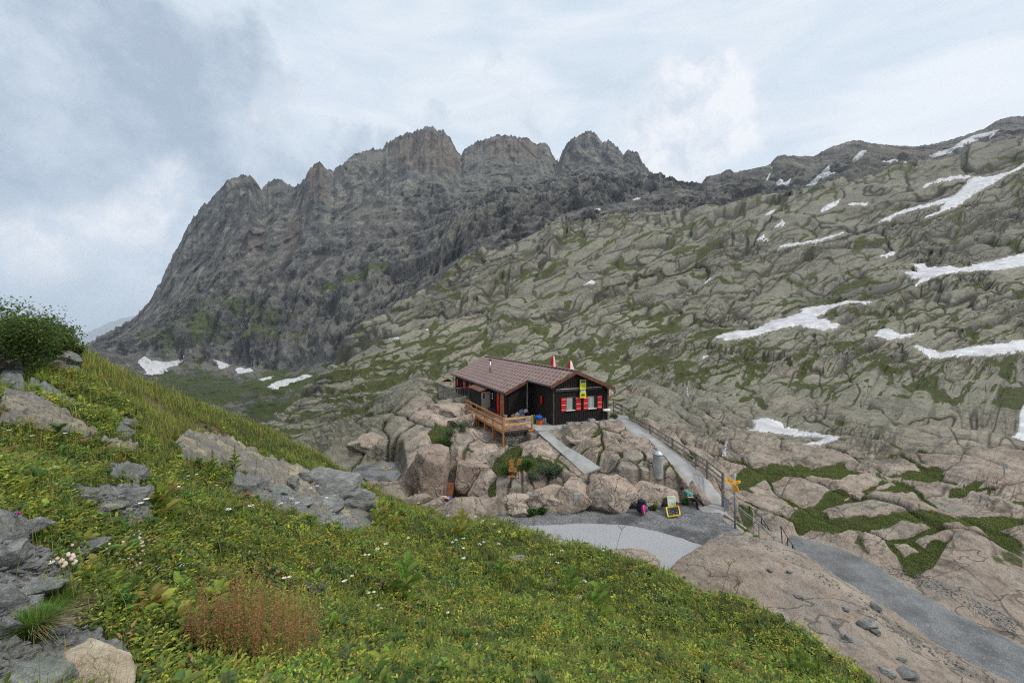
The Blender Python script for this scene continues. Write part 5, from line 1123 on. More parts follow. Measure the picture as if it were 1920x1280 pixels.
# banner
bn = thing('banner', HP(2.25, -.13, -4.57), 'narrow yellow banner hanging from the gable beam between the two windows', 'banner')
M_yel = simple('yellow_cloth', (.66,.66,.03), .7, .12, 3); M_blue = simple('blue_print', (.05,.12,.35), .7, .3, 9)
part('cloth', MB().glb(2.0, 2.5, -.20, -.185, -4.57, -3.30), M_yel, bn)
pr = MB(); pr.glb(2.07, 2.44, -.206, -.202, -3.52, -3.36); part('picture_panel', pr, M_blue, bn); part('mountain_panel', MB().glb(2.0, 2.5, -.206, -.202, -4.16, -4.0), M_blue, bn)
part('mountain_print', MB().mesh([HP(2.02,-.210,-4.155), HP(2.16,-.210,-4.06), HP(2.24,-.210,-4.11), HP(2.36,-.210,-4.03), HP(2.48,-.210,-4.155)], [(0,1,2,3,4)]), M_white, bn)
part('lettering', MB().glb(2.1, 2.4, -.206, -.202, -4.44, -4.28).glb(2.14, 2.36, -.206, -.202, -3.72, -3.69).glb(2.1, 2.4, -.206, -.202, -3.80, -3.77), simple('brown_ink', (.16,.15,.03), .7), bn)
part('rod', MB().glb(1.97, 2.53, -.21, -.02, -3.30, -3.27), M_beamd, bn)

# ---------------------------------------------------------------- timber deck
dk_ = thing('timber_deck', HP(-3.0, 1.0, FLOOR-.1), 'fresh orange larch deck on posts wrapping the hut corner', 'deck')
fl = MB(); q = -.33
while q < 7.5:
    fl.glb(-3.72, -1.97 if q > 3.2 else -1.68, q, q+.125, FLOOR-.05, FLOOR+rr_.uniform(-.003, .004)); q += .14
part('floor', fl, M_floor, dk_)
part('edge_board', MB().glb(-3.78, -3.74, -.36, 7.6, FLOOR-.17, FLOOR+.02), M_wood, dk_); part('joist', MB().glb(-3.74, -1.7, -.36, -.335, FLOOR-.13, FLOOR-.0), M_beamd, dk_)
part('joist', MB().glb(-3.70, -1.98, 3.9, 4.05, FLOOR-.2, FLOOR-.055), M_beamd, dk_)
for l in (-.31, 1.37, 3.07, 4.86, 6.17, 7.56):
    zb = -7.45 if l < 0 else float(np.interp(l, [0, 1.5, 3.2, 5, 7.5], [-7.5, -7.35, -7.0, -7.2, -7.0]))
    part('post', MB().glb(-3.84 if l > 0 else -3.80, -3.79 if l > 0 else -3.70, l-.06, l+.06, zb, FLOOR+.86), M_wood, dk_, bevel=.008)
    if l > 0 and l < 7: part('post', MB().glb(-3.73, -3.62, l-.055, l+.055, zb, FLOOR-.055), M_wood, dk_)
part('post', MB().glb(-1.78, -1.67, -.37, -.26, FLOOR-.1, FLOOR+.88), M_wood, dk_, bevel=.008); part('foot_plate', MB().glb(-2.05, -1.5, -.48, -.365, FLOOR-.14, FLOOR-.04), M_wood, dk_)
for z in (.80, .42):
    part('rail', MB().glb(-3.785, -3.745, -.25, 7.5, FLOOR+z-.08, FLOOR+z+.05), M_wood, dk_); part('rail', MB().glb(-3.69, -1.79, -.38, -.34, FLOOR+z-.09, FLOOR+z+.05), M_wood2, dk_)
# masonry under the deck
def stone_wall_mat():
    m, n = newmat('dry_stone'); pos = n.n('ShaderNodeNewGeometry').outputs['Position']
    vo = n.n('ShaderNodeTexVoronoi', feature='F1'); n.set(vo, 'Vector', n.vmath('MULTIPLY', pos, (1, 1, 1.8))); n.set(vo, 'Scale', 5.5)
    ve = n.n('ShaderNodeTexVoronoi', feature='DISTANCE_TO_EDGE'); n.set(ve, 'Vector', n.vmath('MULTIPLY', pos, (1, 1, 1.8))); n.set(ve, 'Scale', 5.5)
    sp_ = n.n('ShaderNodeSeparateColor'); n.set(sp_, 0, vo.outputs['Color'])
    c = n.ramp(sp_.outputs[0], [(.1, (.09,.085,.08)), (.5, (.19,.18,.165)), (.9, (.27,.22,.18))]); ed = n.mr(ve.outputs[0], .0, .09)
    return finish(m, n, n.mix(ed, (.02,.02,.016), c), .9, bumpn(n, ed, 1, .06), .2)
M_stone = stone_wall_mat()
def rough_wall(name, pts_top, depth, thick, mat, label, cat):
    mb = MB(); nseg = 10
    for a, b in zip(pts_top[:-1], pts_top[1:]):
        a, b = Vector(a), Vector(b); d = (b-a); d2 = Vector((d.x, d.y, 0)).normalized(); nrm = Vector((-d2.y, d2.x, 0))*thick
        mb.hexa([a-Vector((0,0,depth)), b-Vector((0,0,depth)), b+nrm-Vector((0,0,depth)), a+nrm-Vector((0,0,depth)), a, b, b+nrm, a+nrm])
    o = part(name, mb, mat, None, pts_top[0]); return tag(o, label, cat)
rough_wall('retaining_wall', [HP(-3.55, -.15, FLOOR-.18), HP(-1.5, -.2, FLOOR-.15), HP(-.6, -1.0, FLOOR-.1)], 1.35, .35, M_stone, 'dry stone retaining wall beneath the front of the larch deck', 'wall')
# ---------------------------------------------------------------- balcony
bal_ = thing('balcony', HP(-2.9, 15, -6.2), 'grey weathered timber balcony at the far end of the hut', 'balcony')
part('floor', MB().glb(-3.9, GM-.03, 12.4, 17.3, -6.36, -6.22), M_greyw, bal_)
for g, l in ((-3.85, 12.45), (-3.85, 17.2)): part('post', MB().glb(g-.06, g+.06, l-.06, l+.06, -8.6, -5.15), M_greyw, bal_)
part('post', MB().glb(-3.87, -3.83, 14.8, 14.86, -8.6, -5.2), M_greyw, bal_); part('post', MB().glb(-2.1, -2.0, 12.4, 12.5, -6.2, -5.18), M_greyw, bal_)
part('handrail', MB().glb(-3.92, -3.80, 12.52, 17.13, -5.2, -5.14), M_greyw, bal_); part('handrail', MB().glb(-3.78, -2.12, 12.38, 12.5, -5.2, -5.14), M_greyw, bal_)
bs = MB(); q = 12.6
while q < 17.1: bs.glb(-3.86, -3.83, q, q+.07, -6.2, -5.21); q += .26
part('balustrade', bs, M_greyw, bal_); bs = MB(); q = -3.7
while q < -2.15: bs.glb(q, q+.05, 12.42, 12.45, -6.2, -5.21); q += .17
part('balustrade', bs, M_greyw, bal_)
bt_ = thing('awning_cloth', HP(-3.0, 16.8, -5.2), 'reddish brown tarpaulin folded on the balcony rail', 'tarpaulin'); part('cloth', MB().mesh([HP(-3.6,17,-5.1), HP(-2.4,17,-5.1), HP(-2.9,16.6,-4.75), HP(-2.9,17.2,-4.75)], [(0,2,3),(1,3,2),(0,1,2),(0,3,1)]), M_fascia, bt_)
# ---------------------------------------------------------------- paths and ramp
def gravel_mat(name, c1, c2, sc=9.0, c3=None):
    m, n = newmat(name); pos = n.n('ShaderNodeNewGeometry').outputs['Position']
    vo = n.n('ShaderNodeTexVoronoi', feature='F1'); n.set(vo, 'Vector', pos); n.set(vo, 'Scale', sc*2.2); sp_ = n.n('ShaderNodeSeparateColor'); n.set(sp_, 0, vo.outputs['Color'])
    a = n.noise(pos, .7, 7, .65); b = n.noise(pos, 25, 3, .6)
    c = n.mix(sp_.outputs[0], c1, c2); c = n.mix(n.mr(a.outputs[0], .4, .65), c, c3 or tuple(x*.62 for x in c1))
    c = n.mix(n.math('MULTIPLY', n.mr(sp_.outputs[1], .965, .98), .5), c, (.34, .34, .34))
    return finish(m, n, c, .95, bumpn(n, n.math('ADD', vo.outputs[0], b.outputs[0]), .8, .03), .15)
M_grav = gravel_mat('grey_schist_gravel', (.115,.118,.122), (.245,.25,.255)); M_grav2 = gravel_mat('path_gravel', (.15,.155,.158), (.225,.230,.235), 14, (.105,.108,.110)); M_pale = gravel_mat('pale_rolled_gravel', (.30,.31,.325), (.37,.38,.395), 14, (.32,.33,.34))
def ribbon(name, line, w0, mat, lift=.0, nd=8):
    pts_ = [Vector(p) for p in line]; f = []
    for i in range(len(pts_)-1):
        a, b = pts_[i], pts_[i+1]
        for k in range(6): f.append(a.lerp(b, k/6))
    f.append(pts_[-1])
    for _ in range(6): f = [f[0]]+[(f[i-1]+f[i]*2+f[i+1])/4 for i in range(1, len(f)-1)]+[f[-1]]
    vs = []; R_ = len(f)
    for i, p in enumerate(f):
        d = (f[min(i+1, R_-1)]-f[max(i-1, 0)]); d.z = 0; d.normalize(); s_ = Vector((d.y, -d.x, 0)); ww = w0*(1+.16*float(fbm2(np.array([i*.45]), np.array([3.3]), 3, 7)[0]))
        for k in range(nd+1):
            t = k/nd*2-1; q = p+s_*ww*t; vs.append((q.x, q.y, q.z+lift-.10*(abs(t)**6)+float(fbm2(np.array([q.x*1.5]), np.array([q.y*1.5]), 3, 9)[0])*.012))
    fs = [(i*(nd+1)+k, i*(nd+1)+k+1, (i+1)*(nd+1)+k+1, (i+1)*(nd+1)+k) for i in range(R_-1) for k in range(nd)]
    o = part(name, MB().mesh(vs, fs), mat, smooth=True); o['kind'] = 'structure'; return o
def ramp_mat():
    m, n = newmat('ramp_concrete'); pos = n.n('ShaderNodeNewGeometry').outputs['Position']; a = n.noise(pos, 1.1, 8, .65); b = n.noise(pos, 12, 6, .65)
    c = n.ramp(a.outputs[0], [(.35, (.215,.215,.205)), (.6, (.33,.33,.325))]); c = n.mix(n.math('MULTIPLY', n.mr(b.outputs[0], .55, .7), .4), c, (.15,.145,.13))
    return finish(m, n, c, .9, bumpn(n, b.outputs[0], .5, .03), .25)
M_ramp = ramp_mat()
ribbon('ramp_path', RAMP+[RAMP[-1]+np.array([.15, -.7, -.1])], .68, M_ramp, .03)
ribbon('gravel_path', PATH, 1.45, M_grav2, .03)
def sheet(name, poly, z, mat, res=.18, lump=.02, edge=.2, seed=0):
    """flat ground sheet over a polygon of world points, ragged edge, rim tucked down"""
    xs = [p[0] for p in poly]; ys = [p[1] for p in poly]
    gx_, gy_ = np.meshgrid(np.arange(min(xs)-.4, max(xs)+.4, res), np.arange(min(ys)-.4, max(ys)+.4, res))
    sd_ = polysdf(gx_, gy_, poly)+fbm2(gx_/.9, gy_/.9, 3, seed)*edge
    zz = z+fbm2(gx_/1.7, gy_/1.7, 4, seed+3)*lump-.12*sstep(.12, -.12, sd_)
    km = sd_ > -.2; fm = km[:-1, :-1] & km[1:, :-1] & km[:-1, 1:] & km[1:, 1:]
    o = grid_mesh(name, np.stack([gx_, gy_, zz], -1), {}, mat, fm); o['kind'] = 'structure'; return o
sheet('gravel_yard', [tuple(p) for p in PLAT], PLATZ, M_grav, .1, .02, .3, 5)
PALE = [P(px, py, PLATZ*F/(HY-py))[:2] for px, py in [(935,985),(1000,984),(1060,981),(1120,980),(1180,984),(1230,994),(1290,1012),(1340,1028),(1290,1062),(1240,1095),(1100,1120),(935,1100)]]
sheet('pale_path', [tuple(p) for p in PALE], PLATZ+.028, M_pale, .1, .008, .08, 8)
# slanting concrete causeway between the boulders
cw = [P(1004,806,26.9), P(1062,857,23.3), P(1096,888,21.55), P(1126,876,22.25), P(1092,853,23.3), P(1058,834,24.6), P(1024,804,27.1)]
cw = [Vector(p) for p in cw]; cwm = MB(); k = len(cw); low = [p-Vector((0,0,.75)) for p in cw]
cwm.mesh(cw+[p-Vector((0,0,.07)) for p in cw], [tuple(range(k))]+[(i, (i+1) % k, k+(i+1) % k, k+i) for i in range(k)])
cwo = tag(empty('causeway', cw[0]), 'sloping grey concrete causeway with a stone side wall below the hut yard', 'ramp')
part('surface', cwm, M_ramp, cwo)
part('side_wall', MB().mesh([p-Vector((0,0,.072)) for p in cw]+low, [(i, (i+1) % k, k+(i+1) % k, k+i) for i in range(k)]), M_stone, cwo)
# ================================================================ loose rocks and boulders
def rock_mat(name, c1, c2, c3, sc=3.0, streak=(1,1,1), spots=.4):
    m, n = newmat(name); pos = n.n('ShaderNodeNewGeometry').outputs['Position']
    p2 = n.vmath('MULTIPLY', pos, streak); a = n.noise(p2, sc, 9, .68, .5); b = n.noise(pos, sc*6, 7, .7); c = n.noise(pos, sc*.35, 5, .6)
    col = n.ramp(a.outputs[0], [(.33, c1), (.5, c2), (.66, c3)]); col = n.mix(n.math('MULTIPLY', n.mr(b.outputs[0], .52, .66), spots), col, tuple(x*.35 for x in c1)); col = n.mix(n.math('MULTIPLY', n.mr(c.outputs[0], .5, .65), .4), col, tuple(x*.8 for x in c1))
    f1_ = n.noise(pos, sc*.55, 3, .5); ln1 = n.mr(n.math('ABSOLUTE', n.math('SUBTRACT', f1_.outputs[0], .5)), .001, .006, 1, 0); f2_ = n.noise(n.vmath('MULTIPLY', pos, (1.4, 1, .5)), sc*.9, 3, .5); ln2 = n.mr(n.math('ABSOLUTE', n.math('SUBTRACT', f2_.outputs[0], .44)), .001, .005, .8, 0)
    ln_ = n.math('MAXIMUM', ln1, ln2); col = n.mix(n.math('MULTIPLY', ln_, .4 if sc < 2 else .12), col, (.06, .05, .042)); e_ = n.noise(pos, sc*20, 4, .7); col = n.mix(n.math('MULTIPLY', n.mr(e_.outputs[0], .45, .36), .45), col, tuple(min(.8, x*1.5) for x in c3))
    h = n.math('SUBTRACT', n.math('ADD', a.outputs[0], n.math('MULTIPLY', b.outputs[0], .35)), n.math('MULTIPLY', ln_, .35 if sc < 2 else .12))
    return finish(m, n, col, .9, bumpn(n, h, 1.0, .16/sc*2), .25)
M_granite = rock_mat('pink_granite', (.26,.205,.165), (.40,.325,.265), (.48,.41,.345), 1.1)
M_granite_d = rock_mat('shaded_pink_granite', (.20,.145,.12), (.31,.24,.195), (.38,.305,.255), .9, (1,1,.35))
M_schist = rock_mat('grey_schist', (.10,.104,.10), (.20,.205,.198), (.35,.35,.335), 3.0, (1,1,4))
M_schistg = rock_mat('green_schist', (.13,.15,.135), (.235,.26,.235), (.36,.37,.34), 4, (1,2,4)); M_tan = rock_mat('tan_quartz', (.25,.19,.13), (.43,.35,.25), (.58,.52,.42), 5)
def rock_mesh(seed, size, flat=False, cuts=9, sub=4, rough_=.05, planes=None, hard=.0):
    rg = random.Random(seed); bm = bmesh.new(); bmesh.ops.create_icosphere(bm, subdivisions=sub, radius=1.0)
    co = np.array([v.co for v in bm.verts]); fs = np.array([[v.index for v in f.verts] for f in bm.faces]); bm.free()
    co /= np.abs(co).max(1)[:, None]**.5
    pl = []
    for _ in range(cuts):
        v = np.array([rg.gauss(0, 1), rg.gauss(0, 1), rg.gauss(0, 1)*(1.6 if flat else 1)]); v /= np.linalg.norm(v); pl.append((v, rg.uniform(.52, .85)))
    for v, d in (planes or []): v = np.array(v, float); pl.append((v/np.linalg.norm(v), d))
    for v, d in pl:
        t = co@v; over = np.maximum(t-d, 0); co = co-(over*(.995))[:, None]*v[None]
    nd = co/(np.linalg.norm(co, axis=1)[:, None]+1e-6)
    x, y, z = (co*1.0).T; s_ = seed*3.1
    n_ = fbm3(x*1.6+s_, y*1.6, z*1.6, 6, seed % 97, .68)*rough_*1.25
    g_ = fbm3(x*1.1-s_, y*1.1, z*1.1, 3, (seed+5) % 97, .5); n_ = n_-np.exp(-(g_/.035)**2)*rough_*.9
    co = co+nd*n_[:, None]
    return co*np.array(size)[None]/2, fs
def rock_obj(name, loc, size, seed, mat, label, group=None, rot=0., tilt=0., cat='rock', **kw):
    co, fs = rock_mesh(seed, size, **kw); R = np.array(Matrix.Rotation(rot, 3, 'Z')@Matrix.Rotation(tilt, 3, 'Y'))
    o = raw_mesh(name, co@R.T, fs, None, mat, True); o.location = loc; tag(o, label, cat, group); return o
# boulders of the outcrop round the hut: centre column, base row, width and height in photo px, depth, material, label
def boulder(cx_, base, w_, h_, Yd, seed, label, mat=None, depth=None, rot=0., tilt=0., **kw):
    W_ = w_*Yd/F; H_ = h_*Yd/F; dpt = depth or W_*.85
    zb = (HY-base)/F*Yd; c = Vector(((cx_-CX)/F*Yd, Yd+dpt*.32, zb+H_*.37))
    return rock_obj('boulder', c, (W_*1.12, dpt*1.25, H_*1.14), seed, mat or M_granite, label, 'pink boulders of the knoll', rot, tilt, 'boulder', **kw)
BK = dict(sub=5, rough_=.045, cuts=14)
boulder(793, 942, 86, 108, 22.6, 11, 'large square reddish boulder standing alone beside the dark cleft', M_granite_d, 2.8, planes=[((0,-1,.12), .62), ((.2,-.1,1), .72), ((1,0,.02), .8), ((-1,-.2,.1), .78)], sub=5, rough_=.045, cuts=3)
boulder(880, 948, 74, 86, 23.0, 12, 'tall split block with a flat streaked face beside the dark cleft', M_granite_d, 2.6, planes=[((.25,-1,.02), .6), ((.1,.2,1), .75), ((-1,0,0), .8)], sub=5, rough_=.04, cuts=3)
boulder(912, 948, 62, 62, 21.6, 13, 'triangular pink boulder leaning against the split block', None, 1.8, .3, .5, planes=[((0,-1,.5), .55)], **BK)
boulder(700, 872, 110, 62, 28.0, 14, 'broad grey brown boulder with a dark hollow above the gravel ledge', None, 3.6, .2, .15, planes=[((0,-1,-.1), .6)], **BK)
boulder(745, 850, 100, 60, 29.5, 15, 'long pale slab boulder rising toward the balcony', None, 3.4, .5, -.25, planes=[((-.2,-.4,1), .5)], **BK)
boulder(832, 796, 104, 40, 32.8, 16, 'smooth domed boulder just below the balcony', None, 4.0, .1, .05, **BK)
boulder(817, 814, 52, 36, 31.0, 17, 'rounded block below the domed boulder', None, 2.0, .4, .2, **BK)
boulder(866, 806, 50, 30, 30.5, 18, 'low ribbed boulder against the deck posts', None, 1.8, .6, -.2, **BK)
boulder(878, 852, 80, 48, 27.6, 19, 'cracked grey pink boulder under the larch deck', None, 2.6, .1, .05, **BK)
boulder(905, 872, 90, 42, 25.2, 20, 'sloping slab boulder in front of the retaining wall', None, 2.8, .5, -.2, **BK)
boulder(1008, 884, 66, 62, 23.2, 21, 'pointed pink boulder hugging the causeway wall', None, 2.2, -.3, .2, planes=[((-.6,-1,.7), .5), ((.6,-.6,.8), .55)], **BK)
boulder(1096, 842, 66, 34, 25.3, 22, 'big round boulder below the hut front wall', None, 2.2, .0, .0, **BK)
boulder(1152, 852, 70, 40, 25.0, 23, 'domed boulder below the hut corner', None, 2.4, .3, .1, **BK)
boulder(1158, 872, 76, 30, 23.9, 24, 'elongated tilted boulder at the foot of the causeway', None, 1.5, .25, .3, **BK)
boulder(1205, 872, 90, 60, 23.6, 25, 'wide pink slab boulder below the upper concrete ramp', None, 2.6, -.2, .22, **BK)
def cliffb(cx_, top, w_, Yd, dpt, seed, label, **kw):
    zt = (HY-top)/F*(Yd+.25*dpt); H_ = (zt-(PLATZ-.18))/.94; W_ = w_*Yd/F
    return rock_obj('boulder', Vector(((cx_-CX)/F*Yd, Yd+dpt*.32, PLATZ-.18+H_*.37)), (W_*1.12, dpt*1.25, H_*1.14), seed, M_granite, label, 'pink boulders of the knoll', cat='boulder', **{**BK, **kw})
PF = [((0,-1,.05), .6), ((0,-.3,1), .66)]
cliffb(962, 912, 108, 20.25, 1.8, 26, 'end boulder of the low pink cliff near the meadow', rot=.1, planes=PF)
cliffb(1026, 905, 96, 20.2, 1.6, 27, 'cracked boulder of the pink cliff below the plank', rot=-.1, planes=PF)
cliffb(1082, 893, 76, 20.1, 1.6, 28, 'upright boulder of the pink cliff carrying a small plaque', rot=.15, planes=PF)
cliffb(1143, 884, 108, 20.05, 1.9, 29, 'biggest bulging boulder of the pink cliff', rot=-.1, planes=[((-.3,-1,.1), .6), ((.5,-.8,.1), .62)])
cliffb(1212, 888, 88, 20.6, 1.8, 30, 'boulder of the pink cliff behind the rucksack', rot=.2, planes=[((0,-1,.15), .6)])
cliffb(1250, 904, 46, 20.8, 1.4, 31, 'small boulder of the pink cliff behind the boards')
boulder(1312, 950, 56, 40, 20.9, 32, 'low sloping boulder on which the hiker lies', None, 1.5, .1, .42, **BK)
boulder(1204, 1078, 110, 30, 15.2, 33, 'flat pink boulder with a dark undercut at the meadow edge', None, 2.0, -.1, .08, planes=[((0,-.1,1), .35), ((.8,-.3,0), .7)], **BK)
boulder(975, 975, 46, 28, 19.6, 34, 'pale stone half buried in tall grass at the gravel edge', None, .8, **BK)
# rocks in the meadow: (centre px, base px, width px, height px, material, flat, label)
mg = 'loose stones in the near meadow'
RL = [(172, 1300, 160, 92, M_tan, 0, 'big tan quartz boulder with a rounded top in the near corner of the meadow'), (35, 1300, 150, 80, M_schistg, 1, 'large flat green grey slab beside the tan boulder'),
 (112, 1052, 145, 40, M_schist, 1, 'long pale grey slab lying in the grass'), (20, 1058, 70, 46, M_schist, 0, 'blocky grey stone at the end of the long slab'), (70, 1118, 95, 44, M_schistg, 0, 'ridged grey stone above the two grass tufts'),
 (125, 1112, 50, 36, M_schist, 0, 'pale square stone beside the ridged stone'), (20, 1150, 70, 60, M_schist, 0, 'fractured dark stone below the ridged stone'), (58, 1140, 56, 34, M_schistg, 0, 'finely banded stone by the nearer grass tuft'),
 (15, 1200, 60, 56, M_schist, 0, 'upright splintered stone at the frame edge'), (105, 1240, 90, 26, M_schist, 1, 'thin slate shards next to the tan boulder'), (150, 1212, 70, 22, M_schist, 1, 'bluish slate plate behind the tan boulder'),
 (55, 996, 60, 26, M_schist, 0, 'grey stone under reddish lichen above the long slab'), (15, 1010, 50, 24, M_schist, 1, 'flat stone at the frame edge above the slab'), (70, 745, 80, 40, M_schist, 1, 'grey ledge stone above the tan outcrop'), (16, 705, 60, 45, M_schist, 0, 'grey rock under the big shrub'),
 (125, 684, 50, 34, M_schist, 0, 'pale cracked stone at the foot of the shrub'), (108, 700, 34, 26, M_granite_d, 0, 'reddish stone below the pale cracked stone'), (240, 905, 76, 40, M_schist, 0, 'dark stone with a flat top amid leafy plants'), (282, 905, 16, 14, M_granite, 0, 'small pink stone beside the flat topped dark stone'),
 (262, 787, 13, 12, M_tan, 0, 'small white stone on the grassy slope'), (238, 800, 30, 20, M_schist, 0, 'grey stone in the dry grass'), (235, 818, 24, 16, M_schist, 0, 'smaller grey stone below the one in dry grass'),
 (250, 945, 60, 32, M_schist, 0, 'cracked stone on the stony patch'), (265, 978, 46, 30, M_schist, 0, 'round stone at the edge of the stony patch'), (150, 950, 55, 30, M_schist, 0, 'pale stone where the stony patch begins'), (195, 962, 70, 26, M_schist, 1, 'flat plate on the stony patch'), (228, 985, 40, 20, M_schist, 1, 'thin plate below the flat one'),
 (455, 930, 44, 30, M_schist, 0, 'grey block at the near end of the rubble'), (490, 926, 40, 34, M_schist, 0, 'split pale block in the rubble'), (520, 930, 34, 26, M_schistg, 0, 'dark block in the middle of the rubble'), (548, 918, 28, 26, M_schist, 0, 'rounded pale block under the long outcrop'),
 (574, 908, 26, 30, M_schist, 0, 'pointed block leaning on the outcrop'), (565, 945, 46, 20, M_schist, 1, 'slab half under the flowers of the rubble'), (612, 962, 60, 36, M_schist, 0, 'rubble block in front of the dark boulder'), (665, 968, 90, 58, M_schist, 0, 'big dark boulder at the lower end of the long outcrop'), (612, 928, 120, 52, M_schist, 0, 'long dark rock forming the end of the outcrop'),
 (640, 985, 40, 22, M_schist, 0, 'small block below the big dark boulder'), (966, 1062, 40, 22, M_schist, 0, 'grey stone hidden among white umbels'), (622, 1290, 60, 34, M_schist, 0, 'grey stone at the bottom edge of the meadow'), (622, 1004, 34, 12, M_granite_d, 1, 'reddish flat stone in the meadow'), (340, 1040, 44, 14, M_schistg, 1, 'pale stone almost hidden in grass'), (190, 1178, 30, 14, M_tan, 0, 'small pale stone on bare soil'), (745, 935, 60, 14, M_schist, 1, 'grey stone slab before the cliff foot')]
for i, (px, py, w_, h_, mt, flat, lab) in enumerate(RL):
    g = ground_at(min(px, 1900), min(py, 1330)-h_*.35); Yd = g[1]; W_ = w_*Yd/F; H_ = h_*Yd/F
    rock_obj('stone', (g[0], g[1], g[2]+H_*(-.06 if flat else .02)), (W_*1.1, W_*.8, H_*(.8 if flat else 1.1)), 100+i*7, mt, lab, mg, random.uniform(-.4, .4), random.uniform(-.12, .12), sub=5 if w_ > 70 else 4, cuts=12, rough_=.05, flat=bool(flat))
# slab chips beside the path (rock terrain)
for i, (px, py, w_, h_, lab) in enumerate([(1625, 1176, 34, 20, 'dark wedge stone on the bare pink slab'), (1640, 1186, 26, 12, 'pale chip below the dark wedge stone'), (1640, 1140, 24, 14, 'white chip on the bare pink slab'), (1590, 1200, 16, 12, 'small dark stone on the pink slab'), (1660, 1262, 34, 16, 'grey stone at the lower edge of the pink slab'), (1700, 1268, 40, 16, 'flat grey stone by the lower slab edge'), (1585, 1142, 16, 8, 'tiny chip near the slab crack'), (1444, 1072, 14, 9, 'tiny grey stone high on the pink slab'), (1497, 1120, 16, 8, 'thin flake on the pink slab'), (1690, 1240, 18, 12, 'chip beside the long crack of the slab'), (1480, 1074, 14, 7, 'flake near the top of the pink slab')]):
    g = ground_at(px, py, 'B'); Yd = g[1]
    rock_obj('stone', (g[0], g[1], tz(g[0], g[1])+h_*Yd/F*.25), (w_*Yd/F, w_*Yd/F*.7, h_*Yd/F), 500+i, M_schist, lab, 'chips on the pink slab', i*.7, .1, sub=3, cuts=10, flat=True)
# gravel and scree, too many to count
def scree(name, polys, n_, smin, smax, mat, label, which='A', seed=0, zoff=0):
    rg = np.random.default_rng(seed); base, fs = rock_mesh(5, (1,1,1), sub=1, cuts=8, rough_=.05); V_ = []; Q_ = []; k = 0
    while k < n_:
        pl = polys[rg.integers(len(polys))]; xs = [p[0] for p in pl]; ys = [p[1] for p in pl]; px = rg.uniform(min(xs), max(xs)); py = rg.uniform(min(ys), max(ys))
        if not inpoly(np.array([px]), np.array([py]), pl)[0]: continue
        if which == 'P': Yd = PLATZ*F/(HY-py); g = np.array([(px-CX)/F*Yd, Yd, PLATZ])
        else: g = ground_at(px, py, which)
        s_ = smin*(smax/smin)**(rg.random()**1.6); R = np.array(Matrix.Rotation(rg.uniform(0, 6.28), 3, 'Z')@Matrix.Rotation(rg.uniform(-.6, .6), 3, 'X')); c_ = (base*np.array([1, .75, .5])*s_*rg.uniform(.7, 1.3, 3))@R.T+g+np.array([0, 0, s_*.12+zoff])
        V_.append(c_); Q_.append(fs+k*len(base)); k += 1
    o = raw_mesh(name, np.concatenate(V_), np.concatenate(Q_), None, mat, False); tag(o, label, 'gravel', kind='stuff'); return o
scree('scree', [[(0,990),(60,1000),(150,1100),(120,1150),(220,1190),(240,1250),(120,1280),(0,1280)], [(120,925),(285,925),(290,970),(200,985),(150,960)], [(430,900),(560,905),(690,960),(690,995),(560,960),(440,930)], [(0,990),(60,1000),(150,1100),(120,1150),(220,1190),(240,1250),(120,1280),(0,1280)]], 1500, .02, .14, M_schist, 'broken grey slate chips between the meadow stones', 'A', 1)
scree('scree', [[(1385,1000),(1420,1010),(1500,1052),(1600,1112),(1700,1180),(1800,1240),(1900,1290),(1900,1310),(1740,1230),(1600,1130),(1500,1066)], [(1620,1060),(1760,1110),(1900,1190),(1915,1170),(1800,1110),(1700,1060)]], 1600, .02, .10, M_schist, 'grey gravel spilling along the edges of the path', 'B', 2, .02)
scree('scree', [[(960,965),(1100,972),(1250,968),(1350,975),(1370,1000),(1330,1025),(1220,992),(1100,978),(960,982)]], 1300, .015, .05, M_schist, 'coarse grey stones scattered on the gravel yard', 'P', 3, .01)

# ================================================================ railings
def railing(name, tops, bots, fr, label, w_=.06, mat=None, rr=.0, group=None):
    mat = mat or M_greyw; t0 = thing(name, bots[0], label, 'railing', group)
    for a, b in zip(tops, bots): part('post', MB().bar(b-Vector((0,0,.25)), a, w_, w_, (1,0,0)) if not rr else MB().tube(b-Vector((0,0,.25)), a, rr, 8), mat, t0)
    for f_ in fr:
        mb = MB()
        for i in range(len(tops)-1):
            p, q = tops[i].lerp(bots[i], f_), tops[i+1].lerp(bots[i+1], f_)
            if rr: mb.tube(p, q, rr*.9, 8)
            else: mb.bar(p, q, w_*.5, w_*1.2)
        part('rail', mb, mat, t0)
    return t0
T1 = [PV(1181,764,30.6), PV(1219,797,27.4), PV(1261,822,25.0), PV(1305,850,23.2), PV(1326,863,22.2), PV(1355,886,20.4)]
B1 = [PV(1181,793,30.6), PV(1219,823,27.4), PV(1261,851,25.0), PV(1305,882,23.2), PV(1326,900,22.2), PV(1355,963,20.4)]
Tr = [Vector(a) for a in T1]; r1 = thing('ramp_railing', B1[0], 'long grey timber railing along the far side of the concrete ramp', 'railing')
for a, b in zip(T1, B1): part('post', MB().bar(b-Vector((0,0,.3)), a+Vector((0,0,.03)), .085, .085, (1,0,0)), M_greyw, r1)
for k_, dz in enumerate((.03, .30, .56)):
    mb = MB(); pr_ = [Vector(a) for a in T1]; pr_[0] = PV(1181,778,30.6)
    for i in range(len(pr_)-1): mb.bar(pr_[i]-Vector((0,.05,dz)), pr_[i+1]-Vector((0,.05,dz)), .05, .07)
    part('rail', mb, M_greyw, r1)
part('stay', MB().tube(PV(1357,886,20.3), PV(1359,962,20.1), .03, 8), M_galv, r1)
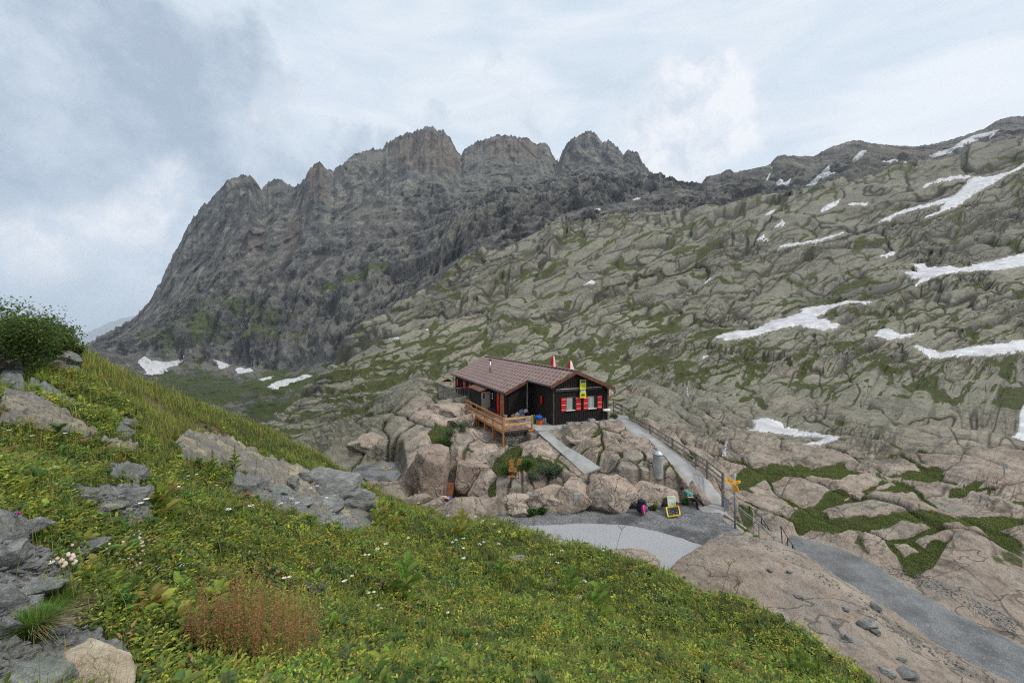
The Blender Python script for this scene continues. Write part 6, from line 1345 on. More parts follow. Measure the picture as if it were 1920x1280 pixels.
railing('yard_fence', [PV(1150,752,34), PV(1166,758,32.3), PV(1180,766,30.9)], [PV(1150,775,34), PV(1166,783,32.3), PV(1180,793,30.9)], (.08, .4, .75), 'short timber fence between the hut corner and the ramp railing', .07)
railing('stair_railing', [PV(1360,931,20.15), PV(1393,957,19.8), PV(1423,980,19.5), PV(1451,1004,19.2), PV(1462,1014,19.0)], [PV(1360,965,20.15), PV(1393,992,19.8), PV(1423,1016,19.5), PV(1451,1042,19.2), PV(1462,1052,19.0)], (0, .12), 'galvanised stair railing going down past the signpost', rr=.022, mat=M_galv)
railing('stair_railing', [PV(1405,948,20.7), PV(1428,970,20.5), PV(1441,990,20.4), PV(1456,1006,20.2)], [PV(1405,982,20.7), PV(1428,999,20.5), PV(1441,1016,20.4), PV(1456,1030,20.2)], (0,), 'dark thin railing on the far side of the stair', rr=.02, mat=M_gutter)
railing('path_railing', [PV(1464,986,18.7), PV(1477,1008,18.1), PV(1486,1021,17.7), PV(1497,1040,17.3)], [PV(1468,1024,18.7), PV(1477,1036,18.1), PV(1486,1046,17.7), PV(1497,1056,17.3)], (0,), 'dark thin handrail dropping beside the pink slab', rr=.02, mat=M_gutter)
wpm = thing('metal_plate', PV(1364,940,20.2), 'grey steel gate plate beside the ramp end', 'gate'); part('plate', MB().box(PV(1364,950,20.2), (.14, .03, .85)), M_galv, wpm)
st = thing('staircase', PV(1390,985,19.7), 'narrow stone stair dropping from the yard to the path', 'stairs')
for i in range(7):
    p = PV(1362, 972, 20.0).lerp(PV(1462, 1056, 19.2), (i+.5)/7); part('step', MB().box(p-Vector((0,-.15,.22)), (.46, 1.0, .34)), M_conc, st)
part('kerb', MB().bar(PV(1357,966,19.75), PV(1398,994,19.0), .12, .22), M_galv, st)
# ================================================================ signposts
M_sign = simple('hiking_yellow', (.80,.36,.015), .5, .08, 6, bump=.05); M_rust = simple('rusty_post', (.09,.035,.022), .8, .4, 8); M_osign = simple('orange_sign', (.60,.24,.06), .6, .3, 14)
def arrow(a, b, h, th=.02):
    a, b = Vector(a), Vector(b); d = (b-a); L = d.length; d.normalize(); n_ = Vector((-d.y, d.x, 0)).normalized()*th/2; up = Vector((0,0,h/2)); tipb = b-d*h*.5
    o = [a-up, tipb-up, b, tipb+up, a+up]; return MB().mesh([p-n_ for p in o]+[p+n_ for p in o], [(4,3,2,1,0), (5,6,7,8,9)]+[(i, (i+1) % 5, 5+(i+1) % 5, 5+i) for i in range(5)])
sp1 = thing('signpost', PV(1378,990,18.45), 'tall steel signpost with three yellow arrow boards at the ramp foot', 'signpost')
part('pole', MB().tube(PV(1378.5,992,18.45), PV(1377,887,18.45), .04, 10), M_galv, sp1, smooth=True)
for a, b, h in ((PV(1377,904,18.39), PV(1358.5,898.5,18.1), .15), (PV(1377,904.5,18.40), PV(1389,902.5,18.7), .13), (PV(1375,913,18.40), PV(1385,918.5,17.9), .26)):
    ar = part('arrow_board', arrow(a, b, h), M_sign, sp1); dd = (Vector(b)-Vector(a)); m0 = Vector(a)+dd*.45; nn_ = Vector((-dd.y, dd.x, 0)).normalized(); nn_ = nn_ if nn_.y < 0 else -nn_
    part('lettering', MB().box(m0+nn_*.013+Vector((0,0,h*.16)), (dd.length*.5, .002, h*.10), (dd.normalized(), nn_, Vector((0,0,1)))).box(m0+nn_*.013-Vector((0,0,h*.14)), (dd.length*.42, .002, h*.10), (dd.normalized(), nn_, Vector((0,0,1)))), M_black, ar)
g = ground_at(958, 915, 'B'); g[1] = min(g[1], 21.5); SY = float(g[1]); zb_ = tz(g[0], g[1]); SC = 51*SY/F/1.0
sp2 = thing('signpost', Vector((g[0], g[1], zb_)), 'rusty post stacked with small orange place name boards above the pink cliff', 'signpost'); top2 = Vector((g[0], g[1], zb_+SC))
part('pole', MB().tube((g[0], g[1], zb_-.2), top2, .032, 8), M_rust, sp2)
pxw = SY/F
for (x0, x1, y0, y1) in ((954, 963, 864, 869), (955, 963, 870, 874.5), (955, 963, 875.5, 879.5), (953.5, 963, 881, 886), (963.5, 968.5, 879, 887), (952.5, 966, 893.5, 896.5)):
    part('name_board', MB().box((g[0]+((x0+x1)/2-958)*pxw, g[1]-.05, zb_+(915-(y0+y1)/2)*pxw), ((x1-x0)*pxw, .025, (y1-y0)*pxw)), M_osign, sp2)
sp3 = thing('signpost', Vector((g[0]+15*pxw, g[1]+.5, tz(g[0]+15*pxw, g[1]+.5))), 'thin post with three small orange boards behind the rusty signpost', 'signpost')
part('pole', MB().tube((g[0]+15*pxw, g[1]+.5, tz(g[0]+15*pxw, g[1]+.5)-.1), (g[0]+15*pxw, g[1]+.5, zb_+48*pxw), .015, 6), M_rust, sp3)
for (x0, x1, y0, y1) in ((972, 979, 867, 871), (970, 977.5, 872, 875), (969, 976, 877, 878.5)): part('name_board', MB().box((g[0]+((x0+x1)/2-958)*pxw, g[1]+.42, zb_+(915-(y0+y1)/2)*pxw), ((x1-x0)*pxw, .025, (y1-y0)*pxw)), M_osign, sp3)
# marker post far on the slabs
g2 = ground_at(1883, 892, 'B'); mk = thing('marker_post', Vector(g2), 'small grey marker post standing on the distant flat slabs', 'post'); mz = tz(g2[0], g2[1]); hh = 24*g2[1]/F
part('pole', MB().tube((g2[0], g2[1], mz-.1), (g2[0], g2[1], mz+hh), .03, 6), M_galv, mk); part('plate', MB().box((g2[0], g2[1]-.05, mz+hh*.78), (.25, .03, hh*.42)), M_galv, mk)
# ================================================================ cistern, boards, rucksack
gc = ground_at(1234, 886, 'B'); cz = tz(gc[0], gc[1])-.05; k_ = gc[1]/F
cs = thing('water_cistern', (gc[0], gc[1], cz), 'round concrete cistern with a conical tin lid beside the ramp', 'cistern')
part('ring', MB().lathe((gc[0], gc[1], cz-.3), [(.0, 0), (9*k_, 0), (9*k_, .3+9*k_), (8.9*k_, .3+9.3*k_), (9*k_, .3+9.6*k_), (9*k_, .3+18*k_), (8.9*k_, .3+18.3*k_), (9*k_, .3+18.6*k_), (9*k_, .3+26*k_), (8.9*k_, .3+26.3*k_), (9*k_, .3+26.6*k_), (9*k_, .3+33*k_), (0, .3+33*k_)], 28), M_conc, cs, smooth=False)
part('lid', MB().lathe((gc[0], gc[1], cz), [(0, 33*k_), (10.5*k_, 33*k_), (10.5*k_, 34*k_), (1*k_, 40*k_), (0, 40.3*k_)], 28), simple('zinc', (.42,.48,.53), .45, .15, 6, metallic=.5), cs, smooth=True)
M_chalk = simple('chalkboard', (.015,.025,.03), .7, .3, 6); M_yp = simple('yellow_paint', (.75,.50,.01), .5, .08, 6); M_paper = simple('pale_green_sheet', (.52,.55,.42), .7, .1, 5)
cb = thing('chalkboard', PV(1262,967,19.6), 'small chalkboard with a yellow frame leaning on the gravel yard', 'sign')
q = [PV(1252.5,968,19.45), PV(1275,964.7,19.45), PV(1271.7,948,19.8), PV(1249,951,19.8)]
def quad_board(q, th, mat, name, parent, off=0.0):
    q = [Vector(p) for p in q]; n_ = (q[1]-q[0]).cross(q[3]-q[0]).normalized(); n_ = n_ if n_.y < 0 else -n_
    a = [p+n_*off for p in q]; b = [p+n_*(off-th) for p in q]
    return part(name, MB().mesh(a+b, [(0,1,2,3), (7,6,5,4), (0,4,5,1), (1,5,6,2), (2,6,7,3), (3,7,4,0)]), mat, parent)
quad_board(q, .03, M_chalk, 'board', cb)
for i in range(4): a, b = q[i], q[(i+1) % 4]; part('frame', MB().bar(a, b, .05, .055, (0, -1, .3)), M_yp, cb)
def inq(q, s_, t_): q = [Vector(p) for p in q]; return q[3].lerp(q[2], s_).lerp(q[0].lerp(q[1], s_), t_)
sc_ = MB(); rg = random.Random(4)
for r_ in range(5):
    s_ = .12
    while s_ < .85:
        L_ = rg.uniform(.04, .13); a, b = inq(q, s_, .16+r_*.17+rg.uniform(-.02, .02)), inq(q, min(s_+L_, .9), .16+r_*.17+rg.uniform(-.03, .03)); sc_.bar(a+Vector((0,-.006,.003)), b+Vector((0,-.006,.003)), .004, .012, (0,-1,.3)); s_ += L_+rg.uniform(.02, .08)
part('chalk_writing', sc_, M_white, cb)
nb = thing('notice_board', PV(1260,951,20.0), 'pale green notice sheet propped behind the chalkboard', 'sign')
q2 = [PV(1252.8,952,19.9), PV(1268,950,19.9), PV(1266,928.6,20.35), PV(1251,929.7,20.35)]; quad_board(q2, .02, M_paper, 'sheet', nb); ln_ = MB()
for i in range(9):
    for s0_, s1_ in ((.08, .28), (.34, .66), (.72, .92)): a, b = inq(q2, s0_, .08+i*.105), inq(q2, s1_, .08+i*.105); ln_.bar(a+Vector((0,-.008,.003)), b+Vector((0,-.008,.003)), .004, .014, (0,-1,.3))
part('lettering', ln_, simple('grey_ink', (.28,.30,.27), .8), nb)
pl = thing('plaque', PV(1082,930,20.4), 'small stone plaque fixed to the upright boulder', 'plaque'); part('tablet', MB().box(PV(1082,933,19.60), (.30, .10, .40)), M_conc, pl)
pk = thing('plank', PV(1005,929,20.2), 'weathered plank resting on the cracked boulder', 'plank'); part('board', MB().bar(PV(992,930,19.72), PV(1018,927,19.8), .14, .05), M_greyw, pk)
M_navy = simple('navy_cloth', (.012,.014,.04), .8, .3, 8); M_pink = simple('pink_cloth', (.62,.02,.22), .7, .2, 8); M_teal = simple('teal_cloth', (.05,.22,.22), .8, .2, 9)
rs = PV(1204,962,19.75); bp = thing('rucksack', rs, 'navy and pink hiking rucksack standing against the pink cliff', 'rucksack'); X_ = Vector((1,0,0))
part('body', MB().blob(rs+Vector((0,.10,.29)), (.46,.34,.60), 3, 3, .08, 2.6, tilt=.06), M_navy, bp, smooth=True); part('front_pocket', MB().blob(rs+Vector((.05,-.07,.22)), (.24,.16,.42), 5, 3, .08, 2.6), M_pink, bp, smooth=True)
part('lid', MB().blob(rs+Vector((-.02,.06,.55)), (.36,.32,.16), 6, 2, .1, 2.4), M_navy, bp, smooth=True); part('side_pocket', MB().blob(rs+Vector((.20,.0,.22)), (.12,.2,.30), 7, 2, .1, 2.3), M_teal, bp, smooth=True)
part('strap', MB().path([rs+Vector((.0,-.16,.44)), rs+Vector((.03,-.17,.25)), rs+Vector((.06,-.15,.06))], .012), M_white, bp); part('handle', MB().path([rs+Vector((-.05,.1,.6)), rs+Vector((-.01,.08,.66)), rs+Vector((.04,.1,.6))], .012), M_black, bp)
# rope, ledge, plank in the cleft, climbing gear heap
gl = P(722, 884, 25.0); rc = Vector(gl)+Vector((0,0,.0)); led = [P(px, py, Yd) for px, py, Yd in [(668,872,26.6),(700,868,27.2),(745,866,27.4),(752,890,25),(742,905,23.9),(690,902,24),(664,892,25)]]
zl = float(np.mean([p[2] for p in led])); lm = MB(); k = len(led); tp_ = [Vector((p[0], p[1], -8.55)) for p in led]; lm.mesh(tp_+[p-Vector((0,0,.06)) for p in tp_], [tuple(range(k))]+[(i, (i+1) % k, k+(i+1) % k, k+i) for i in range(k)])
lw = tag(empty('stone_terrace', tp_[0]), 'small gravelled terrace held by a block wall beside the square boulder', 'terrace'); part('gravel_top', lm, M_grav, lw)
part('block_wall', MB().mesh([p-Vector((0,0,.061)) for p in tp_]+[p-Vector((0,0,1.1)) for p in tp_], [(i, (i+1) % k, k+(i+1) % k, k+i) for i in range(k)]), rock_mat('terrace_blocks', (.14,.13,.12), (.26,.24,.22), (.36,.31,.27), 1.4), lw)
for i, (px, w_) in enumerate(((676, 20), (698, 22), (720, 22), (740, 16))):
    for r_ in range(2): rock_obj('wall_block', PV(px+r_*9, 907+r_*13, 23.7), (w_*.031, .5, .36), 700+i*2+r_, M_granite_d if (i+r_) % 2 else M_schist, ['blunt grey', 'long pink', 'square grey', 'small pinkish', 'wide grey', 'reddish', 'cracked grey', 'end'][i*2+r_]+' block in the terrace wall', 'blocks of the terrace wall', 0, 0, 'block', sub=3, cuts=4, rough_=.05, planes=[((0,0,1), .7), ((0,0,-1), .7), ((0,-1,0), .7)])
rp = tag(empty('rope_coil', (P(724,872,25.9)[0], 25.9, -8.55)), 'coiled pale yellow rope lying on the gravelled terrace', 'rope'); cr = MB(); rg = random.Random(8)
for ring in range(5):
    pp = []; ax_, ay_ = rg.uniform(.15, .34), rg.uniform(.12, .26)
    for t in range(15): an = 6.2832*t/14; pp.append(Vector((rp.location.x+ax_*math.cos(an)+rg.uniform(-.01, .01), 25.9+ay_*math.sin(an), -8.53+.02*ring)))
    cr.path(pp, .014, 5)
cr.path([Vector((rp.location.x-.3, 25.9, -8.53)), Vector((rp.location.x-.7, 26.0, -8.53)), Vector((rp.location.x-1.1, 26.0, -8.53))], .012, 5); part('rope', cr, simple('yellow_rope', (.50,.42,.22), .8, .2, 9), rp)
rd = thing('rusty_plank', PV(845,932,22.3), 'rusty brown plank wedged in the dark cleft between two boulders', 'plank'); part('board', MB().bar(PV(842,940,22.2), PV(846,904,22.7), .32, .05, (0,1,0)), simple('rust_wood', (.20,.065,.025), .8, .3, 6), rd)
hp = PV(838,946,21.2); M_rw = simple('red_white_cloth', (.60,.10,.07), .7, .2, 9, c2=(.72,.66,.62))
for nm, off, sz, mt, lab in (('rucksack', (-.28,0,.12), (.42,.3,.24), M_rw, 'red and white rucksack lying in the grass below the square boulder'), ('rucksack', (.05,.02,.22), (.34,.28,.40), M_blue, 'blue pack propped beside the red and white one'), ('rolled_mat', (-.2,.15,.32), (.40,.16,.16), M_beam, 'rolled silver mat behind the packs'), ('jacket', (.0,-.08,.36), (.26,.2,.14), simple('salmon_cloth', (.62,.28,.20), .8), 'salmon coloured jacket thrown over the packs')):
    t_ = thing(nm, hp+Vector(off)-Vector((0,0,sz[2]/2)), lab, nm.replace('_', ' ')); part('body', MB().blob(hp+Vector(off), sz, len(nm)+int(sz[0]*100), 3, .16, 2.3, rot=.3, tilt=.15), mt, t_, smooth=True)
    part('strap', MB().path([hp+Vector(off)+Vector((-sz[0]*.3,-sz[1]*.5,-.02)), hp+Vector(off)+Vector((0,-sz[1]*.56,sz[2]*.3)), hp+Vector(off)+Vector((sz[0]*.3,-sz[1]*.5,-.02))], .012), M_black, t_)
# ================================================================ things in the hut yard
def yp(px, Yd, z=FLOOR): return Vector(((px-CX)/F*Yd, Yd, z))
M_bagw = simple('white_sack', (.42,.42,.46), .6, .2, 9); M_carton = simple('carton', (.36,.24,.13), .8, .15, 6); M_bb = simple('blue_sack', (.015,.09,.36), .45, .2, 9); M_ob = simple('orange_tub', (.62,.10,.015), .5, .1, 6); M_gr = simple('green_bottle', (.01,.22,.07), .4, .1, 6)
p = yp(1012, 28.35); tb = thing('tub', p, 'orange red tub with blue sack on top against the dark wall', 'tub'); part('tub_body', MB().lathe(p, [(0,0),(.19,0),(.225,.30),(.235,.31),(0,.31)], 18), M_ob, tb, smooth=False)
bsk = thing('sack', p+Vector((-.03,0,.31)), 'bright blue plastic sack resting on the orange tub', 'sack'); part('bag', MB().blob(p+Vector((-.06,0,.46)), (.56,.40,.36), 4, 3, .12, 2.5), M_bb, bsk, smooth=True); part('knot', MB().blob(p+Vector((-.02,0,.66)), (.12,.10,.10), 4, 2, .2), M_bb, bsk, smooth=True)
p = yp(1002, 28.7); gb_ = thing('canister', p, 'tall green canister standing beside the orange tub', 'canister'); part('body', MB().lathe(p, [(0,0),(.10,0),(.11,.03),(.11,.46),(.07,.52),(.03,.54),(0,.54)], 16), M_gr, gb_, smooth=False); part('cap', MB().lathe(p, [(0,.541),(.035,.541),(.035,.58),(0,.58)], 10), M_white, gb_)
for i, px in enumerate((1019.5, 1023)):
    p = yp(px, 28.5+i*.1); gbt = thing('gas_bottle', p, ['pale grey gas bottle next to the orange tub', 'second pale gas bottle closest to the hut corner'][i], 'gas bottle', 'gas bottles by the wall'); part('body', MB().lathe(p, [(0,0),(.055,0),(.06,.02),(.06,.34),(.03,.40),(0,.40)], 12), M_bagw, gbt, smooth=False); part('valve', MB().lathe(p, [(0,.401),(.018,.401),(.018,.45),(0,.45)], 8), M_beamd, gbt)
for nm, px, Yd, sz, mt, lab in (('sack', 970, 30.3, (.42,.34,.44), M_bagw, 'whitish plastic sack in the middle of the yard pile'), ('sack', 978, 30.6, (.44,.36,.60), simple('grey_sack', (.20,.22,.25), .6, .2, 9), 'grey sack behind the whitish one'), ('sack', 980, 30.1, (.36,.30,.34), simple('violet_sack', (.16,.15,.34), .6, .2, 9), 'bluish violet sack in the yard pile'), ('sack', 989, 30.4, (.5,.4,.66), M_black, 'dark sack at the near end of the yard pile'), ('sack', 962, 30.4, (.30,.28,.30), M_carton, 'brown paper sack beside the whitish sack')):
    p = yp(px, Yd); t_ = thing(nm, p, lab, 'sack', 'sacks piled in the yard'); part('bag', MB().blob(p+Vector((0,0,sz[2]/2)), sz, int(px), 3, .14, 2.6), mt, t_, smooth=True); part('neck', MB().blob(p+Vector((.02,0,sz[2]*1.02)), (.10,.09,.09), int(px), 2, .2), mt, t_, smooth=True)
p = yp(948, 30.2); t_ = thing('bucket', p, 'white bucket at the far end of the yard pile', 'bucket'); part('pail', MB().lathe(p, [(0,0),(.11,0),(.135,.24),(.14,.25),(.12,.245),(.1,.02),(0,.02)], 16), M_bagw, t_); part('handle', MB().path([p+Vector((-.135,0,.23)), p+Vector((-.09,-.05,.31)), p+Vector((.09,-.05,.31)), p+Vector((.135,0,.23))], .006), M_galv, t_)
p = yp(990.5, 28.9); t_ = thing('crate', p, 'white slatted plastic crate behind the deck rail', 'crate'); part('bottom', MB().box(p+Vector((0,0,.02)), (.36,.28,.03)), M_white, t_)
for i in range(7): part('slat', MB().box(p+Vector((-.165+.055*i,-.14,.15)), (.025,.015,.26)), M_white, t_)
part('rim', MB().box(p+Vector((0,-.14,.285)), (.37,.02,.03)).box(p+Vector((0,.14,.285)), (.37,.02,.03)).box(p+Vector((-.18,0,.285)), (.02,.26,.03)).box(p+Vector((.18,0,.285)), (.02,.26,.03)), M_white, t_)
p = yp(986, 30.2, -5.75); t_ = thing('paper_sheet', p, 'white paper sheet lying on the dark sack', 'paper'); part('sheet', MB().box(p, (.26,.012,.30), (Vector((1,0,.25)).normalized(), Vector((0,1,.3)).normalized(), Vector((-.2,-.3,1)).normalized())), M_white, t_)
p = HP(-.06, 1.55, -4.6); t_ = thing('jacket', p, 'red jacket hanging on the dark side wall above the tub', 'jacket'); part('cloth', MB().blob(HP(-.09, 1.55, -4.85), (.30,.12,.62), 9, 3, .12, 2.5, rot=1.9), M_red, t_, smooth=True); part('hook', MB().tube(HP(-.002,1.55,-4.55), HP(-.08,1.55,-4.52), .01, 6), M_black, t_)
p = HP(-.45, 3.1, FLOOR); t_ = thing('pole', p, 'thin wooden pole leaning on the dark wall', 'pole'); part('shaft', MB().tube(HP(-.55,2.85,FLOOR), HP(-.5,3.25,-4.4), .02, 6), M_greyw, t_)
t_ = thing('purple_box', HP(-2.2, 5.6, FLOOR), 'purple storage box on the deck by the red shutter', 'box'); part('box', MB().glb(-2.45,-2.05,5.4,6.1,FLOOR+.01,FLOOR+.30), simple('purple', (.12,.02,.10), .6), t_); part('lid', MB().glb(-2.47,-2.03,5.38,6.12,FLOOR+.302,FLOOR+.34), M_navy, t_)
# concrete blocks and a plank before the gable
for i, (px, py, Yd, w_, lab) in enumerate(((1071, 795, 27.9, .50, 'hollow concrete block nearest the hut corner'), (1084, 795, 27.9, .42, 'second hollow concrete block in the row before the gable'), (1098, 794, 28.1, .42, 'third concrete block in the row before the gable'), (1111, 800, 27.2, .40, 'concrete block set forward of the row'), (1066, 800, 27.3, .7, 'long low kerb stone before the concrete blocks'))):
    c_ = PV(px, py, Yd); c_.z = max(c_.z, tz(c_.x, c_.y)+.08); a3 = (Gv, Lv, Vector((0,0,1))); t_ = thing('concrete_block', c_-Vector((0,0,.1)), lab, 'concrete block', 'blocks before the gable'); hgt = .12 if w_ > .6 else .22
    mb = MB().box(c_+Vector((0,0,hgt/2-.1)), (w_, .24, .05), a3); part('block', MB().box(c_, (w_, .045, hgt), a3).box(c_+Lv*.22, (w_, .045, hgt), a3).box(c_+Gv*(w_/2-.025)+Lv*.11, (.045, .17, hgt), a3).box(c_-Gv*(w_/2-.025)+Lv*.11, (.045, .17, hgt), a3).box(c_+Lv*.11, (.045, .17, hgt), a3), M_conc, t_)
t_ = thing('plank', HP(2.0,-.7,FLOOR+.12), 'pale plank lying along the gable wall foot', 'plank'); part('board', MB().bar(HP(.9,-.5,FLOOR+.13), HP(3.2,-.55,FLOOR+.10), .22, .05), M_beam, t_)
t_ = thing('wash_basin', HP(4.2,-.25,-5.55), 'white oval wash basin on the hut corner', 'basin'); part('bowl', MB().blob(HP(4.2,-.22,-5.55), (.62,.36,.20), 2, 3, .02, 2.6, rot=.4), M_white, t_, smooth=True); part('bracket', MB().glb(4.15,4.25,-.24,-.03,-5.85,-5.63), M_beamd, t_)
# flags behind the ridge
for i, (px, top, Yd, ang) in enumerate(((1037, 667, 38.0, .3), (1069, 676, 35.2, -.5))):
    b = Vector(((px-CX)/F*Yd, Yd, -6.4)); zt = (HY-top)/F*Yd; t_ = thing('flag', b, ['limp red and white flag on the pole nearer the chimney', 'crumpled red and white flag on the pole nearer the gable'][i], 'flag', 'flags behind the hut roof')
    part('pole', MB().tube(b, b+Vector((0,0,zt-b.z+.05)), .025, 8), M_galv, t_); vs = []; fs = []; nu, nv_ = 20, 10; rg = random.Random(i)
    for c_ in range(nv_+1):
        v_ = c_/nv_
        for a in range(nu): an = a/nu*6.2832+ang; r_ = (.06+.26*v_**.6)*(1+.28*math.sin(an*3+v_*2+i)); vs.append(b+Vector((r_*math.sin(an)*1.05+.03, -r_*math.cos(an)*.6, zt-b.z-v_*1.35+.05*math.sin(an*2)*v_)))
    for c_ in range(nv_):
        for a in range(nu): fs.append((c_*nu+a, c_*nu+(a+1) % nu, (c_+1)*nu+(a+1) % nu, (c_+1)*nu+a))
    o_ = part('cloth', MB().mesh(vs, fs), M_red, t_, smooth=True); o_.data.materials.append(M_white)
    o_.data.polygons.foreach_set('material_index', [1 if ((k % nu) in ((0, 1, 2, 19) if i == 0 else (1, 2, 3, 4, 5, 6))) else 0 for k in range(nu*nv_)])
# little waterfalls
M_water, nw_ = newmat('falling_water'); wpos = nw_.n('ShaderNodeNewGeometry').outputs['Position']; wn_ = nw_.noise(nw_.vmath('MULTIPLY', wpos, (9, 9, 2)), 2.0, 6, .7)
finish(M_water, nw_, nw_.ramp(wn_.outputs[0], [(.42, (.05,.055,.06)), (.58, (.62,.64,.66))]), .25, bumpn(nw_, wn_.outputs[0], .6, .05), .5)
def falls(line, w_, label):
    pts_ = [Vector(p) for p in line]; vs = []; fs = []; rg = random.Random(int(line[0][0]*10))
    f = [pts_[i].lerp(pts_[i+1], k/5) for i in range(len(pts_)-1) for k in range(5)]+[pts_[-1]]
    for i, p in enumerate(f):
        ww = w_*(.5+.9*i/len(f))*rg.uniform(.7, 1.3)
        for k in range(5): t = k/4*2-1; vs.append(p+Vector((ww*t+rg.uniform(-.03, .03), .12*t*t, rg.uniform(-.03, .03))))
    for i in range(len(f)-1):
        for k in range(4): fs.append((i*5+k, i*5+k+1, (i+1)*5+k+1, (i+1)*5+k))
    o = part('waterfall', MB().mesh(vs, fs), M_water, smooth=True); o['kind'] = 'structure'
def on_b(px, py, up=.12):
    g = ground_at(px, py, 'B'); return Vector((g[0], g[1]-.15, tz(g[0], g[1])+up))
gw = on_b(1356, 858); falls([gw+Vector((.42,.35,1.0)), gw+Vector((.25,.2,.62)), gw+Vector((.08,.05,.28)), gw+Vector((-.08,-.25,.02))], .13, '')
gw = on_b(1289, 744); falls([gw+Vector((-.1,.9,1.5)), gw+Vector((.12,.5,1.0)), gw+Vector((.02,.1,.4)), gw+Vector((-.1,-.4,.02))], .07, '')
# ================================================================ reclining hiker
M_skin = simple('skin', (.46,.26,.19), .6, .12, 12, bump=.05); M_trou = simple('dark_trousers', (.028,.022,.022), .85, .4, 9); M_shirt = simple('teal_shirt', (.075,.27,.25), .8, .25, 9); M_boot = simple('boot', (.02,.016,.014), .7, .3, 9)
def skin_mesh(name, chains, mat, parent, sub=2):
    """chains: lists of (point, radius); first point of the first chain is the root; chains join where points coincide"""
    bm = bmesh.new(); lay = bm.verts.layers.skin.verify(); vmap = {}
    def gv(p, r):
        k = tuple(round(c, 4) for c in p)
        if k not in vmap:
            v = bm.verts.new(Vector(p)-wloc(parent)); v[lay].radius = (r, r) if not isinstance(r, tuple) else r; vmap[k] = v
        return vmap[k]
    for ch in chains:
        prev = None
        for p, r in ch:
            v = gv(p, r)
            if prev is not None and prev is not v and bm.edges.get((prev, v)) is None: bm.edges.new((prev, v))
            prev = v
    root = gv(*chains[0][0]); root[lay].use_root = True
    me = bpy.data.meshes.new(name); bm.to_mesh(me); bm.free(); me.materials.append(mat)
    o = bpy.data.objects.new(name, me); C.objects.link(o); o.parent = parent
    m = o.modifiers.new('skin', 'SKIN'); m.use_smooth_shade = True
    s_ = o.modifiers.new('sub', 'SUBSURF'); s_.levels = sub; s_.render_levels = sub
    return o
YP = 19.62
def Q(px, py, dy=0.0): Yd = YP+dy; return PV(px, py, Yd)
pel = Q(1298.5, 933, .02); hiker = thing('person', Q(1300, 953), 'hiker in teal shirt and dark trousers lying back on the rocks beside the ramp', 'person')
chest = Q(1290, 925.5, .05); sh = Q(1286.5, 922, .05); neck = Q(1284.0, 920.0, .03); head = Q(1280.6, 916.8, 0.0)
kneeR = Q(1306.5, 938.5, -.12); ankR = Q(1307.5, 951.5, -.10); toeR = Q(1311.5, 953.0, -.14); kneeL = Q(1311.5, 937.5, .18); ankL = Q(1318, 946, .12); toeL = Q(1321, 945.5, .08)
body = skin_mesh('body', [[(pel, .125), (pel.lerp(chest, .5), .125), (chest, .145), (sh, .12), (neck, .055), (neck.lerp(head, .4), .052)]], M_shirt, hiker)
for sd_, elb, wr_ in ((-1, Q(1289.5, 931.5, -.22), Q(1296.5, 932, -.20)), (1, Q(1294, 922.5, .24), Q(1301, 928.5, .12))):
    shp = sh+Vector((.03, .13*sd_, .02)); skin_mesh('sleeve', [[(shp, .065), (shp.lerp(elb, .5), .055), (elb, .045)]], M_shirt, hiker, 2)
    f_ = (wr_-elb).normalized(); skin_mesh('forearm', [[(elb-f_*.03, .042), (elb.lerp(wr_, .5), .036), (wr_, .026), (wr_+f_*.05, .034), (wr_+f_*.09, .024)]], M_skin, hiker, 2)
    s2 = f_.cross(Vector((0,0,1))).normalized()
    for q_ in range(4): b0 = wr_+f_*.085+s2*(q_-1.5)*.018; skin_mesh('finger', [[(b0-f_*.02, .009), (b0+f_*.035, .0085), (b0+f_*(.06-.006*abs(q_-1.5))-Vector((0,0,.02)), .007)]], M_skin, hiker, 1)
    skin_mesh('thumb', [[(wr_+f_*.03+s2*.025, .011), (wr_+f_*.055+s2*.052, .010), (wr_+f_*.08+s2*.056, .008)]], M_skin, hiker, 1)
skin_mesh('trousers', [[(pel, .135), (pel+Vector((.04,-.08,-.02)), .10), (kneeR.lerp(pel, .5), .085), (kneeR, .068), (kneeR.lerp(ankR, .45), .064), (ankR, .05)], [(pel, .135), (pel+Vector((.05,.09,-.01)), .10), (kneeL.lerp(pel, .5), .085), (kneeL, .066), (kneeL.lerp(ankL, .45), .062), (ankL, .05)]], M_trou, hiker)
for a, t in ((ankR, toeR), (ankL, toeL)): skin_mesh('boot', [[(a+Vector((-.02,0,.02)), .055), (a+Vector((0,0,-.04)), .06), (a.lerp(t, .6)+Vector((0,0,-.03)), .05), (t+Vector((0,0,-.01)), .038)]], M_boot, hiker)
hd = part('head', MB().blob(head, (.17,.155,.225), 1, 3, .01, 2.15, tilt=-.5), M_skin, hiker, smooth=True)
fw_ = Vector((.35, -.85, .35)).normalized(); upv = Vector((-.55,0,.83)).normalized(); rt = fw_.cross(upv).normalized()
part('nose', MB().blob(head+fw_*.088+upv*.0, (.03,.035,.045), 1, 2, .0), M_skin, hd, smooth=True)
for s_ in (-1, 1): part('eye', MB().blob(head+fw_*.076+upv*.025+rt*.033*s_, (.02,.016,.014), 1, 2, 0), M_black, hd, smooth=True); part('ear', MB().blob(head+rt*.080*s_-fw_*.01, (.025,.03,.05), 1, 2, .05), M_skin, hd, smooth=True)
part('mouth', MB().blob(head+fw_*.080-upv*.045, (.045,.014,.012), 1, 2, 0), simple('lips', (.35,.12,.10), .6), hd, smooth=True)
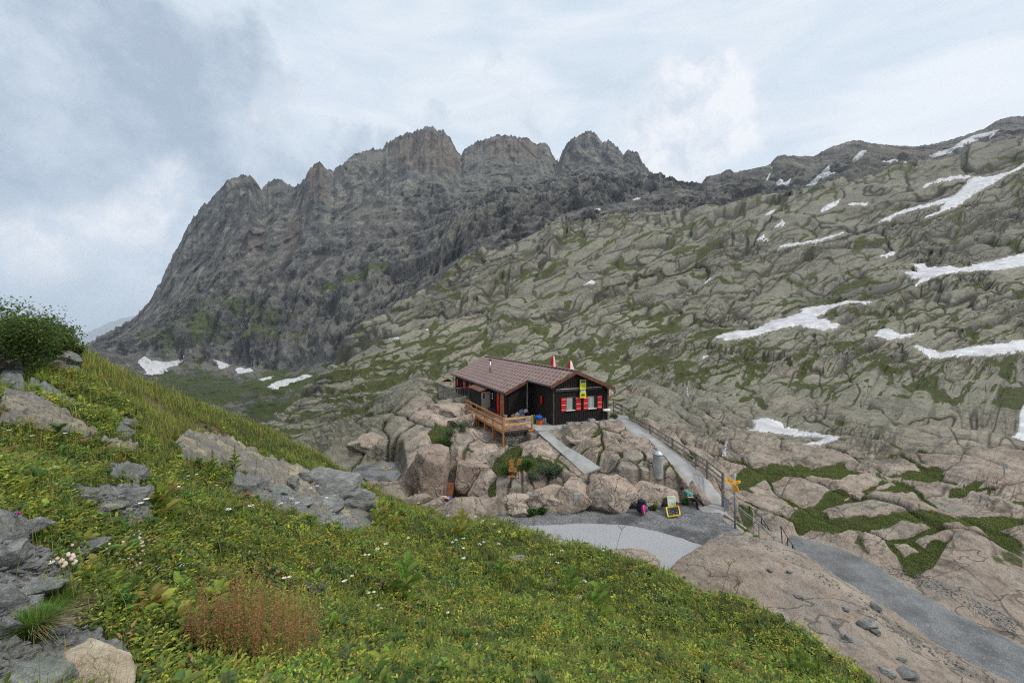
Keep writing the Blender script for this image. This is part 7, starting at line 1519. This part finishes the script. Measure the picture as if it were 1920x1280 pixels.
part('hair', MB().blob(head+upv*.03-fw_*.03, (.185,.175,.17), 3, 3, .05, 2.1, tilt=-.5), simple('dark_hair', (.02,.014,.01), .8), hd, smooth=True); cap = part('cap', MB().blob(head+upv*.06-fw_*.01, (.195,.19,.13), 4, 3, .02, 2.2, tilt=-.5), M_black, hd, smooth=True)
part('cap_peak', MB().blob(head+upv*.055+fw_*.10, (.13,.12,.03), 4, 2, .02, 2.4), M_black, cap, smooth=True)
# ================================================================ shrubs, tufts, flowers
M_bark = simple('bark', (.11,.085,.065), .9, .3, 12)
def limb(mb, p, d, L, r, depth, tips, rg, spread=.5):
    q = p+d*L; mb.tube(p, q, r, 5, r*.7, cap=False)
    if depth == 0: tips.append((q, d)); tips.append((p.lerp(q, .5), d)); return
    for _ in range(rg.choice((2, 3))):
        nd = (d+Vector((rg.gauss(0, spread), rg.gauss(0, spread), rg.gauss(.08, spread*.7)))).normalized(); limb(mb, p.lerp(q, rg.uniform(.6, 1)), nd, L*rg.uniform(.62, .85), r*.65, depth-1, tips, rg, spread)
def shrub(name, loc, n_stems, L, depth, leafL, leafW, per, cols, label, cat, group=None, spread=.5, dirs=None, seed=0, lean=Vector((0,0,0)), stem_r=.02):
    rg = random.Random(seed); t_ = tag(empty(name, loc), label, cat, group); loc = Vector(loc); mb = MB(); tips = []
    for i in range(n_stems):
        d = Vector((rg.gauss(0, .6), rg.gauss(0, .6), 1.0))+lean if dirs is None else Vector(dirs[i % len(dirs)])+Vector((rg.gauss(0, .12), rg.gauss(0, .2), rg.gauss(0, .12)))
        limb(mb, loc+Vector((rg.uniform(-.12, .12)*L*2, rg.uniform(-.12, .12)*L*2, -.05)), d.normalized(), L*rg.uniform(.7, 1.2), stem_r, depth, tips, rg, spread)
    part('branches', mb, M_bark, t_)
    pb = PB(); T = np.array([list(a) for a, _ in tips]); N = len(T)*per; p = np.repeat(T, per, 0)+rng_.normal(0, L*.16, (N, 3)); az = rng_.uniform(0, 6.283, N); el = rng_.uniform(-.5, 1.1, N); d = np.stack([np.cos(az)*np.cos(el), np.sin(az)*np.cos(el), np.sin(el)], -1)
    pb.leaves(p, d, leafL*rng_.uniform(.6, 1.3, N), leafW*rng_.uniform(.6, 1.3, N), mixcol(cols, [3, 2, 1][:len(cols)], N, .2), .25, .1)
    o = pb.build('foliage', M_leaf); o.data.transform(Matrix.Translation(-loc)); o.parent = t_
    return t_
GA = lambda px, py: ground_at(px, py)
GRB = [(.065,.105,.028), (.10,.145,.04), (.18,.21,.07)]; GRS = [(.10,.14,.085), (.07,.105,.06), (.16,.19,.12)]; GRD = [(.035,.085,.018), (.06,.13,.025), (.10,.17,.035)]
# the big shrub above the camera's uphill side
for i, (px, py, L_, sd_, st, lab) in enumerate(((-25, 705, .95, 3, 13, 'tall leafy green alder shrub rising against the sky at the frame edge'), (48, 672, .52, 5, 11, 'rounded alder bush beside the tall shrub'), (88, 662, .34, 8, 8, 'low alder bush where the shrub belt ends'), (30, 690, .6, 12, 12, 'dense dark alder bush in front of the tall shrub'))):
    g = GA(max(px, -60), py); shrub('alder_shrub', (g[0], g[1], g[2]), st, L_*g[1]/12, 3,   .075*g[1]/11, .045*g[1]/11, 22, GRB, lab, 'shrub', 'alder shrubs', .42, seed=sd_, stem_r=.02)
def tz3(px, py): g = ground_at(px, py, 'B'); return (g[0], g[1], tz(g[0], g[1]))
for i, (px, py, L_, n_, cols, lab) in enumerate(((842, 822, .34, 16, GRS, 'spreading grey green willow bush below the deck'), (868, 808, .30, 12, GRS, 'smaller willow bush nearer the deck posts'), (835, 838, .30, 12, GRD, 'dark willow bush hanging over the square boulder'), (1025, 893, .28, 14, GRS, 'silvery willow bush at the foot of the pointed boulder'), (1045, 887, .24, 12, GRS, 'silvery willow bush next to the causeway'), (1000, 902, .22, 9, GRS, 'low willow bush behind the place name boards'), (952, 888, .26, 10, GRD, 'dark green bush left of the rusty post'.replace('left of', 'beside')),
     (985, 878, .22, 8, GRD, 'dark green bush under the sloping slab'), (1152, 788, .28, 9, GRD, 'bright green bush by the annex corner'), (1000, 968, .17, 13, GRD, 'leafy green plant clump at the foot of the pink cliff'), (1018, 963, .15, 10, GRD, 'second leafy clump at the foot of the pink cliff'), (1228, 957, .14, 9, GRD, 'little dark green plant beside the rucksack'), (1283, 946, .12, 7, GRD, 'little plant between the boards and the hiker'))):
    g = tz3(px, py)
    if i in (9, 10, 11, 12): Yd = PLATZ*F/(HY-py)+.1; g = ((px-CX)/F*Yd, Yd, PLATZ)
    if i < 9: g = (g[0], g[1]-.1, g[2]+.05)
    shrub('willow_bush' if i < 8 else 'leafy_plant', g, n_, L_, 2, .07 if i < 9 else .08, .035 if i < 9 else .05, 9, cols, lab, 'bush', 'dwarf bushes on the knoll', .6, seed=40+i, stem_r=.012)
# grass tufts
def tuft(px, py, h_, n_, label, spread=.14):
    g = GA(px, py); t_ = tag(empty('grass_tuft', g), label, 'grass tuft'); k_ = g[1]/F; H = h_*k_; pb = PB(); az = rng_.uniform(0, 6.283, n_); r_ = rng_.uniform(0, 1, n_)**.6*H*.35
    p = np.stack([g[0]+np.cos(az)*r_, g[1]+np.sin(az)*r_, np.full(n_, g[2]-.01)], -1); pb.blades(p, H*rng_.uniform(.7, 1.15, n_), np.full(n_, .0045), mixcol([(.10,.19,.03), (.15,.25,.04), (.065,.12,.02)], [3, 2, 2], n_, .12), .5, az+rng_.normal(0, .5, n_))
    o = pb.build('blades', M_leaf); o.data.transform(Matrix.Translation(-Vector(g))); o.parent = t_
    pb = PB(); m_ = n_//4; az = rng_.uniform(-.8, .9, m_); p = np.repeat(np.array(g)[None], m_, 0)+rng_.normal(0, H*.12, (m_, 3))*np.array([1, 1, .1]); pb.blades(p, H*rng_.uniform(.6, 1.1, m_), np.full(m_, .004), mixcol([(.34,.27,.17), (.26,.19,.12)], [1, 1], m_), 1.0, az)
    o = pb.build('dry_blades', M_leaf); o.data.transform(Matrix.Translation(-Vector(g))); o.parent = t_
tuft(66, 1192, 56, 1300, 'dense green grass tuft with dry straw skirt among the slate'); tuft(108, 1150, 46, 900, 'green grass tuft just behind the one with the straw skirt')
# rust red sorrel stand
g0 = GA(470, 1215); sr = tag(empty('sorrel_clump', g0), 'big clump of rust red sorrel seed heads in the near meadow', 'sorrel'); pbs = PB(); pbh = PB(); n_ = 300
for _ in range(n_):
    a_ = rng_.uniform(0, 6.283); r_ = math.sqrt(rng_.random()); px = 475+r_*math.cos(a_)*128; py = 1240+r_*math.sin(a_)*36; g = GA(px, py); H = rng_.uniform(110, 215)*(1-.40*r_)*g[1]/F
    ln_ = Vector((rng_.normal(.10*math.cos(a_)*r_, .05), rng_.normal(0, .05), 1)).normalized(); b = np.array(g); t = b+np.array(ln_)*H
    pbs.blades(b[None], np.array([H*1.0]), np.array([.005]), np.array([[.24, .19, .07]]), .05)
    m_ = 26; tt = np.linspace(.38, 1.0, m_); p = b[None]+(t-b)[None]*tt[:, None]+rng_.normal(0, .007, (m_, 3)); az = rng_.uniform(0, 6.283, m_); el = rng_.uniform(-.2, .9, m_); d = np.stack([np.cos(az)*np.cos(el), np.sin(az)*np.cos(el), np.sin(el)], -1)
    pbh.leaves(p, d, np.full(m_, .017)*(1.3-tt*.5), np.full(m_, .010), mixcol([(.30,.12,.065), (.38,.19,.09), (.30,.21,.08), (.33,.10,.08)], [2.5, 3, 2, .8], m_, .15), .2, .1)
for nm, q_ in (('stems', pbs), ('seed_heads', pbh)): o = q_.build(nm, M_leaf); o.data.transform(Matrix.Translation(-Vector(g0))); o.parent = sr
pb = PB(); n_ = 900; px = rng_.uniform(370, 640, n_); py = rng_.uniform(1185, 1290, n_); P0 = np.array([GA(a, min(b, 1320)) for a, b in zip(px, py)]); az = rng_.uniform(0, 6.283, n_); el = rng_.uniform(.2, 1.1, n_); d = np.stack([np.cos(az)*np.cos(el), np.sin(az)*np.cos(el), np.sin(el)], -1)
pb.leaves(P0+np.array([0, 0, .03]), d, rng_.uniform(.06, .16, n_), rng_.uniform(.025, .05, n_), mixcol([(.07,.16,.03), (.12,.22,.04)], [2, 1], n_), .2, .3); o = pb.build('leaves', M_leaf); o.data.transform(Matrix.Translation(-Vector(g0))); o.parent = sr
# false hellebore: pleated leaves and a tall spike
def hellebore(px, py, h_, label, spike=True, yellow=False):
    g = GA(px, py); t_ = tag(empty('hellebore', g), label, 'hellebore'); k_ = g[1]/F; H = h_*k_; pb = PB(); m_ = 11; tt = np.linspace(.08, .55, m_); az = np.arange(m_)*2.4+px; el = .55+.5*tt
    p = np.array(g)[None]+np.stack([0*tt, 0*tt, tt*H], -1); d = np.stack([np.cos(az)*np.cos(el), np.sin(az)*np.cos(el), np.sin(el)], -1); cb = [(.22,.26,.04), (.30,.27,.06)] if yellow else [(.12,.20,.035), (.17,.25,.045)]
    pb.leaves(p, d, H*(.42-.25*tt), H*(.17-.08*tt), mixcol(cb, [1, 1], m_, .1), .3, .5); o = pb.build('leaves', M_leaf); o.data.transform(Matrix.Translation(-Vector(g))); o.parent = t_
    part('stem', MB().tube(g, (g[0], g[1], g[2]+H), .008, 6, .004), simple('green_stem', (.12,.17,.04), .8) if 'green_stem' not in bpy.data.materials else bpy.data.materials['green_stem'], t_)
    pb = PB(); m_ = 170; tt = rng_.uniform(.5, 1, m_); az = rng_.uniform(0, 6.283, m_); el = rng_.uniform(0, .9, m_); d = np.stack([np.cos(az)*np.cos(el), np.sin(az)*np.cos(el), np.sin(el)], -1); p = np.array(g)[None]+np.stack([0*tt, 0*tt, tt*H], -1)+d*(H*.05*(1.1-tt))[:, None]
    pb.leaves(p, d, np.full(m_, .022), np.full(m_, .014), mixcol([(.27,.27,.05), (.19,.21,.05), (.30,.22,.06)], [2, 2, 1], m_), .2, .1); o = pb.build('flower_spike', M_leaf); o.data.transform(Matrix.Translation(-Vector(g))); o.parent = t_
for a in ((308, 985, 115, 'tall yellowing hellebore standing among the stones', 1, 1), (292, 975, 70, 'shorter hellebore beside the tall yellowing one'), (763, 1130, 130, 'hellebore with broad pleated leaves in the open meadow', 1), (1070, 1120, 85, 'hellebore with a dense yellow spike near the slab side'), (1122, 1165, 105, 'tallest hellebore on the slab side of the meadow'), (940, 1090, 60, 'small hellebore beside white umbels'),
          (1500, 1270, 85, 'hellebore at the meadow edge above the slab'), (1535, 1275, 62, 'hellebore spike next to the meadow edge one'), (1480, 1268, 55, 'short hellebore at the meadow edge'), (866, 1010, 80, 'yellow hellebore spike in front of the gravel yard', 1, 1), (712, 992, 80, 'slender hellebore beside the big dark boulder', 1, 1), (1030, 985, 60, 'yellow spike at the gravel edge', 1, 1), (740, 1010, 70, 'hellebore spike behind the umbels', 1, 1), (398, 895, 52, 'hellebore below the long tan outcrop', 1), (440, 882, 48, 'hellebore against the long tan outcrop', 1)):
    hellebore(a[0], a[1], a[2], a[3], True, len(a) > 5)
# flowers
M_fw = simple('white_petals', (.80,.80,.74), .7, .08, 20, bump=.05); M_fp = simple('violet_petals', (.20,.06,.38), .7, .2, 20, bump=.05); M_fy = simple('yellow_petals', (.70,.46,.03), .7, .15, 20, bump=.05); M_fc = simple('cream_bells', (.60,.50,.40), .7, .15, 20, bump=.05); M_fm = simple('magenta_petals', (.32,.02,.20), .7, .2, 20); M_gst = bpy.data.materials['green_stem']; M_fb = simple('blue_petals', (.08,.07,.40), .7, .2, 20)
def stalk(px, py, h_, name, mat, label, group, head, cat='flower'):
    g = GA(px, py); k_ = g[1]/F; H = h_*k_; gx = Vector(g); t_ = tag(empty(name, gx), label, cat, group); tp = gx+Vector((rng_.normal(0, .06)*H, rng_.normal(0, .06)*H, H)); part('stem', MB().tube(gx, tp, .0035, 5, .0025), M_gst, t_)
    mb = MB(); s_ = max(k_, .004)
    if head == 'umbel':
        for _ in range(16):
            a_ = rng_.uniform(0, 6.28); r_ = math.sqrt(rng_.random())*.055; mb.blob(tp+Vector((r_*math.cos(a_), r_*math.sin(a_), .01+rng_.uniform(-.006, .006))), (.022,.022,.014), 1, 1, .2)
    elif head == 'daisy':
        for i in range(9):
            a_ = i*.698; d = Vector((math.cos(a_), math.sin(a_)*.8, .25)).normalized(); s2 = Vector((-d.y, d.x, 0))*.008; mb.mesh([tp+d*.006-s2*.5, tp+d*.03-s2, tp+d*.036, tp+d*.03+s2, tp+d*.006+s2*.5], [(0,1,2,3,4)])
    elif head == 'spike':
        for i in range(12): a_ = i*2.4; mb.blob(tp+Vector((.016*math.cos(a_), .016*math.sin(a_), -i*.011)), (.018,.018,.018), 1, 1, .2)
    elif head == 'bells':
        for i in range(5): a_ = i*1.7; mb.blob(tp+Vector((.04*math.cos(a_), .04*math.sin(a_), -.02*i*.6)), (.028,.028,.03), 1, 2, .05)
    else:
        for i in range(8): a_ = i*2.4; mb.blob(tp+Vector((.012*math.cos(a_), .012*math.sin(a_), .006*(i % 3))), (.020,.020,.020), 1, 1, .3)
    part('flower_head', mb, mat, t_, smooth=True)
    if head == 'daisy': part('flower_centre', MB().blob(tp+Vector((0,0,.004)), (.016,.016,.010), 1, 1, 0), M_fy, t_)
def place(lst, h_, name, mat, label, group, head):
    for (px, py) in lst: stalk(px+rng_.uniform(-2, 2), py+h_*.8, h_*rng_.uniform(.85, 1.2), name, mat, label, group, head)
W1 = [(868,1012),(850,1018),(855,1022),(905,1020),(868,1035),(898,1030),(936,1030),(720,1025),(712,1040),(765,1020),(840,975),(788,943),(895,982),(903,980),(925,985),(1035,1045),(1048,1062),(868,1052),(870,1055),(935,1002),(1096,1092),(1050,1040),(428,958),(548,942),(556,945),(590,922),(524,948),(470,960),(583,918),(612,935)]
place(W1, 32, 'umbel_flower', M_fw, 'flat white umbel on a thin stalk in the meadow', 'white umbels in the meadow', 'umbel')
W2 = [(93,1060),(645,1095),(660,1083),(652,1090),(712,1135),(716,1146),(700,1118),(690,1118),(880,1250),(842,1152),(693,1042),(685,1045),(1042,1232),(1045,1240),(1130,1040),(350,897),(371,896),(335,918),(67,860),(64,862),(105,878),(100,880),(123,818),(13,810),(66,823),(113,920),(114,908),(272,943),(265,948),(338,1065),(534,1085),(545,1088),(370,1022),(892,1215),(668,1262),(708,1270),(405,912),(365,1062)]
place(W2, 20, 'white_daisy', M_fw, 'small white daisy scattered in the meadow', 'white daisies in the meadow', 'daisy')
place([(573,1098),(578,1100),(600,1095),(604,1100),(608,1104),(598,1108),(614,1100),(595,1102),(587,1106),(715,1095),(618,1118),(630,1130),(1028,1080),(1036,1085),(330,940),(355,1016),(342,1018),(168,955),(190,957),(200,958),(640,1135),(784,1190),(660,1170)], 22, 'violet_flower', M_fp, 'violet flower head in the meadow', 'violet flowers in the meadow', 'spike')
place([(74,885),(85,925),(32,965),(93,968),(548,1040),(530,1042),(1092,1100),(1012,1142),(1058,1214),(1012,1187),(585,1063),(205,1172),(1160,1165),(1080,1143),(1330,1230),(1245,1190),(583,1068),(430,1248)], 14, 'magenta_clover', M_fm, 'magenta clover head in the meadow', 'magenta clover in the meadow', 'ball')
place([(142,985),(150,982),(137,990),(148,992),(85,905),(80,908),(30,898),(438,978),(440,984),(250,1052),(238,1093),(720,1250),(678,1180),(676,1195),(1135,1200),(1100,1200),(480,1015),(1270,1160),(1370,1225),(1180,1110)], 14, 'yellow_flower', M_fy, 'small yellow flower cluster in the meadow', 'yellow flowers in the meadow', 'ball')
place([(120+rng_.uniform(0,150), 1012+rng_.uniform(0,45)) for _ in range(26)]+[(250+rng_.uniform(-8,14), 1000+rng_.uniform(0,70)) for _ in range(10)]+[(290+rng_.uniform(-4,6), 1070) for _ in range(3)]+[(175,1076),(180,1080)], 24, 'bladder_campion', M_fc, 'cream bladder campion flowers near the long slab', 'campion flowers near the long slab', 'bells')
place([(1080+rng_.uniform(-12,12), 1115+rng_.uniform(0,25)) for _ in range(6)]+[(1095,1230),(1118,1270),(800,1300)], 14, 'bladder_campion', M_fc, 'cream campion flowers on the slab side of the meadow', 'campion flowers on the slab side', 'bells')
# dead umbels against the slab
for px, py, h_, lab in ((1345, 1150, 90, 'tall dead brown umbel leaning over the pink slab'), (1325, 1110, 45, 'short dead umbel beside the tall dead one'), (1372, 1150, 55, 'dead umbel on a straight stalk at the slab edge'), (1150, 1055, 62, 'dead umbel in front of the pale path'), (1260, 1075, 50, 'dead stalk before the flat pink boulder'), (992, 1020, 40, 'dead umbel at the gravel edge')):
    g = GA(px, py); k_ = g[1]/F; H = h_*k_; t_ = tag(empty('dead_umbel', g), lab, 'dead plant'); b = Vector(g); tp = b+Vector((H*.25, 0, H)); M_dd = bpy.data.materials.get('dead_stalk') or simple('dead_stalk', (.20,.14,.08), .9, .3, 9); part('stem', MB().path([b, b.lerp(tp, .6)-Vector((.02,0,0)), tp], .006, 5), M_dd, t_)
    mb = MB()
    for i in range(12): a_ = i*.5236; e = tp+Vector((math.cos(a_)*H*.11, math.sin(a_)*H*.09, H*.12)); mb.tube(tp, e, .0025, 4); mb.blob(e, (.03,.03,.018), 1, 1, .3)
    part('seed_umbel', mb, M_dd, t_)
# turf blades on the rock terrain's grassy hollows near the hut
pb = PB(); gi, gj_ = np.nonzero((grass > .62) & (Y < 42) & (PX > 560) & (PX < 1960) & (PY > 700)); sel = rng_.choice(len(gi), min(60000, len(gi)), replace=len(gi) < 60000); gi, gj_ = gi[sel], gj_[sel]
p = np.stack([X[gi, gj_]+rng_.normal(0, .02, len(gi)), Y[gi, gj_]+rng_.normal(0, .03, len(gi)), TZ[gi, gj_]], -1); n_ = len(p)
ok = (np.abs(polysdf(p[:, 0], p[:, 1], PLAT)) > -1) & (wp[gi, gj_] < .1) & (wr[gi, gj_] < .1) & (wpa[gi, gj_] < .2) & (wpl[gi, gj_] < .2); p = p[ok]; n_ = len(p)
pb.blades(p-np.array([0, 0, .02]), rng_.uniform(.05, .16, n_), np.clip(p[:, 1]*.0011, .01, .04), mixcol([(.10,.145,.03), (.15,.19,.045), (.22,.20,.07)], [3, 2, 1.5], n_), .5)
o = pb.build('turf', M_leaf); tag(o, 'short turf growing in the rock hollows', 'grass', kind='stuff')
